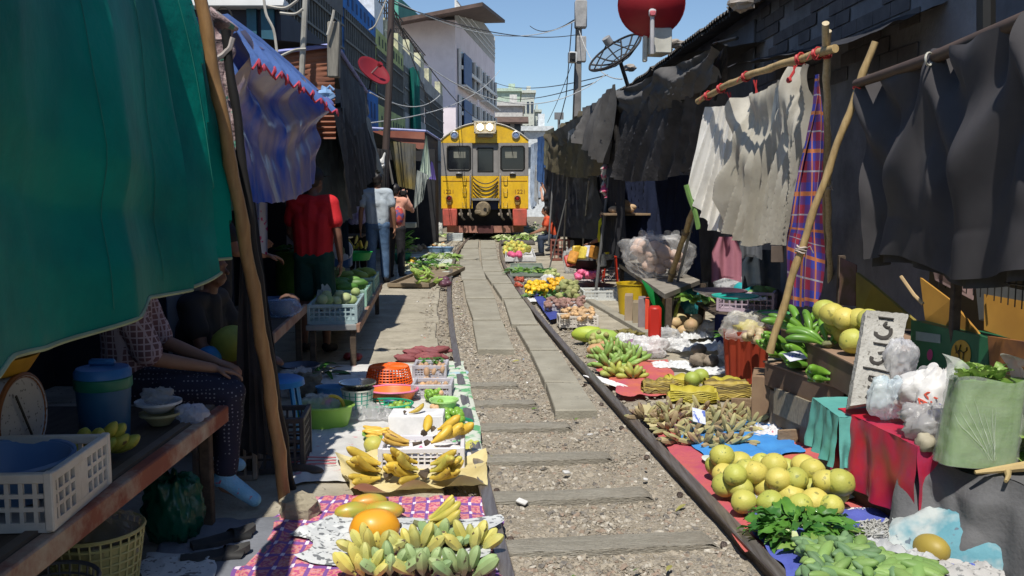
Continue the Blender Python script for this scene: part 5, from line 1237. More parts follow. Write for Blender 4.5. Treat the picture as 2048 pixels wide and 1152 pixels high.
# garments under the white cloths
def garment(lab, px0, px1, py0, py1, Y, m, seed=0):
    def fn(u, v):
        w = .5+(u-.5)*(.55+.45*min(1, v*3)); return P(lerp(px0, px1, w), lerp(py0, py1, v)-(8*sin(PI*u) if v > .9 else 0), Y)+Vector((0, .06*sin(u*PI)+.02*sin(u*14+seed), 0))
    return solo('shirt', MB().sheet(fn, 24, 20), m, lab, 'shirt', 'clothes under the white cloths')
garment('pink sleeveless shirt hanging in the shade under the white cloths', 1424, 1484, 474, 566, 7.9, mat((.42,.17,.22), .85, (.34,.13,.17), 4), 1)
garment('grey shirt hanging next to the pink shirt', 1480, 1524, 470, 520, 8.0, mat((.13,.14,.16), .85), 2)
garment('dark camouflage cloth hanging behind the muslin', 1484, 1560, 500, 580, 8.3, mat((.05,.06,.07), .85, (.015,.03,.05), 7), 3)
solo('paper_label', MB().box(P(1555, 508, 7.6), (.11, .01, .14), b=.002), mat((.13,.10,.085), .8), 'brown card label hanging behind the muslin', 'label')
# ================= goods: shared builders
def crate(label, loc, rz, w, d, h, m, group=None, taper=.0, nx=9, nz_=3, name='plastic_crate', solid_mid=True, cat='crate', floor=True, bar=.012):
    t = thing(name, label, cat, loc, rz, group); mb = MB(); th = .012
    def wall(x0, y0, x1, y1, n):
        L = math.hypot(x1-x0, y1-y0); a = math.atan2(y1-y0, x1-x0); cx_, cy_ = (x0+x1)/2, (y0+y1)/2; T = Matrix.Translation((cx_, cy_, 0)) @ Matrix.Rotation(a, 4, 'Z')
        mb.box((0,0,h-.014), (L+th*1.6, th*1.9, .028), M=T, b=.003); mb.box((0,0,.014), (L, th, .028), M=T)
        for k in range(1, nz_): mb.box((0,0,.028+(h-.056)*k/nz_), (L, th*.8, bar), M=T)
        for k in range(n+1): mb.box((-L/2+L*k/n, 0, h/2), (bar, th*.9, h-.03), M=T)
        if solid_mid: mb.box((0,0,h/2), (L*.2, th*.85, h-.03), M=T)
    wall(-w/2, -d/2, w/2, -d/2, nx); wall(-w/2, d/2, w/2, d/2, nx); n2 = max(3, int(nx*d/w)); wall(-w/2, -d/2, -w/2, d/2, n2); wall(w/2, -d/2, w/2, d/2, n2)
    for i in (-1, 1):
        for j in (-1, 1): mb.box((i*w/2, j*d/2, h/2+.004), (.026, .026, h), b=.004)
    part('lattice', mb, m, t, smooth=False)
    if floor: part('base', MB().box((0,0,.012), (w-.02, d-.02, .012)), m, t, smooth=False)
    return t
def bowl(label, loc, r, h, m, name='bowl', cat='bowl', group=None, r0=.6, lip=.008, inner=None, rim=None, sx=1, sy=1, rz=0, n=28):
    t = thing(name, label, cat, loc, rz, group)
    pr = [(0,.004),(r*r0,.0),(lerp(r*r0, r, .45), h*.4),(r*.97, h*.9),(r, h),(r+lip, h+.002),(r+lip, h-.008),(r-.006, h-.006),(r*.93, h*.85),(lerp(r*r0, r, .4), h*.38),(r*r0*.95, .010),(0,.011)]
    part('wall', MB().lathe(pr, n, sx=sx, sy=sy), m, t, ang=50)
    if rim: part('rim', MB().tube([((r+lip*.6)*cos(w)*sx, (r+lip*.6)*sin(w)*sy, h) for w in np.linspace(0, 2*PI, n+1)], lip, 6), rim, t)
    return t
def colander(label, loc, r, h, m, inverted=False, name='plastic_basket', cat='basket', rz=0, n=32, rows=5, r0=.72, rim=None, group=None, sx=1, sy=1, fl=1.0):
    t = thing(name, label, cat, loc, rz, group); mb = MB()
    rr = lambda k: lerp(r*r0, r, (k/rows)**fl); zz = lambda k: h*k/rows
    Z = (lambda z: h-z) if inverted else (lambda z: z)
    for k in range(rows+1): mb.tube([(rr(k)*cos(w)*sx, rr(k)*sin(w)*sy, Z(zz(k))) for w in np.linspace(0, 2*PI, n+1)], .0075 if k == rows else .0045, 5)
    for j in range(n):
        w = 2*PI*j/n; mb.tube([(rr(k)*cos(w)*sx, rr(k)*sin(w)*sy, Z(zz(k))) for k in range(rows+1)], .0042, 4)
    for q in (.25, .5, .75): mb.tube([(r*r0*q*cos(w)*sx, r*r0*q*sin(w)*sy, Z(.002)) for w in np.linspace(0, 2*PI, n+1)], .005, 4)
    for j in range(0, n, 1): w = 2*PI*j/n; mb.tube([(0,0,Z(.001)), (r*r0*cos(w)*sx, r*r0*sin(w)*sy, Z(.001))], .004, 4)
    part('lattice', mb, m, t)
    part('bottom', MB().lathe([(0, Z(.0)-.0), (r*r0*.98, Z(.0)-.0)], n, sx=sx, sy=sy), m, t)
    if rim: part('rim', MB().tube([(r*cos(w)*sx, r*sin(w)*sy, Z(h)) for w in np.linspace(0, 2*PI, n+1)], .012, 7), rim, t)
    return t
# ---- fruit meshes
def banana_me(L, r, curve, m, name='banana', angular=False, n=9, tipc=None, N=14):
    mb = MB(); pts = []; rs = []; a = -curve/2; p = Vector((0,0,0)); st = L/N
    for k in range(N+1):
        t = k/N; pts.append(p.copy()); 
        env = (min(1, .28+2.1*max(0, t-.10))**.8 if t < .5 else 1-max(0, (t-.70)/.30)**2.2*.76)
        if t < .1: env = .30
        rs.append(r*env); w = curve*(t-.0); p = p+Vector((cos(w-.0), 0, sin(w)))*st
    mb.tube(pts, rs, n); return mb.mesh(name, m, ang=28 if angular else 75)
def yaw_pitch(y, p, roll=0): return Matrix.Rotation(y, 4, 'Z') @ Matrix.Rotation(-p, 4, 'Y') @ Matrix.Rotation(roll, 4, 'X')
def fan_hand(label, loc, rz, mes, n, spread, m_stem, L, r, group, tilt=.2, layers=1, stem_len=.05, roll=0., cat='banana hand', name='banana_hand', jit=.12):
    t = thing(name, label, cat, loc, rz, group)
    part('stem', MB().tube([(-.02,0,.0+r), (-.02-stem_len*.5, 0, r*1.3), (-.02-stem_len, .005, r*1.9)], [r*1.05, r*.8, r*.6], 8), m_stem, t)
    for l_ in range(layers):
        for i in range(n-l_):
            f = (i-(n-l_-1)/2); a = f*spread/max(1, n-1)*1.0
            M = Matrix.Translation((0, f*r*.75, r+.0+l_*r*1.45)) @ yaw_pitch(a+rnd(-jit, jit)*.4, tilt+l_*.12+rnd(-jit, jit), rnd(-.5, .5)+roll)
            o = link_mesh('banana', random.choice(mes), M, t); s = rnd(.88, 1.08); o.matrix_local = M @ Matrix.Diagonal((s, s*rnd(.95,1.1), s, 1))
    return t
def crown_hand(label, loc, rz, mes, m_stem, r, group, n=7, name='banana_hand', cat='banana hand', tilt=1.0, arc=2.4, rows=2, rscale=1.):
    """short fat bananas standing up from a common stem like a crown"""
    t = thing(name, label, cat, loc, rz, group)
    part('stem', MB().ell((0,0,r*.6), (r*1.6, r*1.1, r*.8), amp=.4, seed=n), m_stem, t)
    for row in range(rows):
        for i in range(n-row*2):
            f = (i-(n-row*2-1)/2)/max(1, (n-row*2-1)/2); a = f*arc/2+rnd(-.1,.1)
            dd = Vector((sin(a), -.30-.35*row+rnd(-.1,.1), cos(a)*(.55+.45*min(1.2, tilt)))).normalized(); zz_ = (Vector((-f*.6, -1, .2))); yy_ = zz_.cross(dd).normalized(); zz_ = dd.cross(yy_)
            M = Matrix.Translation((r*1.5*f, -r*1.2*row-r*.2*(1-abs(f)), r*.55)) @ Matrix((dd, yy_, zz_)).transposed().to_4x4() @ Matrix.Rotation(PI+rnd(-.5,.5), 4, 'X')
            s = rnd(.85, 1.12)*rscale; o = link_mesh('banana', random.choice(mes), M @ Matrix.Diagonal((s, s, s, 1)), t)
    return t
m_stemb = mat((.10,.07,.045), .8, (.05,.035,.025), 20); m_stemg = mat((.22,.26,.09), .7, (.10,.09,.05), 12)
my = mat((.64,.44,.06), .45, (.48,.36,.06), 9, obr=.18, spk=((.16,.09,.03), 34, .66), coat=.1)
my2 = mat((.62,.50,.10), .45, (.42,.42,.08), 8, obr=.15, spk=((.13,.08,.03), 30, .68))
mgr = mat((.155,.32,.035), .4, (.10,.24,.03), 7, obr=.2, spk=((.05,.08,.02), 40, .72), coat=.15)
mst = mat((.36,.45,.19), .6, (.22,.34,.15), 6, obr=.2, spk=((.09,.08,.04), 40, .66))
msty = mat((.64,.53,.12), .55, (.44,.46,.15), 6, obr=.15, spk=((.11,.08,.04), 40, .66))
mpale = mat((.44,.38,.17), .6, (.31,.30,.15), 7, obr=.2, spk=((.16,.10,.08), 26, .62))
mpale2 = mat((.38,.29,.15), .6, (.27,.20,.12), 7, obr=.2, spk=((.15,.09,.08), 26, .6))
B_yel = [banana_me(.165, .0185, 1.1, my), banana_me(.15, .018, .8, my), banana_me(.16, .019, 1.25, my2)]
B_grn = [banana_me(.225, .0245, .95, mgr), banana_me(.205, .0235, .7, mgr)]
B_stg = [banana_me(.125, .0225, .45, mst, angular=True, n=6), banana_me(.115, .023, .6, mst, angular=True, n=6)]
B_sty = [banana_me(.125, .022, .45, msty, angular=True, n=6), banana_me(.115, .0225, .6, msty, angular=True, n=6)]
B_mix = [B_stg[0], B_sty[0], B_stg[1]]
B_pal = [banana_me(.145, .018, .5, mpale, angular=True, n=6), banana_me(.13, .0185, .35, mpale2, angular=True, n=6), banana_me(.14, .0175, .6, mpale, angular=True, n=6)]
def globe_me(r, m, name='fruit', sq=.92, amp=.05, fr=1.5, seed=0, nu=20, nv=13, top=None): return MB().ell((0,0,0), (r, r, r*sq), nu=nu, nv=nv, amp=amp, fr=fr, seed=seed, top=top).mesh(name, m, ang=80)
def put(name, me, p, rz=None, s=1., label=None, cat=None, group=None, tilt=.3):
    o = bpy.data.objects.new(name, me); C.objects.link(o); o.location = p
    o.rotation_euler = (rnd(-tilt, tilt), rnd(-tilt, tilt), rnd(0, 6.28) if rz is None else rz); o.scale = (s, s, s)
    return tag(o, label, cat, group)
def pile(name, mes, quad, n, z, s, label, cat, group, zj=.0, tilt=.4, inset=.0, hump=.0, rzr=None):
    """n separate pieces heaped over a patch given by four photo pixels on the plane z"""
    q = [G(a, b, z) for a, b in quad]
    for k in range(n):
        u, v = rnd(.04, .96), rnd(.04, .96); p = q[0].lerp(q[1], u).lerp(q[3].lerp(q[2], u), v)
        hz_ = hump*(1-(2*u-1)**2)*(1-(2*v-1)**2)
        put(name, random.choice(mes), p+Vector((0,0,hz_+rnd(0, zj))), None if rzr is None else rnd(*rzr), s*rnd(.85, 1.15), label, cat, group, tilt)
def bagm(a, c=.75, tint=(1,1,1)): return mat(tuple(min(.95, c*x) for x in tint), .3, tuple(c*.85*x for x in tint), 5, .5, 18, trl=.45, alpha=a, spec=.6)
def bag(label, c, r, seed, m, handles=True, name='plastic_bag', rz=0, amp=.5, group=None, flat=.8, cat='bag', nu=64, nv=40):
    t = thing(name, label, cat, c, rz, group)
    def tp(v, w):
        c_, s_ = cos(w), sin(w); g_ = 1-2*abs(noise.noise(Vector((c_*2.2+seed, s_*2.2+v*3, v*2.4)))); k_ = 1-2*abs(noise.noise(Vector((c_*4.5+v*3, s_*4.5+seed, v*5-c_*2))))
        return .92+.10*noise.noise(Vector((c_*4+seed, s_*4, v*5)))+.17*g_*g_+.12*k_*abs(k_)-(.35*max(0, v-.7)/.3)
    part('bag_body', MB().ell((0,0,r[2]*flat), r, nu=nu, nv=nv, amp=amp*.5, fr=1.7, seed=seed, top=tp), m, t, ang=60)
    if handles:
        for s_ in (-1, 1):
            part('handle', MB().sheet(lambda u, v: Vector((s_*r[0]*(.25+.25*u)+.1*r[0]*sin(v*6), (v-.5)*r[1]*.5, r[2]*flat*1.7+r[2]*.28*sin(PI*v)*(1+.5*sin(u*5+seed)))), 5, 12), m, t)
    return t
def leaf_sheet(mb, p, d, L, w, bend=.6, roll=0., fold=.25, nu=4, nv=8, m=0, wav=.0, seed=0):
    """single leaf blade starting at p, heading d"""
    p = Vector(p); d = Vector(d).normalized(); s = d.cross(Vector((0,0,1)))
    if s.length < .05: s = Vector((1,0,0))
    s.normalize(); up = s.cross(d); s = (s*cos(roll)+up*sin(roll)); up = s.cross(d)
    def fn(u, v):
        q = v; wd = w*sin(PI*min(1, q*.94+.06))**.75*(1-.25*q)
        x = (u-.5)*2
        return p+d*L*(q-.12*bend*q*q)+s*wd*.5*x+up*(-bend*L*.45*q*q+fold*wd*.5*abs(x)+wav*w*sin(q*14+x*3+seed)*abs(x))
    return mb.sheet(fn, nu, nv, m)
def greens(label, c, rad, n, L, w, mats, group=None, name='leafy_greens', cat='vegetables', h=.05, bend=.7, dirv=None, seed=0, up=.4, wav=.05, stems=None):
    random.seed(seed+50); t = thing(name, label, cat, c, 0, group); mbs = [MB() for _ in mats]
    for k in range(n):
        a = rnd(0, 6.28); rr = rad*math.sqrt(random.random()); p = Vector((rr*cos(a), rr*sin(a), rnd(.01, h)*(1-.5*rr/rad)))
        d = Vector((cos(a)+rnd(-.7,.7), sin(a)+rnd(-.7,.7), rnd(-.05, up))) if dirv is None else Vector(dirv)+Vector((rnd(-.5,.5), rnd(-.5,.5), rnd(-.1,.3)))
        leaf_sheet(random.choice(mbs), p, d, L*rnd(.7,1.2), w*rnd(.7,1.2), bend*rnd(.4,1.2), rnd(-.6,.6), .3, wav=wav, seed=k)
    for mb, m in zip(mbs, mats):
        if mb.v: part('leaves', mb, m, t, ang=60)
    if stems:
        mb = MB()
        for k in range(stems[0]):
            a = rnd(0, 6.28); p = Vector((rnd(-.6,.6)*rad, rnd(-.6,.6)*rad, rnd(.005, h*.7))); mb.tube([p, p+Vector((cos(a), sin(a), .15))*L*.5, p+Vector((cos(a), sin(a), .1))*L], .004, 5)
        part('stalks', mb, stems[1], t)
    return t
g1 = mat((.12,.30,.04), .5, (.07,.20,.03), 8, trl=.25, coat=.1); g2 = mat((.06,.19,.03), .5, (.03,.12,.02), 8, trl=.2, coat=.1); g3 = mat((.30,.44,.11), .5, (.20,.34,.07), 8, trl=.25); g4 = mat((.62,.66,.40), .55, (.44,.54,.22), 6, trl=.2)
g5 = mat((.16,.27,.12), .6, (.10,.19,.09), 9, obr=.2)
m_paper = mat((.66,.67,.66), .8, (.55,.57,.57), 3, .2, 40, trl=.12, spk=((.22,.22,.22), 42, .60)); m_wht = mat((.80,.79,.77), .55, (.70,.69,.68), 4)
m_news = mat((.60,.62,.62), .8, (.46,.48,.49), 4, .15, 40, spk=((.16,.17,.18), 30, .56))
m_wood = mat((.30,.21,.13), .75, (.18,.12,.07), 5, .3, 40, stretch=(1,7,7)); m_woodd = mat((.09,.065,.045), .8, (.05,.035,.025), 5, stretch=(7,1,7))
cb = mat((.33,.21,.13), .85, (.27,.17,.10), 4, .1, 50); cb_shaded = mat((.20,.13,.085), .85, (.14,.09,.06), 4)
def table(label, x0, x1, y0, y1, z, th, m, legm=None, name='table', rz=0, leg=.05, legs=True, group=None):
    c = ((x0+x1)/2, (y0+y1)/2, 0); t = thing(name, label, 'table', c, rz, group); w = x1-x0; d = y1-y0
    part('table_top', MB().box((0,0,z-th/2), (w, d, th), b=.006), m, t)
    if legs:
        for i in (-1, 1):
            for j in (-1, 1): part('leg', MB().box((i*(w/2-leg), j*(d/2-leg), (z-th)/2), (leg, leg, z-th), b=.005), legm or m, t)
    return t
# ================= left stall, near
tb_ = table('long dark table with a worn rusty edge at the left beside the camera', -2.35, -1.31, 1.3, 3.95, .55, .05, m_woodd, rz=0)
part('edge_board', MB().box((.535, 0, .515), (.05, 2.66, .075), b=.006, m=0), mat((.27,.075,.04), .7, (.20,.05,.03), 4, dirt=((.46,.40,.30), 3.2, 1.0)), tb_)
part('edge_strip', MB().box((.49, 0, .556), (.035, 2.6, .012)), mat((.16,.12,.09), .7), tb_)
tbl = .555
crate('white lattice crate holding a blue bowl on the near left table', (-1.53, 2.62, tbl), .06, .46, .40, .17, mat((.62,.58,.53), .5, (.52,.48,.44), 5, dirt=((.35,.28,.22), 6, .4)), nx=12, nz_=3)
bowl('wide pale blue bowl inside the white crate', (-1.53, 2.62, tbl+.03), .20, .13, mat((.12,.24,.46), .4, (.10,.20,.40), 3), inner=None)
put('red_fruit', globe_me(.035, mat((.5,.07,.03), .5), sq=1), Vector((-1.62, 2.47, tbl+.055)), label='small orange red fruit seen through the crate lattice', cat='fruit')
fan_hand('dull yellow bananas behind the white crate on the near left table', Vector((-1.50, 3.12, tbl)), R(-35), [banana_me(.17,.025,.7,mat((.38,.36,.06), .5, (.22,.28,.05), 7, spk=((.1,.07,.03),30,.66)))], 5, 1.2, m_stemg, .17, .025, 'bananas on the left', layers=2, tilt=.12)
# hanging scale with big dial
c = P(62, 850, 2.7); c.z = tbl
sc_ = thing('scale', 'brown market scale with a big pale round dial and a yellow pan', 'scale', (-1.80, 2.98, tbl))
part('housing', MB().box((0,0,.17), (.24,.24,.32), b=.03), mat((.20,.06,.02), .6, (.14,.04,.015), 5), sc_)
DM = Matrix.Translation((.135, -.02, .19)) @ Matrix.Rotation(PI/2, 4, 'Y') @ Matrix.Rotation(0, 4, 'X')
dl = part('dial', MB().lathe([(0,.02),(.135,.02),(.145,.03),(.15,0),(.15,-.03)], 36, M=DM), mat((.46,.46,.50), .4, (.40,.40,.45), 6, spk=((.12,.12,.14), 60, .62)), sc_)
part('rim', MB().tube([DM @ Vector((.147*cos(w), .147*sin(w), .02)) for w in np.linspace(0, 2*PI, 40)], .010, 6), mat((.26,.09,.03), .5), dl)
part('needle', MB().box((0,0,0), (.004,.008,.2), M=Matrix.Translation((.165,-.02,.19)) @ Matrix.Rotation(.5, 4, 'X')), m_blk, dl)
part('pan', MB().lathe([(0,.345),(.15,.35),(.19,.40),(.195,.40),(.155,.34),(0,.335)], 28), mat((.60,.32,.02), .5), sc_)
bowl('pale shallow bowl resting on the yellow pan of the scale', (-1.76, 3.0, tbl+.405), .17, .07, mat((.50,.42,.34), .5), r0=.5)
# water cooler
wc = thing('water_cooler', 'blue water cooler drum with a green band next to the scale', 'cooler', (-1.58, 3.42, tbl))
part('drum', MB().lathe([(0,0),(.088,0),(.098,.16),(.10,.20)], 28), mat((.03,.12,.24), .45, (.02,.09,.19), 4), wc)
part('band', MB().lathe([(.102,.195),(.106,.20),(.106,.235),(.10,.24)], 28), mat((.02,.19,.13), .45), wc)
part('lid', MB().lathe([(.104,.24),(.104,.262),(.095,.275),(.03,.285),(0,.285)], 28).box((0,0,.295), (.10,.03,.025), b=.008), mat((.03,.16,.46), .4), wc)
bowl('white enamel bowl behind the cooler', (-1.45, 3.62, tbl+.05), .085, .045, mat((.55,.58,.64), .3), r0=.5)
bowl('yellowish bowl under the white enamel bowl', (-1.44, 3.61, tbl), .075, .05, mat((.45,.40,.22), .4), r0=.5)
bag('crumpled pale blue plastic beside the enamel bowl', (-1.33, 3.66, tbl), (.06,.06,.045), 4, bagm(.5, .85, (.8,.9,1.1)), handles=False)
bag('thin clear plastic heap on the enamel bowl', (-1.46, 3.64, tbl+.085), (.06,.05,.035), 14, bagm(.5, .6), handles=False)
# under the table
tubb = colander('pale yellow laundry basket under the near left table', G(205, 1215, 0)+Vector((-.06,.1,0)), .17, .26, mat((.58,.54,.24), .55, (.48,.44,.18), 4), n=30, rows=8, r0=.78, name='laundry_basket')
part('liner', MB().lathe([(.128,.01),(.162,.235)], 30), mat((.50,.46,.2), .6), tubb)
bag('clear plastic bag bulging out of the yellow basket', tubb.location+Vector((-.01,0,.14)), (.15,.14,.11), 6, bagm(.30, .5), handles=False)
g = G(100, 1290, 0); colander('dark grey basket in front of the yellow basket', g, .16, .22, mat((.16,.16,.17), .6), n=28, rows=6, r0=.8)
g = G(350, 1085, 0); bag('green plastic sack standing under the table end', g, (.12,.10,.17), 8, mat((.005,.12,.07), .3, (.004,.08,.05), 5, .4, 16, trl=.25, spec=.6), handles=False, amp=.3, flat=.95)
crate('worn beige crate on the ground behind the blue socks', Vector((P(455,900,4.7).x, 4.75, 0)), .15, .30, .36, .34, mat((.36,.30,.25), .6, (.26,.21,.17), 5, dirt=((.14,.10,.08), 5, .6)), nx=6, nz_=3)
crate('dark crate on the ground behind the leaning bamboo', (-1.30, 4.85, 0), .1, .32, .30, .30, mat((.07,.06,.06), .6), nx=8, nz_=5, solid_mid=False)
solo('red_basket', MB().lathe([(.07,0),(.085,.12),(.088,.12),(.072,0),(0,0)], 20, c=(P(468,860,4.7).x, 4.7, .35)), mat((.25,.05,.04), .6, (.32,.25,.2), 14), 'small red and white basket on top of the beige crate', 'basket')
# shoes: a pair of black sandals
for k, (a, b, rz) in enumerate([(432,1122,-1.25),(448,1088,-.95)]):
    g = G(a, b, .012); t = thing('sandal', ['nearer black slip on sandal on the grey mat','farther black slip on sandal lying over the first'][k], 'sandal', g, rz, 'pair of black sandals')
    def sole(u, v): return Vector(((u-.5)*.095*(1-.28*abs(v-.42)-.2*max(0,v-.85)*5*0)*(sin(PI*min(1,v*.94+.05))**.28), (v-.5)*.27, .03+.008*(v-.3)**2*8))
    mb = MB(); mb.sheet(sole, 8, 16); mb.sheet(lambda u, v: Vector(sole(1-u, v))-Vector((0,0,.028)), 8, 16)
    ed = [sole(0, v) for v in np.linspace(0,1,17)]+[sole(1, v) for v in np.linspace(1,0,17)]
    mb.add([p for p in ed]+[p-Vector((0,0,.028)) for p in ed], [(i, (i+1) % 34, 34+(i+1) % 34, 34+i) for i in range(34)])
    part('sole', mb, mat((.03,.03,.032), .6, (.06,.058,.055), 8), t, ang=50)
    part('strap', MB().sheet(lambda u, v: Vector((.055*cos(PI*u), .02+.075*v+.02*sin(PI*u), .02+.038*sin(PI*u)*(1-.35*v))), 14, 6), m_blk, t)
# mats on the ground at the left
solo('grey_mat', ground_sheet([(290,1200),(560,1150),(560,1040),(330,1050)], 30, 24, .014, 4, 1, .010, 1), mat((.20,.21,.24), .9, (.14,.15,.17), 3, .3, 60), 'grey cloth mat under the black sandals', 'mat')
solo('paper_sheet', crumple(G(360,1130,.03), .30, .26, .02, 5, rz=.2), m_paper, 'pale sheet of paper on the grey mat left of the sandals', 'paper')
pm = uvpat('print', 15, 9, [(.46,.08,.20), (.62,.24,.20), (.60,.28,.34), (.20,.08,.30), (.80,.70,.80)], .75)
solo('purple_mat', ground_sheet([(420,1210),(1034,1210),(988,1003),(588,1000)], 110, 60, .012, 6, 2, .014, 1.3, fold=.02), pm, 'purple and pink printed plastic mat at the bottom left', 'mat')
solo('stone', MB().ell(G(600, 1016, .06), (.10,.075,.062), amp=.30, fr=2.3, seed=5, nu=12, nv=7, pw=.6), mat((.33,.29,.21), .9, (.24,.21,.15), 8, .6, 40), 'chipped block of stone beside the foot of the leaning bamboo', 'stone', smooth=False)
# newspaper under the papayas
solo('newspaper', crumple(G(800,1085,.028), .74, .52, .024, 7, 60, 44, rz=-.12, fr=3.2, lift=.03), m_news, 'crumpled newspaper spread under the papayas and short bananas', 'newspaper')
solo('newspaper', crumple(G(668,1068,.03), .30, .24, .05, 17, 30, 26, rz=-.5, fr=4), m_news, 'torn newspaper corner curling up left of the papayas', 'newspaper')
m_pap = mat((.78,.31,.015), .38, (.68,.35,.03), 4, coat=.25, spk=((.55,.42,.05), 9, .62)); m_pap2 = mat((.68,.24,.03), .4, (.36,.34,.05), 6, coat=.2, ramp=(.42,.62))
def papaya(px, py, z, L, r, rz, m, lab, seed):
    p = G(px, py, z+r*.8); t = thing('papaya', lab, 'papaya', p, rz, 'papayas on the newspaper')
    part('flesh', MB().ell((0,0,0), (L/2, r, r*.92), nu=22, nv=20, amp=.04, fr=2, seed=seed, top=None, M=Matrix.Rotation(0, 4, 'Z')), m, t, ang=80)
    part('stem_scar', MB().ell((L/2*.99,0,0), (.007,.012,.012), nu=8, nv=6), m_stemb, t)
papaya(750, 1055, .03, .215, .085, R(12), m_pap, 'big round bright orange papaya, largest of the papayas', 1)
papaya(706, 1022, .03, .17, .044, R(24), m_pap2, 'reddish orange long papaya at the left of the group', 2)
papaya(738, 1004, .04, .17, .042, R(14), m_pap2, 'greenish orange papaya lying behind the others', 3)
papaya(768, 1020, .03, .18, .045, R(-4), m_pap2, 'orange papaya just behind the biggest one', 4)
# short banana hands in front
spec = [(886,1058,.03,R(12),'y','greenish yellow long banana hand lying behind the short ones'),(752,1112,.03,R(-16),'sy','spotted yellow short banana hand left below the big papaya'),(832,1106,.03,R(4),'sy','yellow green short banana hand in the middle of the front group'),(890,1098,.03,R(-20),'sg','bluish green short banana hand right of the middle'),(942,1102,.03,R(14),'sy','bright yellow short banana hand next to the left rail'),(780,1150,.03,R(8),'sg','green short banana hand front left above the frame edge'),(850,1150,.03,R(-5),'mx','green and yellow short banana hand front centre'),(926,1154,.03,R(8),'sg','green short banana hand front right by the rail'),(735,1152,.03,R(-14),'sy','yellow short banana hand at the front left corner')]
for i, (a, b, z, rz, kd, lab) in enumerate(spec):
    p = G(a, b, z)
    if kd == 'y': fan_hand(lab, p+Vector((-.06,0,0)), rz, [banana_me(.16,.019,.75,my2)], 5, .5, m_stemg, .16, .019, 'banana hands on the newspaper', tilt=.15, layers=2)
    else: crown_hand(lab, p, rz, {'sy': B_sty, 'sg': B_stg, 'mx': B_mix}[kd], m_stemb, .025, 'banana hands on the newspaper', n=5, tilt=1.25, arc=1.5, rscale=.98)
B_yelb = [banana_me(.195, .0225, 1.1, my), banana_me(.18, .022, .8, my), banana_me(.19, .023, 1.25, my2)]
# --- yellow paper with three hands of ripe bananas
m_yp = mat((.74,.65,.36), .75, (.62,.50,.22), 4, .3, 30, trl=.15)
def ypf(u, v):
    q = [G(a, b, 0) for a, b in [(700,1004),(975,985),(972,925),(672,930)]]; p = q[0].lerp(q[1], u).lerp(q[3].lerp(q[2], u), v)
    e = min(u, 1-u, v, 1-v); p.z = .018+.045*max(0, 1-e*7)**2*(1+.6*sin(u*17+v*9))+.012*abs(nz((u*7, v*5, 1))); p.x += .02*nz((u*4, v*4, 3)); p.y += .03*nz((u*4, v*4, 8))
    return p
solo('yellow_paper', MB().sheet(ypf, 60, 30), m_yp, 'crinkled yellow paper with rolled up rim under the ripe bananas', 'paper')
for k, (a, b, rz, lab) in enumerate([(762,962,R(178),'ripe yellow banana hand at the left of the yellow paper'),(835,958,R(196),'ripe yellow banana hand with dark stems in the middle of the yellow paper'),(862,962,R(-4),'ripe yellow banana hand at the right of the yellow paper')]):
    fan_hand(lab, G(a, b, .03), rz, B_yelb, 4, .95, m_stemb, .19, .023, 'ripe banana hands on the yellow paper', layers=3, tilt=.05, stem_len=.04, roll=(PI*.5 if k == 2 else -PI*.5)*.6)
# --- white sack mats
sackm = uvpat('check', 9, 5, [(.64,.63,.60), (.58,.57,.54), (.60,.60,.58)], .8)
solo('sack_mat', ground_sheet([(566,978),(955,930),(912,727),(648,735)], 90, 70, .010, 5, 3, .010, 1.4, fold=.018), mat((.62,.61,.585), .8, (.50,.49,.47), 5, .3, 60, spk=((.55,.25,.27), 14, .66)), 'white woven sack with faint red print spread under the baskets', 'mat')
solo('printed_strip', ground_sheet([(900,890),(975,930),(928,728),(895,728)], 12, 60, .010, 5, 33, .022, .6), mat((.55,.58,.50), .7, (.12,.36,.16), 8, ramp=(.42,.5)), 'green and white printed plastic strip along the left rail', 'mat')
mb = MB()
for k in range(3): a = G(566,918+k*8,.035); b = G(672,915+k*6,.035); mb.tube([a, (a+b)/2+Vector((0,.01,.004)), b], .004, 4)
solo('red_strings', mb, mat((.55,.16,.18), .8), 'thin red stripes of string on the white sack', 'string')
# baskets and bowls
colander('bright orange basket turned upside down at the back of the white sack', G(778,768,.012), .185, .14, mat((.85,.13,.01), .42, (.78,.11,.01), 4), inverted=True, n=40, rows=7, r0=.82, fl=.8)
ob = bowl('orange basin with a pink rim in front of the orange basket', G(786,803,.012), .175, .09, mat((.82,.22,.04), .45), name='basin', cat='basin', r0=.7, sy=.8, rim=mat((.80,.22,.38), .5))
solo('blue_box', MB().box(G(786,800,.05), (.13,.09,.03), b=.01), mat((.05,.12,.25), .4), 'small blue box lying in the orange basin', 'box')
pt = bowl('green checked pot with a steel bowl on top', G(716,826,.012), .105, .17, uvpat('check', 14, 6, [(.72,.74,.66), (.05,.36,.28), (.70,.72,.62)], .5), name='pot', cat='pot', r0=.85)
for c_ in pt.children: pass
mb = MB().sheet(lambda u, v: (.1075*cos(2*PI*u)*(.87+.13*v), .1075*sin(2*PI*u)*(.87+.13*v), .01+.15*v), 40, 6); part('checked_band', mb, uvpat('gingham', 16, 5, [(.74,.76,.68), (.04,.36,.27)], .5), pt)
bowl('shiny steel bowl on the green checked pot', pt.location+Vector((0,0,.165)), .118, .05, mat((.62,.62,.62), .22, metal=.95), r0=.55)
colander('green oval basket tray left of the lime leaves', G(772,822,.012), .185, .055, mat((.03,.38,.20), .45), n=36, rows=3, r0=.82, sy=.72)
for k in range(9): put('lime', globe_me(.022, mat((.28,.42,.07), .4, (.20,.34,.05), 5)), G(802+rnd(-20,18), 812+rnd(-7,7), .05), label='lime lying in the green oval basket', cat='lime', group='limes in the oval basket')
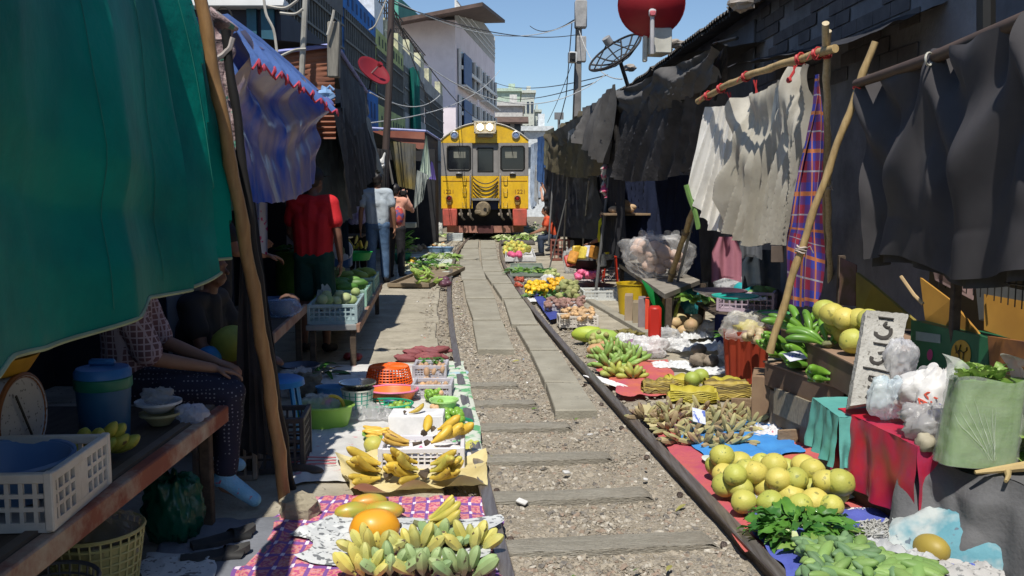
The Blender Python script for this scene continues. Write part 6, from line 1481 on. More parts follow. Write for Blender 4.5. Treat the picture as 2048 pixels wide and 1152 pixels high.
solo('clear_wrap', crumple(G(740,835,.02), .35, .28, .10, 21, 40, 34, fr=5), bagm(.75, .6), 'white crumpled plastic wrap in front of the green oval basket', 'plastic')
# lime green basin with blue things
lb = bowl('lime green basin filled with odds and ends beside the blue stool', G(648,852,.012), .19, .14, mat((.34,.62,.09), .45, (.30,.56,.08), 4), name='basin', cat='basin', r0=.8, sy=.75, rim=mat((.40,.66,.12), .45))
bag('grey plastic bag with vegetables in the lime green basin', lb.location+Vector((-.03,0,.07)), (.13,.09,.08), 31, bagm(.40, .8), handles=False)
solo('plastic_ring', MB().tube([lb.location+Vector((.06+.07*cos(w), .0, .12+.075*sin(w))) for w in np.linspace(-.3, PI*.9, 12)], .012, 6), mat((.70,.48,.05), .5), 'orange yellow plastic ring sticking out of the lime basin', 'ring')
bowl('light blue box with a red side behind the lime basin', G(664,800,.012), .11, .10, mat((.10,.28,.48), .45, (.08,.22,.42), 4), name='plastic_box', cat='box', r0=.85, sy=.7)
put('pink_tape', globe_me(.03, mat((.80,.13,.35), .5)), lb.location+Vector((.02,.02,.16)), label='small pink wrapper on the lime basin', cat='wrapper')
# blue stool
st = thing('stool', 'blue plastic stool under the vendor in jeans', 'stool', G(582,905,0)+Vector((-.09,.1,0)), .1)
m_bst = mat((.02,.22,.52), .4, (.015,.18,.46), 3)
part('seat', MB().lathe([(0,.42),(.13,.42),(.15,.41),(.155,.38),(.14,.38),(0,.40)], 20), m_bst, st)
for k in range(4): a = PI/4+k*PI/2; part('leg', MB().tube([(.125*cos(a), .125*sin(a), .39), (.165*cos(a), .165*sin(a), .15), (.18*cos(a), .18*sin(a), 0)], [.03,.026,.022], 6, flat=.5), m_bst, st)
# clear crates with herbs and eggs-like roots
for k, (a, b, lab) in enumerate([(866,792,'clear plastic crate with orange and pale roots, the nearer of two'),(862,752,'clear plastic crate with roots and green herbs, the farther of two')]):
    crate(lab, G(a, b, .012), 0, .27-.02*k, .24, .11, mat((.62,.60,.66), .35, alpha=.75), nx=10, nz_=3, solid_mid=False, bar=.007, group='clear crates')
mr1 = globe_me(.022, mat((.66,.36,.16), .6, (.58,.42,.26), 8)); mr2 = globe_me(.020, mat((.50,.33,.20), .7, (.40,.25,.15), 8), sq=1.6); mgp = globe_me(.02, mat((.12,.30,.05), .5, (.08,.22,.04), 7))
pile('root', [mr1, mr2], [(834,790),(900,790),(896,762),(838,762)], 34, .06, 1, 'small orange and pale root in the nearer clear crate', 'root', 'roots in the nearer clear crate', zj=.03)
pile('root', [mr2], [(834,750),(896,750),(890,730),(838,730)], 26, .07, 1, 'brown root in the farther clear crate', 'root', 'roots in the farther clear crate', zj=.03)
greens('curly green herbs along the back of the farther clear crate', G(864,724,.10), .10, 60, .035, .028, [g2, g1], h=.04)
solo('plastic_plate', MB().lathe([(0,0),(.1,.0),(.105,.012),(0,.016)], 24, c=tuple(G(912,748,.02)), sy=1.3), mat((.50,.68,.74), .4), 'pale blue plate lying beside the clear crates near the rail', 'plate')
bowl('pale green basket with limes and stalks next to the clear crates', G(888,820,.012), .095, .075, mat((.42,.72,.26), .45), name='plastic_basket', cat='basket', r0=.75)
m_lime = mat((.17,.36,.04), .35, (.24,.44,.06), 5, coat=.2, obr=.2); lime_me = globe_me(.021, m_lime, seed=2)
pile('lime', [lime_me], [(852,800),(882,808),(880,786),(850,782)], 16, .05, 1, 'lime in a heap above the pale green basket', 'lime', 'limes above the pale green basket', zj=.05)
bowl('flat dark green tray with round green limes', G(902,852,.012), .105, .035, mat((.02,.26,.14), .45), name='tray', cat='tray', r0=.8, sx=1.3, rz=-.3)
pile('lime', [lime_me], [(876,856),(934,856),(922,826),(880,830)], 36, .045, 1.1, 'bright green lime on the flat dark green tray', 'lime', 'limes on the dark green tray', zj=.03, hump=.03)
pile('lime', [lime_me, mr1], [(860,832),(888,836),(884,812),(862,812)], 10, .04, .9, 'small lime beside the tray', 'lime', 'loose limes', zj=.02)
# white crate with bananas and a foam box
crate('white lattice crate of yellow fruit wrapped in printed paper', G(846,925,.012), .04, .44, .26, .12, mat((.68,.67,.72), .45, (.60,.59,.64), 5), nx=13, nz_=3, solid_mid=False, bar=.009)
solo('printed_paper', crumple(G(846,905,.07), .42, .24, .05, 41, 30, 20, rz=.04), mat((.70,.68,.68), .7, (.64,.62,.62), 5, spk=((.66,.14,.28), 13, .62)), 'pink and white printed paper lining the white crate', 'paper')
fan_hand('thin overripe bananas at the left in the white crate', G(818,893,.12), R(185), [banana_me(.15,.0125,.6,mat((.62,.42,.08), .5, (.48,.28,.06), 8, spk=((.16,.08,.04), 20, .6)))], 6, .7, m_stemb, .15, .012, 'fruit in the white crate', layers=2, tilt=.05)
for k, (a, b, rz) in enumerate([(850,872,1.4),(875,866,.1),(880,885,.2),(905,875,-.3),(862,893,.5)]):
    t = fan_hand(['upright fat yellow plantain at the left of three','long fat yellow plantain along the back','fat yellow plantain at the front','fat yellow plantain at the right end','small fat yellow plantain lying lowest'][k]+' in the white crate', G(a, b, .12), rz, [banana_me(.15,.027,.6,mat((.70,.45,.05), .45, (.60,.40,.05), 5, spk=((.30,.17,.04), 22, .66)))], 1, 0, m_stemb, .15, .02, 'fruit in the white crate', stem_len=.01, name='plantain', cat='plantain')
fb = thing('foam_box', 'white foam box with one curved banana on its lid', 'box', G(835,872,.012))
part('box_body', MB().box((0,.0,.075), (.33,.20,.15), b=.006), mat((.84,.84,.85), .6), fb)
fan_hand('single curved banana on the white foam box', fb.location+Vector((-.045,-.06,.15)), .1, [banana_me(.12,.015,1.2,my)], 1, 0, m_stemb, .12, .012, None, stem_len=.008, name='banana', cat='banana', roll=-PI*.35)
bowl('small green bowl of mango slices left of the foam box', G(752,882,.012), .075, .05, mat((.26,.50,.10), .45), r0=.6)
pile('mango_slice', [MB().ell((0,0,0), (.05,.016,.014), nu=10, nv=8).mesh('mango_slice', mat((.78,.50,.08), .4))], [(736,874),(772,874),(766,858),(740,858)], 12, .06, 1, 'yellow mango slice in the small green bowl', 'mango', 'mango slices in the green bowl', zj=.015, rzr=(-.3,.3))
put('melon', globe_me(.058, mat((.62,.50,.08), .5, (.44,.44,.10), 7)), G(748,890,.06), label='yellow green round melon left of the white crate', cat='melon')
solo('leaf_paper', crumple(G(940,892,.02), .10, .22, .03, 51, 14, 18), mat((.36,.52,.12), .6, (.62,.48,.12), 6), 'green and yellow wrapper at the right of the white crate', 'wrapper')
# yams and red shoes on the pavement
m_yam = mat((.27,.075,.075), .7, (.20,.06,.07), 6, .3, 30, obr=.2); yam = MB().ell((0,0,0), (.075,.032,.030), nu=14, nv=12, amp=.3, fr=2, seed=2).mesh('yam', m_yam)
for k in range(18):
    put('yam', yam, G(848+rnd(-40,40), 712+rnd(-14,6), .03+rnd(0,.05)), rnd(-.6,.9), rnd(.8,1.25), 'red brown sweet potato in the heap beside the left rail', 'sweet potato', 'sweet potatoes in the heap', .2)
for k, (a, b) in enumerate([(697,712),(714,714)]):
    solo('red_shoe', MB().ell(G(a, b, .03), (.045,.10,.03), nu=14, nv=9, amp=.2, seed=k), mat((.35,.03,.03), .6), ['left','right'][k]+' one of the two red shoes on the concrete', 'shoe', 'red shoes')
# leaf scraps and litter trodden on the track and pavement
lsc = []
for k, c_ in enumerate([(.12,.20,.04),(.30,.28,.08),(.42,.36,.25),(.20,.13,.08)]):
    mb = MB(); leaf_sheet(mb, (0,0,0), (1,0,.05), .07, .028, .4, .2, .2, 3, 5); lsc.append(mb.mesh('leaf_scrap', mat(c_, .7)))
random.seed(77)
for k in range(110):
    Y = 3.3+14*random.random()**1.4; sd_ = random.choice([0,0,1,1,-1]); x = cx(Y)+(rnd(-.48,.48) if sd_ == 0 else sd_*rnd(.62,1.0))
    put('leaf_scrap', random.choice(lsc), Vector((x, Y, -.02 if sd_ == 0 else .012)), s=rnd(.4,1.1)*(1+.03*Y), label='dry leaf scrap trodden into the gravel along the track', cat='leaf', group='leaf scraps along the track', tilt=.3)
lit = [mat(c_, .7) for c_ in ((.7,.69,.66),(.5,.42,.3),(.25,.35,.5),(.6,.2,.15))]
for k in range(46):
    Y = 3.4+16*random.random()**1.3; sd_ = random.choice([0,1,-1]); x = cx(Y)+(rnd(-.46,.46) if sd_ == 0 else sd_*rnd(.6,1.0)); mb = MB()
    mb.sheet(lambda u, v: Vector(((u-.5)*.03, (v-.5)*.022, .006*sin(u*5+k)+.004*sin(v*6))), 3, 3)
    put('paper_scrap', mb.mesh('paper_scrap', lit[k % 4] if k % 3 else lit[0]), Vector((x, Y, -.018 if sd_ == 0 else .014)), s=rnd(.5,1.3)*(1+.03*Y), label='tiny scrap of rubbish lying on the gravel along the track', cat='litter', group='rubbish scraps along the track')
# ================= left side, middle distance
# bench of the second stall: wood edge with bowls and bags
b0 = G(545,668,.55); b1 = G(610,610,.55)
def bench_line(name, label, p0, p1, z, wid, m, th=.05, legs=True, side=-1):
    d = (p1-p0); L = math.hypot(d.x, d.y); a = math.atan2(d.y, d.x); t = thing(name, label, 'bench', (p0.x, p0.y, 0), a)
    part('bench_top', MB().box((L/2, -side*wid/2*1, z-th/2), (L, wid, th), b=.006), m, t)
    part('edge_board', MB().box((L/2, .0, z-.03), (L+.02, .03, .075), b=.005), mat((.36,.25,.18), .7, (.25,.12,.08), 6), t)
    if legs:
        for x_ in (.06, L-.06):
            for y_ in (-side*.05, -side*(wid-.05)): part('leg', MB().box((x_, y_, (z-th)/2), (.05,.05,z-th), b=.005), m_woodd, t)
    return t
bench_line('bench', 'wooden edged bench with bags and a blue basin behind the leaning bamboo', b0, b1, .55, .9, m_woodd, side=-1)
bowl('dark blue basin on the bench behind the leaning bamboo', G(548,628,.56), .16, .12, mat((.02,.06,.16), .4), name='basin', cat='basin', r0=.7)
bag('light blue crumpled bag on the bench behind the bamboo', G(566,632,.56), (.12,.10,.08), 61, bagm(.30, .95, (.6,.8,1.2)), handles=False)
solo('woven_bag', MB().ell(G(578,610,.62), (.09,.09,.09), amp=.2, seed=3), mat((.16,.09,.06), .8, (.1,.05,.04), 10), 'brown woven bag on the bench beside the green sack', 'bag')
gs = thing('green_sack', 'big open green sack full of dark leaves behind the bench', 'sack', G(585,640,0)+Vector((.0,.3,0)))
part('sack_body', MB().lathe([(.0,0),(.22,.0),(.26,.4),(.25,.78),(.22,.80)], 24, sy=.9), mat((.12,.24,.03), .6, (.07,.16,.02), 5), gs)
greens('dark leaves heaped in the open green sack', gs.location+Vector((0,0,.78)), .2, 70, .12, .06, [g2, g1], h=.12, seed=3)
put('melon', globe_me(.12, mat((.30,.32,.05), .6, (.16,.20,.03), 5)), P(465,690,5.0), label='yellow green pumpkin hanging in the dark behind the seated vendor', cat='melon')
put('melon', globe_me(.10, mat((.10,.16,.02), .6, (.06,.10,.02), 5)), P(425,690,5.3), label='darker green melon left of the yellow pumpkin in the shade', cat='melon')
put('blue_ball', globe_me(.07, mat((.02,.20,.45), .5)), P(418,715,4.9), label='round blue bundle behind the knees of the seated vendor', cat='ball')
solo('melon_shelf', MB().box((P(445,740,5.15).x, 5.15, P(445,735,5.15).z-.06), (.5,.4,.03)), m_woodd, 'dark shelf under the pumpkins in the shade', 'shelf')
# goods on the ground near the lime basin
gk = G(606,770,0)
bowl('dark steel pan with a white handle on the ground left of the lime basin', G(600,742,.10), .15, .05, mat((.10,.12,.17), .35, metal=.4), name='pan', cat='pan', r0=.7)
bag('heap of dirty white bags left of the lime basin', G(590,790,0), (.16,.14,.11), 63, bagm(.38, .95), handles=True)
greens('dark leafy stalks behind the lime basin', G(640,755,0), .13, 26, .16, .05, [g2, mat((.12,.11,.07), .7)], h=.12, seed=9)
solo('jute_bundle', MB().ell(G(612,770,.09), (.14,.10,.09), amp=.5, seed=6), mat((.25,.22,.15), .85, (.10,.08,.06), 12), 'dull brown bundle between the pan and the lime basin', 'bundle')
solo('sandal', MB().ell(G(612,938,.03), (.045,.11,.022), rot=Euler((0,0,1.2)), nu=14, nv=8), mat((.10,.07,.05), .6), 'brown sandal of the vendor in jeans', 'sandal')
# --- the stall of the man in red: crates with green papayas
tq = [G(660,640,.42), G(718,640,.42), G(765,548,.42), G(700,548,.42)]
t1 = G(716,640,.42); t2 = G(762,560,.42)
bt_ = bench_line('vegetable_bench', 'low grey bench carrying crates of green papayas beside the man in red', t1, t2, .38, .44, mat((.30,.31,.30), .8, (.2,.2,.2), 4), side=-1)
m_cg = mat((.25,.46,.36), .5, (.18,.38,.30), 4, dirt=((.4,.42,.36), 5, .5)); m_cg2 = mat((.32,.42,.44), .5, (.24,.34,.36), 4)
dv = (t2-t1); az = math.atan2(dv.y, dv.x)-PI/2
for k, (f, m_, lab) in enumerate([(.12, m_cg2, 'grey blue crate with pale green melons, nearest on the vegetable bench'),(.44, m_cg, 'green crate with long green papayas in the middle of the vegetable bench'),(.80, m_cg, 'green crate with lime yellow fruit at the far end of the vegetable bench')]):
    c = t1.lerp(t2, f)+Vector((-.22,0,-.04)); crate(lab, c, az, .40, .72*dv.length/3.2, .17, m_, nx=9, nz_=3, solid_mid=False, group='crates on the vegetable bench')
    c.z += .14
    mp_ = [MB().ell((0,0,0), (.12,.05,.048), nu=16, nv=12, amp=.12).mesh('green_papaya', mat((.07,.19,.03), .5, (.13,.26,.05), 5, obr=.25)), MB().ell((0,0,0), (.09,.05,.048), nu=14, nv=10, amp=.1).mesh('green_papaya', mat((.30,.36,.07), .5, (.2,.3,.05), 5, obr=.2))]
    mf = mp_[0] if k == 1 else mp_[1]
    for j in range(13):
        put(['pale_melon','green_papaya','yellow_fruit'][k], mf if k else globe_me(.05, mat((.50,.52,.30), .6, (.26,.34,.12), 5)), c+Vector((rnd(-.13,.13), rnd(-.28,.28)*.9, rnd(0,.07))), rnd(-.5,.5), rnd(.85,1.1), ['pale round melon in the nearest bench crate','long green papaya in the middle bench crate','yellow green fruit in the far bench crate'][k], ['melon','papaya','fruit'][k], ['melons in the nearest bench crate','papayas in the middle bench crate','fruit in the far bench crate'][k], .2)
# far side produce and scale behind
g = G(686,560,0)
table('dark table with a blue scale behind the man in red', g.x-.35, g.x+.25, g.y+.3, g.y+1.2, .75, .04, m_woodd, name='scale_table')
ss = thing('scale', 'blue market scale with a round white dial beside the man in red', 'scale', P(683,520,12.6))
part('housing', MB().box((0,.06,.0), (.26,.22,.22), b=.03), mat((.05,.12,.28), .5), ss); part('dial', MB().lathe([(0,.0),(.145,0),(.15,-.03)], 28, M=Matrix.Translation((.02,-.06,.14)) @ RX), mat((.62,.64,.74), .4), ss)
part('dial_centre', MB().lathe([(0,.012),(.055,.01),(.06,0)], 20, M=Matrix.Translation((.02,-.06,.14)) @ RX), mat((.25,.30,.20), .4), ss); part('pan', MB().lathe([(0,.30),(.16,.31),(.17,.33)], 20), m_steel, ss)
bowl('bright green tray of yellow bananas left of the man in grey', P(712,520,13.2), .24, .12, mat((.02,.38,.08), .5), name='tray', cat='tray', r0=.8)
c = P(712,500,13.2)
for k in range(12): put('banana', B_yel[0], c+Vector((rnd(-.14,.14), rnd(-.1,.1), rnd(0,.09))), s=1.1, label='yellow banana in the bright green tray', cat='banana', group='bananas in the green tray')
solo('stone_block', MB().box(P(668,575,11.2), (.24,.3,.5), b=.02), mat((.30,.30,.12), .8, (.18,.2,.05), 6), 'yellow green printed box under the scale', 'box')
for k in range(6): put('green_papaya', mp_[0], P(670+rnd(-16,16), 580+rnd(-6,6), 11.0), rnd(-.6,.6), 1.6, 'dark green gourd in the shade left of the bench crates', 'gourd', 'gourds in the shade')
# tray by the rail
def tray(lab, quad, m, h=.05, group=None, z=.01):
    q = [G(a, b, z) for a, b in quad]; c = sum(q, Vector())/4; w = ((q[1]-q[0]).length+(q[2]-q[3]).length)/2; d = ((q[3]-q[0]).length+(q[2]-q[1]).length)/2
    a = math.atan2(q[1].y-q[0].y, q[1].x-q[0].x); t = thing('tray', lab, 'tray', c, a, group)
    mb = MB(); mb.box((0,0,.01), (w,d,.02)); 
    for s_ in (-1, 1): mb.box((0, s_*d/2, h/2+.01), (w+.02, .02, h), b=.004); mb.box((s_*w/2, 0, h/2+.01), (.02, d, h), b=.004)
    part('tray_body', mb, m, t, smooth=False); return t
tray('brown wooden tray of green bananas and aubergines beside the left rail', [(820,575),(897,576),(897,540),(826,540)], mat((.26,.20,.13), .7), .06)
pile('green_banana', [banana_me(.16,.022,.9,mat((.20,.36,.05), .5, (.34,.42,.10), 5, obr=.2))], [(824,570),(875,572),(870,545),(828,545)], 34, .06, 1, 'small green banana in the brown wooden tray', 'banana', 'green bananas in the wooden tray', zj=.08)
pile('aubergine', [globe_me(.06, mat((.14,.06,.08), .4, (.10,.04,.06), 4), sq=.7)], [(875,572),(897,572),(895,556),(876,556)], 7, .07, 1, 'dull purple aubergine at the corner of the wooden tray', 'aubergine', 'aubergines in the tray', zj=.03)
greens('pale green leafy bunches behind the brown wooden tray', G(872,540,0), .42, 130, .24, .07, [g1, g4, g3], h=.14, seed=12)
greens('dark green herb bunches on a white cloth left of the rail', G(838,528,0), .34, 90, .2, .06, [g2, g1], h=.14, seed=13)
solo('ground_cloth', ground_sheet([(792,560),(905,556),(905,505),(800,512)], 24, 20, .012, 3, 71, .012, 1), mat((.55,.58,.52), .8, (.42,.46,.42), 4), 'pale cloth under the vegetables along the left rail', 'cloth')
greens('yellowish cabbage leaves at the back beside the left rail', G(884,518,0), .34, 80, .22, .12, [g4, g3], h=.14, seed=14)
bowl('light blue tub left of the pale cabbage leaves', G(880,505,0), .32, .14, mat((.20,.33,.50), .5), name='tub', cat='tub', r0=.8, sx=1.1, sy=.6)
pile('carrot', [MB().ell((0,0,0), (.10,.03,.03), nu=10, nv=8).mesh('carrot', mat((.55,.27,.08), .6, (.45,.30,.15), 6, obr=.2))], [(848,502),(890,500),(888,488),(852,490)], 34, .04, 1, 'orange brown root on the far cloth at the left', 'root', 'orange roots on the far cloth', zj=.08)
pile('ginger_root', [globe_me(.05, mat((.48,.36,.22), .8, (.36,.28,.18), 9, obr=.2), amp=.5, fr=2)], [(812,508),(852,504),(852,490),(822,494)], 30, .03, 1, 'pale tan root in the heap beside the stall pole', 'root', 'tan roots left of the rail', zj=.08)
bowl('dark green basin behind the feet of the woman in peach', G(804,528,0), .2, .22, mat((.01,.22,.14), .5), name='basin', cat='basin')
pile('mango', [globe_me(.05, mat((.70,.42,.03), .5, (.6,.3,.03), 5))], [(815,528),(834,528),(832,518),(816,518)], 8, .05, 1, 'orange mango on a small brown plate', 'mango', 'mangoes on the brown plate', zj=.03)
greens('light green cabbages far at the left rail', G(858,474,0), .5, 60, .25, .12, [g4, g3], h=.14, seed=15)
crate('pale blue grey crate lying on the pavement right in front of the train', G(910,481,0), 0, .46, .4, .22, mat((.58,.62,.62), .5), nx=8, nz_=4, solid_mid=False)
bag('big white plastic bag left of the front of the train', G(874,474,.0), (.2,.18,.26), 71, bagm(.70, .96), flat=.95)
g = G(835,492,0); table('grey brown table with boxes below the mint cloth', g.x-.55, g.x+.35, g.y+.5, g.y+2.0, .8, .06, mat((.28,.25,.22), .8, (.2,.18,.16), 4), name='far_table')
bx = solo('blue_box', MB().box(P(834,428,24.5), (.34,.4,.52), b=.01), mat((.22,.33,.48), .6, (.17,.27,.42), 3), 'pale blue box standing on the far left table', 'box')
solo('white_box', MB().box(P(813,450,22.5), (.5,.5,.12), b=.01), mat((.60,.58,.45), .7), 'flat cream box on the far left table', 'box')
crate('small dark red crate under the far left table', G(835,484,0), 0, .34, .3, .28, mat((.30,.06,.04), .6), nx=5, nz_=4, solid_mid=False)
greens('tall yellow green leaves standing behind the woman in peach', G(800,520,0)+Vector((0,0,.1)), .12, 40, .4, .09, [g3, g1], h=.7, seed=16, up=1.5)
# ================= right side, ground goods
m_mag = mat((.50,.10,.14), .75, (.60,.16,.09), 5, .3, 50, trl=.1); m_mag2 = mat((.52,.13,.09), .75, (.42,.07,.12), 4, .3, 50)
solo('magenta_mat', ground_sheet([(1246,795),(1370,795),(1335,722),(1183,727)], 40, 40, .010, 5, 81, .010, 1.4, fold=.02), m_mag, 'crumpled magenta plastic mat by the right rail under the green bananas', 'mat')
solo('plastic_strip', crumple(G(1215,765,.015), .10, .55, .03, 82, 10, 30, rz=.48), m_wht, 'white and green crumpled plastic along the edge of the magenta mat', 'plastic')
solo('red_mat', ground_sheet([(1490,1110),(1860,1080),(1640,850),(1275,820)], 70, 60, .009, 4, 83, .008, 1, fold=.012), m_mag2, 'red and orange plastic mat along the right rail under the pomelos', 'mat')
solo('blue_mat', ground_sheet([(1470,975),(1600,905),(1545,855),(1335,860)], 50, 30, .012, 6, 84, .026, 1.5, fold=.02), mat((.06,.27,.62), .7, (.04,.20,.52), 4, .2, 50), 'bright blue plastic sheet between the pale bananas and the pomelos', 'mat')
solo('white_paper_mat', ground_sheet([(1535,1040),(1720,1010),(1560,930),(1408,925)], 50, 40, .012, 7, 85, .034, 1.6, fold=.02), mat((.66,.68,.62), .7, (.50,.56,.48), 6, .2, 50), 'white and greenish paper spread under the pomelos', 'mat')
solo('violet_mat', ground_sheet([(1600,1215),(1960,1160),(1800,1030),(1484,1036)], 70, 50, .011, 5, 86, .030, 1.2, fold=.02), mat((.10,.13,.46), .6, (.07,.09,.36), 4, .2, 50), 'violet blue plastic mat under the leafy greens at the bottom right', 'mat')
solo('yellow_edging', ground_sheet([(1300,862),(1345,858),(1300,815),(1268,820)], 12, 20, .012, 7, 87, .022, 1), mat((.60,.52,.28), .7), 'cream paper corner under the pale bananas by the rail', 'paper')
# pomelos
pm_ = [globe_me(r, mat((.50,.47,.10), .5, (.38,.41,.08), 3, .12, 90, obr=.12, spk=((.22,.25,.06), 30, .64)), seed=k, top=(lambda v, w: 1+.10*max(0, v-.8)), nu=28, nv=18) for k, r in enumerate((.068,.074,.064))]
py_ = [globe_me(.070, mat((.60,.50,.12), .5, (.46,.43,.09), 2.5, .12, 90, spk=((.30,.27,.07), 30, .64)), seed=9, nu=28, nv=18)]
low = [(1432,931),(1448,949),(1450,970),(1482,978),(1487,1003),(1510,955),(1523,926),(1534,975),(1541,1006),(1544,950),(1573,936),(1574,975),(1581,990),(1601,1010),(1608,955),(1622,978),(1630,1003),(1651,985),(1663,1012),(1480,925),(1672,985),(1637,960)]
hi = [(1548,930),(1625,940),(1650,962),(1444,912),(1492,941),(1556,958),(1608,932),(1510,945),(1470,950),(1591,958),(1680,965)]
place = ['far left corner','left edge','left end of the front','front row left','nearest to the right rail']
k = 0
for a, b in low: put('pomelo', random.choice(pm_+py_), G(a, b, .095), s=rnd(.82,.97), label='yellow green pomelo lying in the heap on the red mat', cat='pomelo', group='pomelos in the heap'); k += 1
for a, b in hi: put('pomelo', random.choice(pm_+py_), G(a, b, .165), s=rnd(.82,.95), label='yellow green pomelo lying in the heap on the red mat', cat='pomelo', group='pomelos in the heap')
# pale banana hands
spots = [(1290,838,0),(1320,842,.6),(1348,825,-.4),(1338,862,.3),(1372,838,1),(1405,828,-.8),(1385,868,.2),(1420,858,-.3),(1440,828,.5),(1468,838,-.2),(1452,868,.4),(1480,858,-.7),(1500,850,.2),(1362,885,.1),(1405,890,-.4),(1440,893,.5),(1470,888,-.3),(1340,842,.1),(1430,845,.5)]
for k, (a, b, rz) in enumerate(spots): crown_hand('pale greenish brown short banana hand in the heap by the right rail', G(a, b, .02), rz, B_pal, m_stemb, .020, 'pale banana hands by the right rail', n=6, tilt=.12, arc=2.5, rscale=.88)
solo('price_tag', MB().box(G(1398,832,.17), (.09,.004,.09), b=.001, rot=Euler((-.6,.3,.3))), mat((.66,.70,.82), .7, (.10,.16,.5), 26, ramp=(.40,.44)), 'white card price tag with blue writing on the pale bananas', 'tag')
# green bananas on the magenta mat
for k, (a, b, rz, mm) in enumerate([(1205,718,.2,0),(1228,708,-.2,0),(1250,715,.5,0),(1218,735,0,0),(1245,733,-.4,0),(1262,725,.4,0),(1232,752,.1,1),(1266,756,-.1,1)]):
    mes = [banana_me(.14,.019,.9,mat((.20,.36,.07), .5, (.30,.40,.12), 6, obr=.2))] if mm == 0 else [banana_me(.11,.02,.9,mat((.42,.42,.08), .5, (.30,.34,.08), 6))]
    crown_hand(('green banana hand on the magenta mat' if mm == 0 else 'yellowish banana hand at the front of the magenta mat, '+('left' if k == 6 else 'right')), G(a, b, .02), rz, mes, m_stemb, .018, 'green banana hands on the magenta mat' if mm == 0 else None, n=6, tilt=.7, rows=2, rscale=1.1)
pile('orange_gourd', [MB().ell((0,0,0), (.11,.06,.055), nu=14, nv=10, amp=.1).mesh('gourd', mat((.50,.28,.14), .6, (.42,.30,.14), 5))], [(1178,700),(1230,700),(1226,690),(1182,690)], 4, .05, 1, 'smooth orange tan gourd by the right rail', 'gourd', 'orange tan gourds by the rail', tilt=.1, rzr=(-.3,.3))
for k, (a, b, m_, lab) in enumerate([(1176,668,mat((.42,.50,.06), .5, (.3,.4,.05), 5),'yellow green papaya lying at the left behind the gourds'),(1205,674,mat((.32,.48,.10), .5, (.26,.36,.06), 5),'pale green papaya behind the gourds')]):
    put('green_papaya', MB().ell((0,0,0), (.17,.085,.08), nu=18, nv=14, amp=.08).mesh('green_papaya', m_), G(a, b, .08), -.1, 1, lab, 'papaya', tilt=.05)
solo('dried_bunch', MB().ell(G(1255,672,.05), (.16,.10,.06), amp=.7, fr=5, nu=26, nv=16), mat((.20,.17,.05), .8, (.10,.08,.03), 18), 'brown green bunch of dried stalks right of the pale papayas', 'bunch')
put('purple_ball', globe_me(.075, mat((.30,.14,.22), .6, (.12,.14,.30), 9)), G(1268,692,.06), label='blue and maroon patterned ball shaped bundle', cat='bundle')
# folded banana leaf bundles: many layered leaves
def leafstack(lab, c, rz, L, w, h, m, n=9, seed=0):
    random.seed(seed); t = thing('leaf_bundle', lab, 'leaves', c, rz, 'bundles of banana leaves'); mb = MB()
    for k in range(n):
        z = h*(k+1)/n; o = rnd(-.02,.02)
        mb.sheet(lambda u, v: Vector(((u-.5)*L*(1-.10*k/n)+o, (v-.5)*w*(1-.35*abs(2*u-1)**3)*(1+.1*sin(k)), z-.8*h*(k/n)*abs(2*v-1)**3+.010*sin(u*14+k*2)+.012*nz((u*4, v*4, k+seed)))), 18, 8)
        if k < n-1: mb.tube([Vector(((q-.5)*L*.95, -w*.5*(1-.35*abs(2*q-1)**3), z*.9+.006*sin(q*12+k))) for q in np.linspace(0,1,12)], .006, 5)
    part('leaves', mb, m, t, ang=70); return t
m_lby = mat((.50,.42,.04), .6, (.38,.34,.05), 4, trl=.1, dirt=((.20,.14,.04), 6, .4)); m_lbb = mat((.40,.30,.06), .65, (.14,.10,.03), 3, stretch=(.6,8,30), ramp=(.42,.58))
leafstack('brown striped bundle of folded leaves at the left on the magenta mat', G(1320,785,.01), .1, .26, .15, .10, m_lbb, 10, 1)
leafstack('bright yellow leaf bundle in front of the two green fruit', G(1385,800,.01), -.1, .34, .2, .10, m_lby, 8, 2)
leafstack('yellow leaf bundle behind the striped one', G(1362,775,.01), .2, .26, .16, .10, m_lby, 8, 3)
leafstack('brown striped bundle of folded leaves at the right beside the red basket', G(1452,795,.01), .05, .34, .16, .13, m_lbb, 13, 4)
leafstack('yellow leaf bundle on top of the right striped one', G(1440,770,.06), .15, .28, .13, .06, m_lby, 6, 5)
for k, (a, b) in enumerate([(1385,758),(1402,752)]): put('green_fruit', globe_me(.062, mat((.36,.42,.08), .5, (.26,.34,.06), 5)), G(a, b, .10), label=['left','right'][k]+' one of two green yellow fruit above the leaf bundles', cat='fruit', group='two green yellow fruit')
# papers, bags and stones at the middle right
m_bagw = mat((.86,.87,.87), .5, (.74,.76,.77), 4, .4, 24, trl=.25)
for k, (a, b, w, d, h, rz, lab) in enumerate([(1400,700,.55,.40,.12,.2,'big crumpled white plastic sheet behind the leaf bundles'),(1345,735,.34,.22,.08,-.2,'crumpled white paper at the edge of the magenta mat'),(1430,745,.45,.28,.06,.1,'flat white paper behind the striped leaf bundle'),(1385,680,.34,.22,.14,.5,'white crumpled bag near the gourds')]):
    solo('white_paper', crumple(G(a, b, .01), w, d, h, 90+k, 34, 26, rz=rz, fr=4.5), m_bagw, lab, 'paper')
bag('milky plastic bag at the left of the white papers', G(1300,712,0), (.16,.13,.11), 93, bagm(.80, 1.0), handles=True)
bag('clear plastic bag with pale vegetables behind the milky bag', G(1330,690,0), (.15,.13,.10), 94, bagm(.50, .8), handles=False)
pile('taro', [globe_me(.06, mat((.30,.25,.19), .85, (.20,.16,.12), 9, .5, 40, obr=.2), sq=.75, amp=.25)], [(1385,730),(1430,730),(1425,705),(1390,705)], 9, .05, 1, 'grey brown taro lump on the white papers', 'taro', 'taro on the white papers', zj=.04)
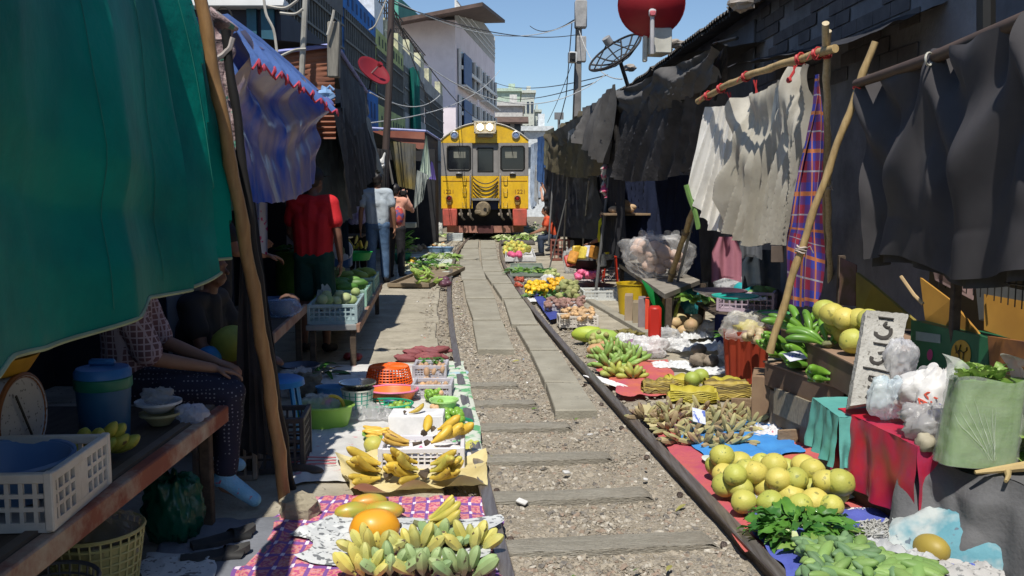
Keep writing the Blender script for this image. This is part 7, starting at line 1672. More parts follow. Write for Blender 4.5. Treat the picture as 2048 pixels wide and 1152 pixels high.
for k, (a, b, z) in enumerate([(1340,662,.05),(1368,662,.05),(1350,645,.12),(1382,650,.14),(1362,638,.14),(1392,640,.16)]):
    put('pumpkin', globe_me(.075, mat((.48,.30,.16), .6, (.40,.34,.18), 5, obr=.2), sq=.85), G(a, b, z+.02), label='tan pumpkin in the heap between the boxes and the lilac crate', cat='pumpkin', group='tan pumpkins')
# standing boxes: yellow bin, cardboard, red
yb = bowl('tall yellow plastic bin behind the cardboard boxes', G(1270,640,0)+Vector((.02,.2,0)), .22, .42, mat((.62,.42,.01), .5, (.5,.34,.02), 4), name='bin', cat='bin', r0=.8)
for k, (px0, px1, top, bot, col, lab) in enumerate([(1252,1268,590,650,(.34,.26,.18),'tan cardboard box leaning on the yellow bin'),(1268,1281,604,655,(.30,.24,.16),'narrow brown cardboard box right of the tan one'),(1279,1294,596,664,(.25,.21,.22),'grey printed box next to the red board'),(1293,1301,598,668,(.70,.07,.03),'narrow bright red box front')]):
    g = G((px0+px1)/2, bot, 0); w = (px1-px0)/1800*g.y; h = (bot-top)/1800*g.y
    solo('cardboard_box', MB().box((g.x, g.y+.12, h/2), (w, .24, h), b=.004, rot=Euler((0,0,-.15))), mat(col, .8, tuple(c_*.75 for c_ in col), 5), lab, 'box')
solo('red_bag', MB().box(G(1310,664,.23)+Vector((.02,.15,0)), (.12,.14,.44), rz=-.15, b=.02), mat((.42,.02,.012), .45, (.45,.02,.01), 3), 'shiny red sack standing behind the boxes', 'sack')
for k, (px, py, c_, rz, L) in enumerate([(1334,668,g2,-.6,.66),(1348,668,g3,.75,.50)]):
    g = G(px, py, 0); mb = MB(); leaf_sheet(mb, (0,0,0), (.25*sin(rz*3)-.1,.05,1), L, .2, .3, .6, .35, 6, 14)
    t = thing('banana_leaf', ['dark green banana leaf standing behind the red sack','yellow green folded banana leaf standing beside the bamboo foot'][k], 'leaf', g); part('blade', mb, mat((.01,.22,.05), .5, (.008,.16,.035), 6, trl=.2) if k == 0 else mat((.40,.48,.04), .5, (.3,.42,.04), 5, trl=.25), t)
# ================= right side, stall furniture and bigger goods
# teal bag with leaves, lilac crate
bag('teal plastic bag stuffed with leaves behind the pumpkins', G(1385,625,.12), (.13,.11,.16), 101, mat((.05,.32,.36), .4, (.03,.24,.28), 4, .3, 20, trl=.3), handles=False, flat=.9)
greens('broad green leaves sticking out of the teal bag', G(1395,600,.38), .12, 26, .18, .12, [g1, g3], h=.06, seed=21)
g = G(1430,690,0)
tb2 = table('low table under the lilac crate with a dark blue cloth skirt', g.x-.05, g.x+.75, g.y-.25, g.y+.75, .34, .03, m_woodd, name='low_table')
part('cloth_skirt', MB().sheet(lambda u, v: Vector((-.42+.85*u, -.52+.02*sin(u*30), .34-.33*v)), 40, 6), mat((.02,.025,.11), .8, (.015,.02,.08), 4), tb2)
crate('lilac white crate full of green fruit and bags', (g.x+.32, g.y+.05, .345), -.35, .52, .42, .20, mat((.48,.38,.44), .5, (.38,.30,.36), 4), nx=9, nz_=3, solid_mid=False)
c0 = Vector((g.x+.32, g.y+.05, .48))
put('teal_bowl', MB().ell((0,0,0), (.10,.10,.09), nu=18, nv=12).mesh('teal_bowl', mat((.02,.36,.38), .45)), c0+Vector((-.05,-.02,.06)), label='teal upturned bowl in the lilac crate', cat='bowl')
for k, (dx, dy, dz, r, col) in enumerate([(.10,-.06,.03,.09,(.22,.33,.09)),(.12,.08,.10,.085,(.36,.34,.10)),(.02,-.14,.02,.07,(.20,.34,.10)),(.22,.02,.05,.075,(.26,.38,.08))]):
    put('green_fruit', globe_me(r, mat(col, .5, tuple(c_*.75 for c_ in col), 5)), c0+Vector((dx, dy, dz)), label=['big green melon in the lilac crate','yellow green melon at the back of the lilac crate','small green melon at the front of the lilac crate','light green melon at the right of the lilac crate'][k], cat='melon')
bag('clear bag lying over the back of the lilac crate', c0+Vector((-.08,.14,.04)), (.20,.13,.09), 103, bagm(.55, .9), handles=False)
bag('pale bluish bag knotted above the lilac crate', c0+Vector((.26,.16,.05)), (.12,.10,.12), 104, bagm(.6, .95, (.85,.95,1.1)))
bowl('steel tray on the shelf behind the lilac crate', G(1440,592,.62), .22, .05, m_steel, name='tray', cat='tray')
bowl('turquoise lid on the shelf behind the lilac crate', G(1470,598,.64), .18, .03, mat((.02,.45,.36), .4), name='lid_tray', cat='tray')
solo('sack_cloth', crumple(c0+Vector((.02,-.28,-.02)), .16, .14, .08, 105, 16, 16), m_bagw, 'dirty white rag hanging at the front of the lilac crate', 'rag')
# red mesh basket with bag, wooden pieces
g = G(1500,778,0)
rb = thing('red_basket', 'tall red mesh sack basket tied round the foot of the leaning bamboo', 'basket', g+Vector((.02,.22,0)))
mb = MB(); 
def rbf(u, v):
    w = 2*PI*u; r = .145+.03*v+.012*sin(u*2*PI*14); return Vector((r*cos(w), r*sin(w)*.9, .02+.40*v+.012*sin(u*30)*v))
mb.sheet(rbf, 90, 10); part('basket_wall', mb, mat((.36,.05,.02), .5, (.27,.035,.018), 3, trl=.2), rb, ang=60)
part('basket_bottom', MB().lathe([(0,.02),(.145,.02)], 20, sy=.9), mat((.36,.05,.02), .5), rb)
bag('clear plastic bag of pale onions in the red basket', g+Vector((.03,.22,.33)), (.20,.16,.14), 107, bagm(.35, .95, (1.0,.98,.93)), handles=False)
solo('red_rag', crumple(g+Vector((.10,.10,.40)), .22, .14, .06, 108, 16, 14), mat((.62,.10,.04), .6, (.5,.06,.03), 5), 'orange red plastic flap over the rim of the red basket', 'plastic')
pile('onion', [globe_me(.03, mat((.50,.42,.26), .5, (.42,.32,.18), 6))], [(1480,690),(1530,690),(1525,672),(1485,672)], 12, .42, 1, 'pale onion inside the clear bag in the red basket', 'onion', 'onions in the clear bag', zj=.04)
bowl('pale lidded tub with a green rim behind the red basket', G(1545,655,.42), .12, .12, mat((.52,.50,.58), .45), name='tub', cat='tub', rim=mat((.12,.52,.18), .45))
solo('yellow_bag', MB().ell(G(1500,655,.45), (.12,.08,.05), amp=.5, seed=2), mat((.52,.45,.06), .5), 'yellow crumpled bag behind the red basket', 'bag')
greens('small bright herb bunch hooked on the lilac crate', G(1458,672,.35), .05, 16, .10, .03, [g1, g3], h=.06, seed=22)
def plank(lab, a, b, z, w, h, th=.02, m=None, lean=0., name='plank'):
    p0, p1 = G(*a, 0), G(*b, 0); d = p1-p0; L = math.hypot(d.x, d.y)
    return solo(name, MB().box(((p0.x+p1.x)/2, (p0.y+p1.y)/2, z+h/2), (L, th, h), rot=Euler((lean, 0, math.atan2(d.y, d.x))), b=.003), m or m_wood, lab, 'plank', 'wooden planks at the right stall')
plank('wooden board lying behind the pale bananas', (1462,820), (1530,822), 0, .02, .085)
plank('long wooden board of a box right of the printed paper', (1555,893), (1645,888), 0, .02, .10)
plank('thin plank standing by the red basket', (1510,795), (1528,795), 0, .02, .16, th=.03)
# stepped cardboard display with hands of green bananas
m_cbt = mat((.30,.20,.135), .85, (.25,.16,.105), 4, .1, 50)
A1, B1 = P(1528,722,5.75), P(1690,775,4.75)      # lower step front edge
A2, B2 = P(1560,655,6.05), P(1712,722,5.05)      # upper step front edge
def step(lab, A, B, depth, h, z, name='cardboard_step'):
    d = Vector((B.x-A.x, B.y-A.y, 0)); L = d.length; a = math.atan2(d.y, d.x); t = thing(name, lab, 'box', (A.x, A.y, 0), a)
    part('box_top', MB().box((L/2, depth/2, z-.006), (L+.03, depth, .012), b=.002), m_cbt, t)
    part('box_front', MB().box((L/2, .012, z-h/2-.013), (L, .012, h), b=.002), cb_shaded, t)  # darker cardboard tone, shade of the front face painted into its colour
    part('box_side', MB().box((L-.01, depth/2, z-h/2-.013), (.012, depth-.03, h)), m_cbt, t)
    return t, d.normalized(), L
z1 = .44; A1 = G(1528,722,z1); B1 = G(1686,778,z1)
z2 = .62; A2 = G(1560,655,z2); B2 = G(1706,728,z2)
s1, d1, L1 = step('lower cardboard step carrying three hands of green bananas', A1, B1, .34, .14, z1)
s2, d2, L2 = step('upper cardboard step carrying green bananas and pomelos', A2, B2, .70, .17, z2)
mb = MB(); c = (A1+B1)/2
part('crate_support', MB().box((L1*.45, .14, z1*.5-.09), (L1*.8, .24, z1-.17), b=.004), mat((.28,.22,.16), .8, (.20,.15,.10), 6), s1)
solo('woven_crate', MB().box((A1.x+d1.x*L1*.45, A1.y+d1.y*L1*.45-.0, .22), (L1*.55,.02,.16), rz=math.atan2(d1.y,d1.x)), mat((.30,.26,.19), .7, (.18,.15,.11), 30, stretch=(20,1,1)), 'slatted wicker crate side under the lower cardboard step', 'crate')
solo('wooden_box', MB().box((A1.x+.12, A1.y+.12, .17), (.30,.30,.34), b=.005, rz=-.3), mat((.26,.17,.10), .8, (.18,.11,.07), 4), 'brown wooden box under the left end of the lower step', 'box')
solo('dark_box', MB().box(((A2.x+B2.x)/2+.28, (A2.y+B2.y)/2+.28, .2), (L2*.9,.4,.4), rz=math.atan2(d2.y,d2.x)), mat((.09,.06,.04), .85), 'dark box supporting the upper cardboard step', 'box')
for k, (a, b, rz, lab) in enumerate([(1590,722,2.9,'green banana hand at the left end of the lower cardboard step'),(1640,742,2.7,'wide green banana hand in the middle of the lower cardboard step'),(1668,772,2.6,'short green banana hand at the right end of the lower cardboard step')]):
    fan_hand(lab, G(a-8, b-6, z1+.01), rz+PI*.0, B_grn if k < 2 else [banana_me(.15,.024,1.5,mgr)], 5 if k < 2 else 3, .8, m_stemg, .19, .021, 'hands of green bananas', layers=3 if k < 2 else 2, tilt=.10, roll=(-1.2 if k < 2 else -1.5))
for k, (a, b, rz, til, lab) in enumerate([(1600,672,1.1,1.15,'upright green banana hand at the left end of the upper cardboard step'),(1622,682,1.3,1.2,'tall green banana hand second from the left on the upper step'),(1655,695,1.0,.95,'big green banana hand in front of the pomelos on the upper step')]):
    t = thing('banana_hand', lab, 'banana hand', G(a, b, z2+.005), 0, 'hands of green bananas')
    part('stem', MB().ell((0,0,.02), (.035,.03,.02), amp=.3), m_stemg, t)
    for j in range(7 if k == 2 else 5):
        n_ = 7 if k == 2 else 5; f = (j-(n_-1)/2)/((n_-1)/2); aa = math.atan2(.25, f*.9)
        M = Matrix.Translation((f*.035, .012*(j % 2), .02)) @ Matrix.Rotation(aa+rnd(-.1,.1), 4, 'Z') @ Matrix.Rotation(-(til-abs(f)*.45)+rnd(-.08,.08), 4, 'Y') @ Matrix.Rotation(PI+rnd(-.4,.4), 4, 'X')
        link_mesh('banana', random.choice(B_grn), M, t)
fan_hand('single small green banana lying at the right corner of the upper step', G(1702,706,z2+.01), .35, [banana_me(.11,.02,.4,mgr)], 1, 0, m_stemg, .1, .015, None, stem_len=.01, name='banana', cat='banana')
tg = thing('price_tag', 'white card with blue handwriting on the lower step bananas', 'tag', G(1590,712,z1+.12))
part('card', MB().box((0,0,0), (.12,.075,.003), rot=Euler((.5,-.1,.35))), mat((.66,.68,.78), .7), tg)
part('writing', MB().tube([Vector((-.04+.08*t, .01*sin(t*22), 0)) for t in np.linspace(0,1,24)], .002, 4, M=Matrix.Translation((0,-.002,.004)) @ Euler((.5,-.1,.35)).to_matrix().to_4x4()), mat((.04,.06,.4), .6), tg)
for k, (a, b, z) in enumerate([(1664,628,.86),(1690,638,.84),(1718,640,.84),(1690,668,.74),(1706,682,.74),(1730,660,.74),(1672,652,.78),(1650,622,.84),(1738,640,.86)]):
    put('pomelo', pm_[k % 3] if k > 3 else py_[0], G(a, b, z-.04), label='round pomelo stacked behind the green bananas on the upper step', cat='pomelo', group='pomelos on the upper step')
# concrete slab sign with raised and cut letters
sl_ = thing('concrete_slab_sign', 'leaning concrete slab with carved script running down its face', 'sign', P(1745,800,4.55))
TR = P(1817, 628, 4.46); TL = P(1733, 620, 4.46); BL = P(1700, 812, 4.2)
quad = [BL, P(1778,800,4.22), TR, TL]
nrm = (quad[1]-quad[0]).cross(quad[3]-quad[0]).normalized()
if nrm.y > 0: nrm = -nrm
def slabp(u, v, o=0.): return quad[0].lerp(quad[1], u).lerp(quad[3].lerp(quad[2], u), v)+nrm*o
m_slab = mat((.44,.43,.40), .9, (.33,.32,.29), 7, .5, 60, spk=((.20,.19,.17), 40, .64), dirt=((.22,.21,.19), 5, .5))
def edge(u, v):
    e = .012*nz((u*9, v*14, 3)); return e
def front(u, v):
    ex = edge(u, v)
    uu = u+(ex*2.2 if u < .02 or u > .98 else 0); vv = v+(ex if v > .98 else 0)
    return slabp(uu, vv, .003*nz((u*12, v*16, 1)))
mb = MB(); mb.sheet(front, 24, 40)
ring = [front(u, 0) for u in np.linspace(0,1,13)]+[front(1, v) for v in np.linspace(0,1,21)][1:]+[front(u, 1) for u in np.linspace(1,0,13)][1:]+[front(0, v) for v in np.linspace(1,0,21)][1:-1]
n = len(ring); mb.add(ring+[p-nrm*.055 for p in ring], [(k, (k+1) % n, n+(k+1) % n, n+k) for k in range(n)]+[list(range(2*n-1, n-1, -1))])
part('slab', mb, m_slab, sl_, True, ang=50)
inv = lambda px, py: None
def onslab(px, py, o=.004):
    r = ray(px, py); k = (quad[0]-Vector((0,0,H))).dot(nrm)/r.dot(nrm); return Vector((0,0,H))+r*k+nrm*o
# strokes measured on the photograph of the slab (px, py)
Z_ = lambda pts: [(1640+a/5.01, 590+b/5.01) for a, b in pts]
strokes = [([(585,222),(735,240)], 3.6), ([(668,270),(640,305),(672,330),(702,330)], 2.6), ([(705,335),(712,375),(690,415),(640,432),(590,420),(560,395),(562,372)], 3.0), ([(535,478),(680,500)], 3.4), ([(672,520),(655,565),(620,575),(580,580)], 2.4), ([(640,580),(655,625),(625,675),(570,690),(520,670),(510,640),(520,620)], 3.0), ([(430,722),(560,745),(690,775)], 3.2), ([(490,808),(575,825)], 2.6), ([(500,815),(492,850),(530,870),(560,880),(560,920),(520,930),(478,915)], 2.6), ([(520,1000),(480,1000),(455,1030)], 2.6)]
def stroke(mb, pts, w, off, th):
    q = [onslab(a, b, off) for a, b in pts]; N = max(2, len(q)*6); P_ = [polyc(q, t) for t in np.linspace(0, 1, N)] if len(q) > 2 else [q[0].lerp(q[1], t) for t in (0, .5, 1)]
    mb.tube(P_, w, 6, flat=.35)
for k, (pts, w) in enumerate(strokes):
    mb = MB(); stroke(mb, Z_(pts), w/1800*4.3*1.5, .001, .002); part('carved_letter', mb, mat((.055,.05,.045), .9), sl_, True)  # dark strokes paint the shade inside the cut letters
    if k in (2, 5, 8):
        mb = MB(); stroke(mb, [(a+2.6, b+1.4) for a, b in Z_(pts)], w/1800*4.6*.6, .001, .002); part('lit_letter_edge', mb, mat((.56,.54,.48), .9), sl_, True)  # pale strokes paint the lit lower right walls of the grooves
# clear bags hanging at the slab
bag('clear crumpled bag hanging at the right edge of the concrete slab', P(1800,750,4.3)+Vector((0,0,-.02)), (.07,.06,.11), 111, bagm(.5, .95, (.97,.98,1.03)), handles=False, flat=.9)
bag('thin clear bag behind the white shopping bag', P(1835,762,4.6)+Vector((0,0,-.0)), (.085,.07,.08), 112, bagm(.5, .97), handles=False, flat=.9)
bag('pale bluish bag at the foot of the concrete slab', P(1778,825,4.1), (.09,.08,.10), 113, bagm(.75, .95, (.9,1,1.08)), handles=True)
# dark carton and support under the slab
# teal and red covered tables
def covered(name, lab, top4, drop, m, seed, th=.0, zz=None):
    """cloth over a box: top quad (near-left, near-right, far-right, far-left) and hanging front and side"""
    q = top4; t = thing(name, lab, 'table', ((q[0]+q[1])/2).xy.to_3d())
    mb = MB()
    mb.sheet(lambda u, v: q[0].lerp(q[1], u).lerp(q[3].lerp(q[2], u), v)+Vector((0,0,.004*nz((u*6, v*6, seed)))), 20, 16)
    n1 = Vector((q[0].y-q[3].y, 0, 0))
    def frontf(u, v, a=q[3], b=q[0]):
        p = a.lerp(b, u); out = (b-a).cross(Vector((0,0,1))).normalized()
        p = p+Vector((0,0,-drop*v))+out*(-.0+(.018*sin(u*21+seed)*v+.02*v+.012*nz((u*9, v*3, seed)))); return p
    mb.sheet(frontf, 40, 14); mb.sheet(lambda u, v: frontf(u, v, q[0], q[1]), 24, 14)
    part('cover', mb, m, t, True, ang=60)
    c = (q[0]+q[1]+q[2]+q[3])/4
    part('box_core', MB().box((c.x, c.y, q[0].z/2-.02), ((q[1]-q[0]).length*.8, (q[3]-q[0]).length*.85, q[0].z-.06), rz=math.atan2((q[1]-q[0]).y, (q[1]-q[0]).x)), m_woodd, t, True)
    return t
zt2 = .43
m_teal2 = mat((.13,.42,.37), .5, (.10,.34,.31), 3, .15, 30); m_redc = mat((.58,.02,.04), .38, (.42,.015,.05), 2.2, .1, 20, coat=.1, dirt=((.20,.05,.14), 4, .6))  # purple blotches on the red stand for reflections in the shiny plastic
covered('teal_table', 'small table covered with a teal plastic cloth beside the concrete slab', [G(1642,835,zt2), G(1722,833,zt2), G(1735,800,zt2), G(1624,797,zt2)][0:0] or [G(1678,834,zt2), G(1775,834,zt2), G(1742,792,zt2), G(1625,795,zt2)], .25, m_teal2, 1)
covered('red_table', 'table covered with a shiny dark red plastic cloth at the right', [G(1835,893,zt2+.01), G(2000,880,zt2+.01), G(1830,815,zt2+.01), G(1676,816,zt2+.01)], .34, m_redc, 2)
# grey cloth covered low table in front right
zg = .36
def gcloth(u, v):
    q = [G(2150,1010,zg), G(2150,1010,zg)]; return None
ga = G(1812,900,zg+.02); gb = G(2075,985,zg); gc = G(2120,930,zg+.02); gd = G(1885,866,zg+.02)
gt_ = thing('grey_covered_table', 'low table draped with a heavy grey cloth in folds at the right edge', 'table', ga.xy.to_3d())
def gfront(u, v):
    p = ga.lerp(gb, u*1.25)
    out = Vector((-.75,-.65,0)); d = .03*sin(u*15+1.5*v)+.06*abs(nz((u*3.2, v*1.2, 4)))+.02*nz((u*9, v*3, 2))
    s_ = min(1, v*4); return p+out*(.02+d*(.3+v)+.10*v)*s_+Vector((0,0,-zg*1.0*v+.015*sin(u*12)*(1-v)))
mb = MB(); mb.sheet(gfront, 90, 30); mb.sheet(lambda u, v: ga.lerp(gb, u*1.25).lerp(gd.lerp(gc, u*1.25), v)+Vector((0,0,.015*sin(u*12)*(1-v)+.01*nz((u*5, v*5, 2)))), 40, 10)
def gside(u, v):
    p = ga.lerp(gd, u); return p+Vector((-.05*v-.02*abs(sin(u*9))*v, -.02*v, -zg*.92*v))
mb.sheet(gside, 24, 14)
part('cloth', mb, mat((.13,.13,.135), .8, (.09,.09,.095), 3, .2, 60), gt_, True, ang=70)
part('box_core', MB().box(((ga.x+gc.x)/2+.12, (ga.y+gc.y)/2+.05, zg/2-.03), (.3,.35,zg-.1)), m_woodd, gt_, True)
# white shopping bag, green leaf bag
wb = bag('white shopping bag with red and blue print on the red table', G(1880,850,zt2+.02), (.17,.13,.155), 121, mat((.78,.77,.75), .5, (.68,.67,.66), 4, .25, 26, trl=.15), handles=True, amp=.35, flat=.85)
def onbag(mb, u0, u1, w, z, r, rr=(.17,.13)): mb.sheet(lambda u, v: Vector((rr[0]*1.05*cos(lerp(u0,u1,u)), rr[1]*1.05*sin(lerp(u0,u1,u)), z+r*v)), 12, 3)
WX = Matrix.Translation((-.105,-.128,.12)) @ Matrix.Rotation(-.55, 4, 'Z') @ Matrix.Rotation(PI/2-.2, 4, 'X') @ Matrix.Rotation(.75, 4, 'Z')
text3d('print', 'AR', .07, WX @ Matrix.Translation((0,.03,0)), mat((.72,.10,.05), .6), wb)
text3d('print', '&B', .07, WX @ Matrix.Translation((.0,-.035,0)), mat((.05,.07,.42), .6), wb)
bag('grey translucent bag with dark print slumped in front of the white bag', G(1860,872,zt2+.02), (.11,.10,.085), 122, bagm(.80, .62), handles=False)
put('dried_fish_head', globe_me(.045, mat((.42,.38,.28), .7, (.28,.25,.18), 9), amp=.3), G(1850,885,zt2+.02), label='pale beige root at the foot of the green leaf bag', cat='root')
zb_ = zg+.03
lb_ = thing('leaf_bag', 'clear bag packed with flat green leaves standing on the grey table', 'bag', G(1948,928,zb_))
random.seed(99)
def lbody(u, v):
    w = 2*PI*u; c_, s_ = cos(w), sin(w); k = .148*(1-.08*v)*(abs(c_)**5+abs(s_)**5)**(-1/5)
    return Vector((k*c_*.98+.035*v, k*s_*.55, .01+.35*v+.008*nz((u*9, v*5, 2))))
mb = MB().sheet(lbody, 50, 16); ring = [lbody(u, 1) for u in np.linspace(0, 1, 51)][:-1]; mb.add(ring, [list(range(50))])
LB = mat((.16,.29,.05), .4, (.09,.20,.03), 3.5, .25, 22, stretch=(.7,.7,1.6), coat=.5); part('packed_leaves', mb, LB, lb_)
mb = MB()
for k in range(26): leaf_sheet(mb, (rnd(-.09,.10), rnd(-.04,.04), .362), (rnd(-1,1), rnd(-.5,.5), rnd(.4,.9)), .075, .05, .3, rnd(-.5,.5), wav=.1)
part('leaves', mb, g3, lb_)
def lfilm(u, v):
    p = Vector(lbody(u, v)); o = Vector((p.x-.03*v, p.y, 0)); o.normalize(); return p+o*(.006+.010*abs(nz((u*12, v*7, 5)))+.02*max(0, v-.9))+Vector((0,0,(.02+.03*nz((cos(2*PI*u)*1.5, sin(2*PI*u)*1.5, 9)))*max(0, v-.9)*10))
part('plastic_film', MB().sheet(lfilm, 70, 20), mat((.80,.86,.78), .22, (.7,.8,.7), 6, 1.0, 16, alpha=.24, spec=1., stretch=(1,1,.35)), lb_)
random.seed(3)
for k in range(8):
    u1 = .60+.023*k+rnd(-.008,.008); v1 = rnd(.38,.8); u0 = .775+rnd(-.02,.02)
    part('crease', MB().tube([lfilm(lerp(u0,u1,t), lerp(.10,v1,t))+Vector((0,-.003,0)) for t in np.linspace(0,1,12)], [.0003+.0006*sin(PI*q/11) for q in range(12)], 4), mat((.75,.82,.72), .3), lb_)
for s_, x_ in ((0, -.10), (1, .15)):
    part('handle', MB().sheet(lambda u, v: Vector((x_+(u-.5)*.07+.02*sin(v*7+s_), .04*sin(v*5), .36+.10*sin(PI*v*.8)-.02*u)), 8, 12), bagm(.55, .9, (.95,1,.95)), lb_)
bag('second clear bag of pale cabbage at the right edge of the frame', G(2035,905,zg+.05), (.13,.12,.16), 123, bagm(.45, .8, (.85,1,.75)), handles=True)
greens('pale cabbage inside the second clear bag', G(2035,910,zg+.05), .10, 26, .13, .10, [g3, g4], h=.18, seed=31)
tr = thing('driftwood_branch', 'pale forked piece of wood lying on the grey table', 'wood', G(2000,945,zg+.03))
part('branch', MB().tube([Vector((-.10,.0,.0)), Vector((.0,.0,.012)), Vector((.12,.02,.02)), Vector((.3,.0,.0))], [.008,.015,.022,.03], 7), mat((.50,.38,.18), .7, (.40,.29,.13), 5), tr)
part('twig', MB().tube([Vector((.03,.0,.01)), Vector((.005,-.05,.0)), Vector((-.02,-.08,-.01))], [.014,.010,.007], 6), mat((.50,.38,.18), .7), tr)
# foreground right: dry fish strips, greens, newspaper parcel
solo('silver_strips', (lambda mb: [mb.tube([G(1768+rnd(-44,44), 1058+rnd(-14,14), .05+rnd(0,.04))+Vector((rnd(-.02,.02)*0, 0, 0)), ] and [p0, p0+Vector((rnd(-.03,.03), rnd(-.03,.03), rnd(-.01,.02))), p0+Vector((rnd(-.05,.05), rnd(-.04,.04), rnd(-.02,.01)))], [.004,.004,.0015], 4) for p0 in [G(1768+rnd(-46,46), 1060+rnd(-16,16), .045+rnd(0,.035)) for _ in range(260)]] and mb)(MB()), mat((.50,.50,.47), .55, (.30,.30,.28), 30), 'heap of small silvery dried strips on the violet mat', kind='stuff')
solo('silver_paper', crumple(G(1800,1098,.04), .30, .22, .07, 131, 30, 22, rz=-.7, fr=6), mat((.44,.45,.46), .55, (.30,.31,.32), 7, .2, 30), 'crumpled grey white paper behind the newspaper parcel', 'paper')
greens('heap of dark green basil and leafy stems on the violet mat', G(1600,1066,.04), .15, 120, .12, .058, [g1, g2, g1], h=.10, seed=41, wav=.12, up=.5)
greens('pale green leafy vegetable hearts in front of the basil', G(1625,1094,.04), .11, 34, .10, .06, [g3, g4], h=.07, seed=42, wav=.12)
solo('broad_leaf', (lambda mb: (leaf_sheet(mb, G(1650,1075,.05), (.9,-.35,.05), .40, .17, .3, .2, .1, 6, 14, wav=.03), leaf_sheet(mb, G(1640,1060,.07), (1,-.1,.1), .26, .11, .3, .1, .1, 6, 14)) and mb)(MB()), mat((.20,.33,.07), .5, (.15,.27,.05), 5, trl=.2), 'two broad banana leaves lying right of the greens', 'leaf')
solo('broad_leaf', (lambda mb: (leaf_sheet(mb, G(1510,1062,.03), (.7,-.9,.05), .22, .13, .4, .2, .25, 6, 14, wav=.05),) and mb)(MB()), mat((.17,.31,.05), .5, (.11,.23,.04), 5, trl=.2), 'single broad leaf drooping over the left edge of the violet mat', 'leaf')
ch = MB().ell((0,0,0), (.050,.019,.017), nu=10, nv=12).mesh('winged_pod', g5); ch2 = MB().ell((0,0,0), (.060,.022,.018), nu=10, nv=12).mesh('winged_pod', mat((.22,.34,.10), .55, (.16,.28,.08), 8, obr=.15))
random.seed(5)
pile('green_pod', [ch, ch2], [(1600,1190),(1800,1170),(1740,1100),(1590,1100)], 135, .05, 1, 'short green bitter gourd in the heap on the violet mat', 'gourd', 'small green gourds on the violet mat', zj=.05, tilt=.5, hump=.03)
pile('green_pod', [ch2], [(1740,1200),(1870,1180),(1850,1130),(1740,1120)], 45, .05, 1.3, 'longer pale green pod at the lower right of the heap', 'gourd', 'pale green pods', zj=.05, tilt=.4)
# newspaper parcel
def parcel(u, v):
    p = G(1955,1118,.0); x = (u-.5)*.66; y = (v-.5)*.40
    a = x*cos(-.5)-y*sin(-.5); b = x*sin(-.5)+y*cos(-.5)
    z = .01+.20*max(0, sin(PI*v))**.55*(.55+.45*sin(PI*min(1, u*1.1)))+.02*nz((u*7, v*7, 3))+.012*abs(nz((u*16, v*16, 4)))
    return Vector((p.x+a+.01*nz((u*6, v*6, 1)), p.y+b, z))
m_np = mat((.10,.27,.33), .7, (.42,.46,.45), 3.5, .2, 40, ramp=(.42,.55), spk=((.10,.14,.18), 24, .66))
solo('newspaper_parcel', MB().sheet(parcel, 44, 30), m_np, 'pale blue printed newspaper folded over fruit at the bottom right corner', 'newspaper')
solo('newspaper_parcel', crumple(G(1905,1135,.03), .34, .26, .06, 141, 30, 24, rz=-.5, fr=4), mat((.50,.49,.47), .8, (.38,.37,.36), 5, .2, 40, spk=((.2,.2,.2), 50, .6)), 'grey newspaper flap curling in front of the blue printed parcel', 'newspaper')
put('mango', MB().ell((0,0,0), (.06,.08,.06), nu=18, nv=12).mesh('mango', mat((.36,.27,.05), .5, (.28,.20,.04), 4)), G(1862,1098,.07), .5, 1, 'dull yellow mango peeping out of the newspaper parcel', 'mango')
wt = thing('paper_strip', 'long white pointed card strip with blue writing on the orange mat', 'card', G(1722,1020,.03), -.03)
part('card', MB().box((0,0,.004), (.17,.04,.003), b=.001), mat((.76,.75,.74), .7), wt)
part('writing', MB().tube([Vector((-.03+.08*t, .008*sin(t*30), .008)) for t in np.linspace(0,1,30)], .0018, 4), mat((.12,.16,.42), .7), wt)
solo('printed_paper', crumple(G(1535,865,.02), .30, .24, .07, 143, 30, 24, rz=.3, fr=5), mat((.68,.67,.68), .7, (.50,.49,.50), 5, .2, 40, spk=((.55,.15,.2), 22, .66)), 'crumpled printed white paper right of the pale bananas', 'paper')
solo('yellow_wrapper', crumple(G(1558,835,.02), .12, .09, .03, 144, 12, 12), mat((.50,.46,.03), .6), 'yellow scrap behind the printed white paper', 'wrapper')
solo('red_cloth_heap', MB().ell(G(1618,815,.12), (.05,.05,.06), amp=.5), mat((.5,.02,.05), .6), 'small crimson bundle under the lower step beside the teal table', 'bundle')
# --- shelf behind with cardboard, green carton
x_ = 2.35
sh_ = thing('storage_shelf', 'dim shelf with folded cartons behind the display under the mesh tarpaulin', 'shelf', (x_, 4.2, 0))
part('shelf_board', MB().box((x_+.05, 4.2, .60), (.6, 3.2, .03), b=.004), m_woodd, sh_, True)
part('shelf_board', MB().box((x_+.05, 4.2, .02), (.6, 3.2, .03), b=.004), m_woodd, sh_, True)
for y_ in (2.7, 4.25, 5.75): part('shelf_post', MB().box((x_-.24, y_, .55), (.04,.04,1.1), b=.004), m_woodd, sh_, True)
part('shelf_back', MB().box((x_+.36, 4.2, .55), (.02,3.2,1.1)), mat((.10,.075,.03), .85, (.06,.045,.02), 3), sh_, True)
def board(lab, pts, Y, th, m, name='cardboard_sheet', cat='cardboard'):
    q = [P(a, b, y) for (a, b), y in zip(pts, Y)]; n_ = (q[1]-q[0]).cross(q[2]-q[0]).normalized()
    if n_.y > 0: n_ = -n_
    k = len(q); mb = MB().add(q+[p-n_*th for p in q], [list(range(k))[::-1], list(range(k, 2*k))]+[(i, (i+1) % k, k+(i+1) % k, k+i) for i in range(k)])
    return solo(name, mb, m, lab, cat, smooth=False)
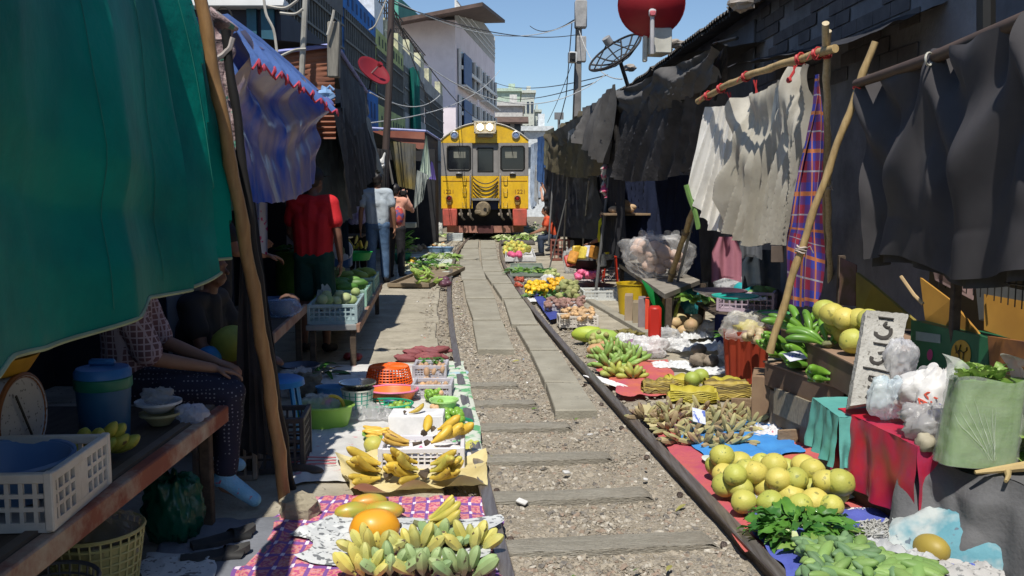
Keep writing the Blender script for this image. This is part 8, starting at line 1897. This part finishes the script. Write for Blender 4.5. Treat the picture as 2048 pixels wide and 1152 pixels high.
m_or = mat((.46,.24,.04), .8, (.36,.18,.03), 3); m_olv = mat((.22,.17,.035), .8, (.15,.11,.025), 3)
board('olive yellow folded cardboard standing behind the pomelos', [(1712,545),(1712,650),(1850,660),(1745,570)], [5.2,5.2,4.7,5.0], .02, m_olv)
board('orange brown cardboard flap sloping behind the green carton', [(1840,555),(1850,640),(1968,680),(1900,600)], [4.75,4.6,4.1,4.4], .015, m_or)
board('big orange yellow cardboard panel at the right edge of the shelf', [(1968,588),(1968,660),(2090,700),(2090,610)], [4.15,4.1,3.75,3.8], .02, m_or)
board('dark grey board behind the cartons at the right', [(1950,560),(1958,640),(2090,660),(2090,590)], [4.5,4.4,4.0,4.0], .02, mat((.11,.115,.12), .8))
board('faded pink patterned sheet on the shelf left part', [(1680,515),(1678,610),(1710,612),(1712,530)], [5.4,5.4,5.3,5.3], .01, mat((.16,.08,.08), .85, (.10,.06,.03), 9))
board('faded pink newspaper hanging on the shelf wire grid', [(1862,520),(1870,560),(1945,600),(1960,530)], [4.9,4.85,4.5,4.55], .004, mat((.30,.20,.19), .85, (.14,.10,.10), 8), name='newspaper', cat='newspaper')
board('brown orange printed carton at the lower right shelf', [(1975,672),(1980,740),(2090,790),(2090,690)], [3.95,3.9,3.5,3.55], .03, mat((.30,.12,.03), .8, (.12,.05,.03), 5))
gcx = thing('green_carton', 'green carton with a round yellow emblem leaning on the shelf', 'carton', P(1895,760,4.4))
gq = [P(1822,640,4.55), P(1820,752,4.5), P(1978,782,3.95), P(1976,676,4.0)]; gn = (gq[1]-gq[0]).cross(gq[2]-gq[0]).normalized(); gn = gn if gn.y < 0 else -gn
part('panel', MB().add(gq+[p-gn*.18 for p in gq], [(3,2,1,0),(4,5,6,7),(0,1,5,4),(1,2,6,5),(2,3,7,6),(3,0,4,7)]), mat((.02,.13,.055), .55, (.015,.10,.045), 3), gcx, True, False)
ex = (gq[3]-gq[0]).normalized(); ey = gn.cross(ex).normalized(); ey = ey if ey.z > 0 else -ey
def oncarton(u, v, o=.003): return gq[0].lerp(gq[3], u).lerp(gq[1].lerp(gq[2], u), v)+gn*o
cc = oncarton(.68, .42); mb = MB(); r_ = .068
mb.add([cc]+[cc+ex*cos(w)*r_+ey*sin(w)*r_ for w in np.linspace(0, 2*PI, 29)[:-1]], [(0, k+1, (k+1) % 28+1) for k in range(28)]); part('emblem', mb, mat((.52,.30,.03), .6), gcx, True, False)
mb = MB()
for pts in ([(-.03,.0),(-.01,.02),(-.005,.045)], [(-.01,.02),(.02,.01),(.04,.025),(.038,.04)], [(-.035,-.04),(-.005,-.02),(-.01,.02)], [(.02,.01),(.025,-.045)], [(-.04,.035),(-.03,.01),(-.012,.0)]): mb.tube([cc+gn*.003+ex*a+ey*b for a, b in pts], .004, 5, flat=.5)
part('emblem_figure', mb, mat((.08,.06,.02), .7), gcx, True)
mb = MB(); mb.add([oncarton(.08,.18), oncarton(.42,.14), oncarton(.42,.30), oncarton(.08,.34)], [(0,1,2,3)]); part('label_strip', mb, mat((.30,.36,.32), .7), gcx, True, False)
cc2 = oncarton(.28, .55); part('pink_spot', MB().add([cc2]+[cc2+ex*cos(w)*.022+ey*sin(w)*.028 for w in np.linspace(0, 2*PI, 17)[:-1]], [(0, k+1, (k+1) % 16+1) for k in range(16)]), mat((.42,.05,.16), .6), gcx, True, False)
mb = MB()
for k in range(15): a = P(1880+k*14, 515+k*2.0, 4.9-.11*k); mb.tube([a, a-Vector((0,0,.16))], .003, 4)
for z_ in (0, 22): mb.tube([P(1870, 520+z_, 4.95), P(2090, 552+z_*1.2, 3.3)], .003, 4)
solo('wire_grid', mb, m_blk, 'black wire grid below the mesh tarpaulin', 'grid')
solo('bamboo_stick', MB().tube([P(1802,553,4.5), P(1828,590,4.4), P(1846,608,4.35)], .009, 6), mat((.48,.34,.18), .6), 'short pale bent stick in front of the cartons', 'stick')
# ================= right side, farther goods
m_lat = mat((.60,.62,.60), .5, (.50,.52,.51), 4)
crate('white slatted basket turned over on the pavement, near the red stool', G(1200,598,0), .05, .50, .40, .14, m_lat, nx=10, nz_=4, floor=True)
crate('white crate full of tan roots by the right rail', G(1155,652,0), .05, .42, .24, .13, mat((.62,.58,.52), .5), nx=12, nz_=3, solid_mid=False)
pile('ginger_root', [globe_me(.03, mat((.60,.38,.18), .7, (.50,.34,.20), 9, obr=.2), amp=.4, fr=2, sq=.8)], [(1122,640),(1190,640),(1186,622),(1122,622)], 60, .10, 1, 'orange tan root in the white crate by the right rail', 'root', 'tan roots in the white crate', zj=.05)
crate('second white crate of purplish roots behind the tan roots', G(1125,625,0), .0, .44, .26, .12, mat((.60,.58,.60), .5), nx=10, nz_=3, solid_mid=False)
pile('shallot', [globe_me(.034, mat((.34,.19,.17), .7, (.26,.16,.12), 9, obr=.25), amp=.3, sq=.8)], [(1086,618),(1165,620),(1170,602),(1095,602)], 70, .09, 1, 'purple brown shallot in the second white crate', 'shallot', 'shallots in the second crate', zj=.06)
pile('garlic', [globe_me(.045, mat((.34,.33,.14), .8, (.24,.28,.10), 9, obr=.2), amp=.3)], [(1110,602),(1165,602),(1155,580),(1120,580)], 40, .06, 1, 'olive tan bulb in the heap behind the crates', 'bulb', 'olive bulbs', zj=.12, hump=.08)
greens('grey green leaf heap behind the crates by the right rail', G(1090,597,0), .24, 60, .16, .06, [g2, g5, g3], h=.12, seed=51)
solo('blue_tray_edge', ground_sheet([(1100,645),(1125,640),(1080,588),(1062,590)], 6, 16, .02, 3, 5, .02), mat((.05,.07,.30), .6), 'blue cloth strip along the right rail beside the crates', 'cloth')
for k, (q, lab) in enumerate([([(1052,592),(1098,592),(1090,572),(1050,572)], 'left black tray of yellow peppers'), ([(1100,586),(1136,586),(1130,568),(1095,568)], 'right black tray of orange yellow peppers')]):
    tray(lab+' beside the right rail', q, mat((.04,.035,.06), .6), .05)
    pile('yellow_pepper', [globe_me(.042, mat((.80,.55,.03) if k == 0 else (.78,.42,.03), .45, (.70,.40,.02), 5, obr=.15), sq=.8, amp=.3)], [(a, b-2) for a, b in q], 46, .07, 1, ['bright yellow pepper in the left black tray','orange yellow pepper in the right black tray'][k], 'pepper', ['peppers in the left black tray','peppers in the right black tray'][k], zj=.10)
tray('grey tray of flat green leaves beside the right rail', [(1025,554),(1088,554),(1086,532),(1018,532)], mat((.20,.24,.20), .6), .05)
greens('flat green leaves in the grey tray', G(1056,544,.04), .36, 130, .18, .06, [g1, g5, g3], h=.08, seed=52)
tray('pale crate lid with pink and white bundles beside the rail', [(1014,524),(1070,524),(1066,506),(1010,506)], mat((.60,.60,.60), .6), .10)
pile('pink_bundle', [globe_me(.07, mat((.70,.12,.25), .6))], [(1016,514),(1044,514),(1042,508),(1016,508)], 8, .14, 1, 'pink bundle in the pale tray beside the rail', 'bundle', 'pink bundles', zj=.02)
pile('yellow_fruit', [globe_me(.06, mat((.66,.46,.08), .6, (.35,.45,.10), 6, obr=.3), amp=.3)], [(1008,508),(1062,508),(1056,490),(1006,490)], 46, .08, 1, 'yellow green fruit in the far heap beside the right rail', 'fruit', 'far yellow fruit at the right rail', zj=.12)
greens('pale cabbage leaves in a long tray nearest the train at the right', G(1034,480,0), .62, 130, .26, .14, [g3, g4, g4], h=.2, seed=53)
tray('long dark tray under the pale cabbage leaves near the train', [(1004,489),(1068,489),(1064,474),(1003,474)], mat((.12,.11,.10), .7), .06)
greens('bluish green bagged leaves right of the train', G(1078,472,0), .5, 60, .3, .12, [mat((.30,.44,.36), .6, (.2,.34,.26), 5), g4], h=.6, seed=54)
crate('brown crate standing below the person in red', G(1120,520,0), 0, .40, .36, .46, mat((.26,.09,.06), .6, (.18,.06,.05), 5), nx=5, nz_=4, solid_mid=False)
for k, z_ in enumerate((0, .0)):
    pass
g = G(1170,520,0); table('grey wooden counter in front of the seated vendors', g.x-.45, g.x+.95, g.y+1.0, g.y+4.2, .62, .06, mat((.30,.25,.20), .85, (.22,.18,.14), 5), name='counter')
bag('tall clear bag standing on the pavement left of the flower basket', G(1138,545,0), (.11,.10,.24), 151, bagm(.40, .85), flat=.95)
fbk = colander('round grey basket wrapped in clear plastic with pink flowers', G(1188,560,0), .42, .2, mat((.45,.40,.40), .6), n=28, rows=4, r0=.7, rz=.2)
pile('pink_flower', [globe_me(.05, mat((.80,.12,.28), .6, (.72,.22,.34), 6, obr=.15), amp=.3)], [(1152,556),(1202,558),(1200,542),(1156,542)], 70, .18, 1, 'pink flower bud in the round basket', 'flower', 'pink flower buds in the basket', zj=.08)
bowl('black basin with toys and snack packets above the pink flowers', G(1178,535,.30), .40, .14, m_blk, name='basin', cat='basin', r0=.8)
g = G(1178,520,.52)
for k, (col, dx) in enumerate([((.62,.08,.06),-.28),((.70,.48,.06),-.18),((.70,.70,.76),-.02),((.60,.26,.05),.06),((.62,.64,.66),.18),((.45,.47,.50),.3),((.66,.30,.05),-.24),((.75,.60,.10),-.1)]):
    solo('snack_packet', MB().box(g+Vector((dx, rnd(-.1,.1), rnd(-.03,.12))), (.15,.05,.19), rot=Euler((rnd(-.5,.2), rnd(-.4,.4), rnd(-.6,.6))), b=.02), mat(col, .35, tuple(c_*.6 for c_ in col), 14), ['red','golden yellow','white and lilac','brown orange','silver','dull silver','orange','pale yellow'][k]+' snack packet in the black basin', 'packet', 'snack packets in the black basin')
rs = thing('red_stool', 'tall red plastic stool right of the pink flower basket', 'stool', G(1222,566,0)+Vector((.0,.15,0)))
m_rs = mat((.50,.035,.015), .45, (.42,.03,.012), 3); part('seat', MB().lathe([(0,.46),(.14,.46),(.15,.43),(.14,.42),(0,.44)], 16), m_rs, rs)
for k in range(4): a = PI/4+k*PI/2; part('leg', MB().tube([(.12*cos(a),.12*sin(a),.43),(.17*cos(a),.17*sin(a),0)], [.03,.022], 6, flat=.5), m_rs, rs)
solo('yellow_cloth_bag', MB().ell(P(1217,466,13.0), (.15,.10,.30), amp=.25, fr=2.4, nu=24, nv=18), mat((.66,.58,.01), .6, (.50,.44,.01), 6, .3, 30), 'bright yellow cloth bag hanging under the gourd shelf', 'bag')
solo('gourd_shelf', MB().box(P(1250,428,12.2), (.62,.5,.03), b=.004), m_wood, 'small plank shelf carrying pale gourds', 'shelf')
for k, (a, b, s) in enumerate([(1232,420,1.1),(1252,418,1.2),(1246,407,1.1),(1262,414,.8)]):
    put('gourd', MB().ell((0,0,0), (.095,.065,.05), nu=16, nv=10, amp=.1).mesh('gourd', mat((.52,.36,.22), .7, (.42,.29,.17), 6)), P(a, b, 12.1), 0, s, ['leftmost pale gourd on the small shelf','large pale gourd in the middle of the small shelf','topmost pale gourd on the small shelf','smallest pale gourd at the right of the small shelf'][k], 'gourd', tilt=.1)
# bench with bag of gourds
p0 = G(1262,548,.50); p1 = G(1325,575,.50)
bb = thing('plank_bench', 'grey plank bench carrying the big clear bag of tubers', 'bench', G(1290,590,0))
q = [G(1238,527,.5), G(1330,588,.5), G(1400,560,.5), G(1290,515,.5)]
part('bench_top', MB().add(q+[p-Vector((0,0,.05)) for p in q], [(0,1,2,3),(7,6,5,4),(0,4,5,1),(1,5,6,2),(2,6,7,3),(3,7,4,0)]), mat((.30,.27,.23), .85, (.2,.18,.15), 5), bb, True, False)
for p in (q[0], q[1], q[2], q[3]): part('leg', MB().box((p.x+.05, p.y+.08, .225), (.06,.06,.45)), m_woodd, bb, True)
tbg = G(1325,560,.5)+Vector((0,.3,0))
for k in range(26):
    put('tuber', globe_me(.085, mat((.60,.42,.33), .8, (.46,.31,.24), 6, .3, 30, obr=.2), amp=.2, sq=.8), tbg+Vector((rnd(-.26,.26), rnd(-.15,.15), .08+rnd(0,.34))), s=rnd(.8,1.1), label='brown tuber inside the big clear bag on the plank bench', cat='tuber', group='tubers in the clear bag')
bag('big clear plastic bag packed with brown tubers on the plank bench', tbg, (.40,.27,.28), 153, bagm(.22, .95), handles=True, amp=.4, flat=.95)
crate('white wire rack lying under the end of the plank bench', G(1375,600,0.1), .2, .4, .3, .25, mat((.40,.40,.38), .6), nx=9, nz_=4, solid_mid=False, bar=.008)
solo('concrete_curb', (lambda a, b: MB().box(((a.x+b.x)/2, (a.y+b.y)/2, .02), (.12, (b-a).length, .06), rot=Euler((0,0,math.atan2(b.y-a.y, b.x-a.x)-PI/2)), b=.01))(G(1180,605,0), G(1298,672,0)), m_conc2, 'low concrete curb strip right of the root crates', 'curb')
solo('concrete_block', MB().box(G(1172,590,.04), (.45,.25,.09), b=.01), m_conc2, 'low concrete block under the pink flower basket', 'block')
# dark interior clutter behind the right stalls
# more small heaps and bags that fill the rows at mid distance
for k, (a, b, r, c_, lab) in enumerate([(1250,690,(.10,.09,.07),1.0,'small white knotted bag by the dried bunch'),(1422,672,(.13,.11,.10),1.0,'white bag slumped against the lilac crate'),(1350,700,(.12,.10,.07),.95,'flattened milky bag on the white papers'),(1460,720,(.11,.10,.09),.95,'white bag under the front of the lilac crate'),(1095,565,(.10,.09,.08),1.0,'small white bag behind the black pepper trays'),(1140,590,(.12,.1,.08),.9,'pale bag between the bulbs and the slatted basket')]):
    bag(lab, G(a, b, .01), r, 200+k, bagm(.8, c_), handles=(k % 2 == 0))
for k, (q, m_, r, n_, lab, cat_) in enumerate([
 ([(1180,690),(1225,690),(1222,676),(1180,676)], (.42,.40,.14), .03, 22, 'small olive fruit in the row by the right rail', 'fruit'),
 ([(1030,577),(1050,577),(1046,560),(1028,560)], (.50,.10,.06), .03, 16, 'red chilli in the small heap by the right rail', 'chilli'),
 ([(1090,560),(1120,560),(1116,546),(1088,546)], (.45,.50,.20), .04, 20, 'pale green gourd behind the pepper trays', 'gourd'),
 ([(1010,500),(1035,500),(1032,494),(1010,494)], (.70,.62,.30), .05, 14, 'pale yellow bulb near the train at the right', 'bulb'),
 ([(800,545),(825,545),(825,530),(802,530)], (.60,.55,.30), .04, 20, 'pale bulb on the cloth at the left', 'bulb'),
 ([(860,500),(895,500),(893,490),(862,490)], (.62,.60,.42), .05, 18, 'cream bulb by the blue tub at the left', 'bulb'),
 ([(820,488),(860,488),(858,480),(824,480)], (.50,.30,.18), .05, 22, 'brown tuber on the far left pavement', 'tuber'),
 ([(800,520),(822,518),(822,508),(804,510)], (.16,.30,.08), .04, 20, 'green fruit by the dark green basin', 'fruit')]):
    pile('small_fruit', [globe_me(r, mat(m_, .6, tuple(x*.7 for x in m_), 8, obr=.2), amp=.25, nu=12, nv=8)], q, n_, .04, 1, lab, cat_, lab+'s', zj=.05, hump=.05)
for k, (a, b, w, d, lab) in enumerate([(1215,705,.3,.2,'white paper under the green bananas'),(1300,690,.35,.25,'crumpled pale plastic behind the magenta mat'),(1065,600,.2,.5,'pale plastic strip beside the bulbs'),(1045,500,.6,.3,'white cloth under the far fruit at the right'),(845,515,.6,.5,'white plastic under the herbs at the left')]):
    solo('plastic_sheet', crumple(G(a, b, .012), w, d, .04, 220+k, 24, 20, rz=.2), m_bagw, lab, 'plastic')
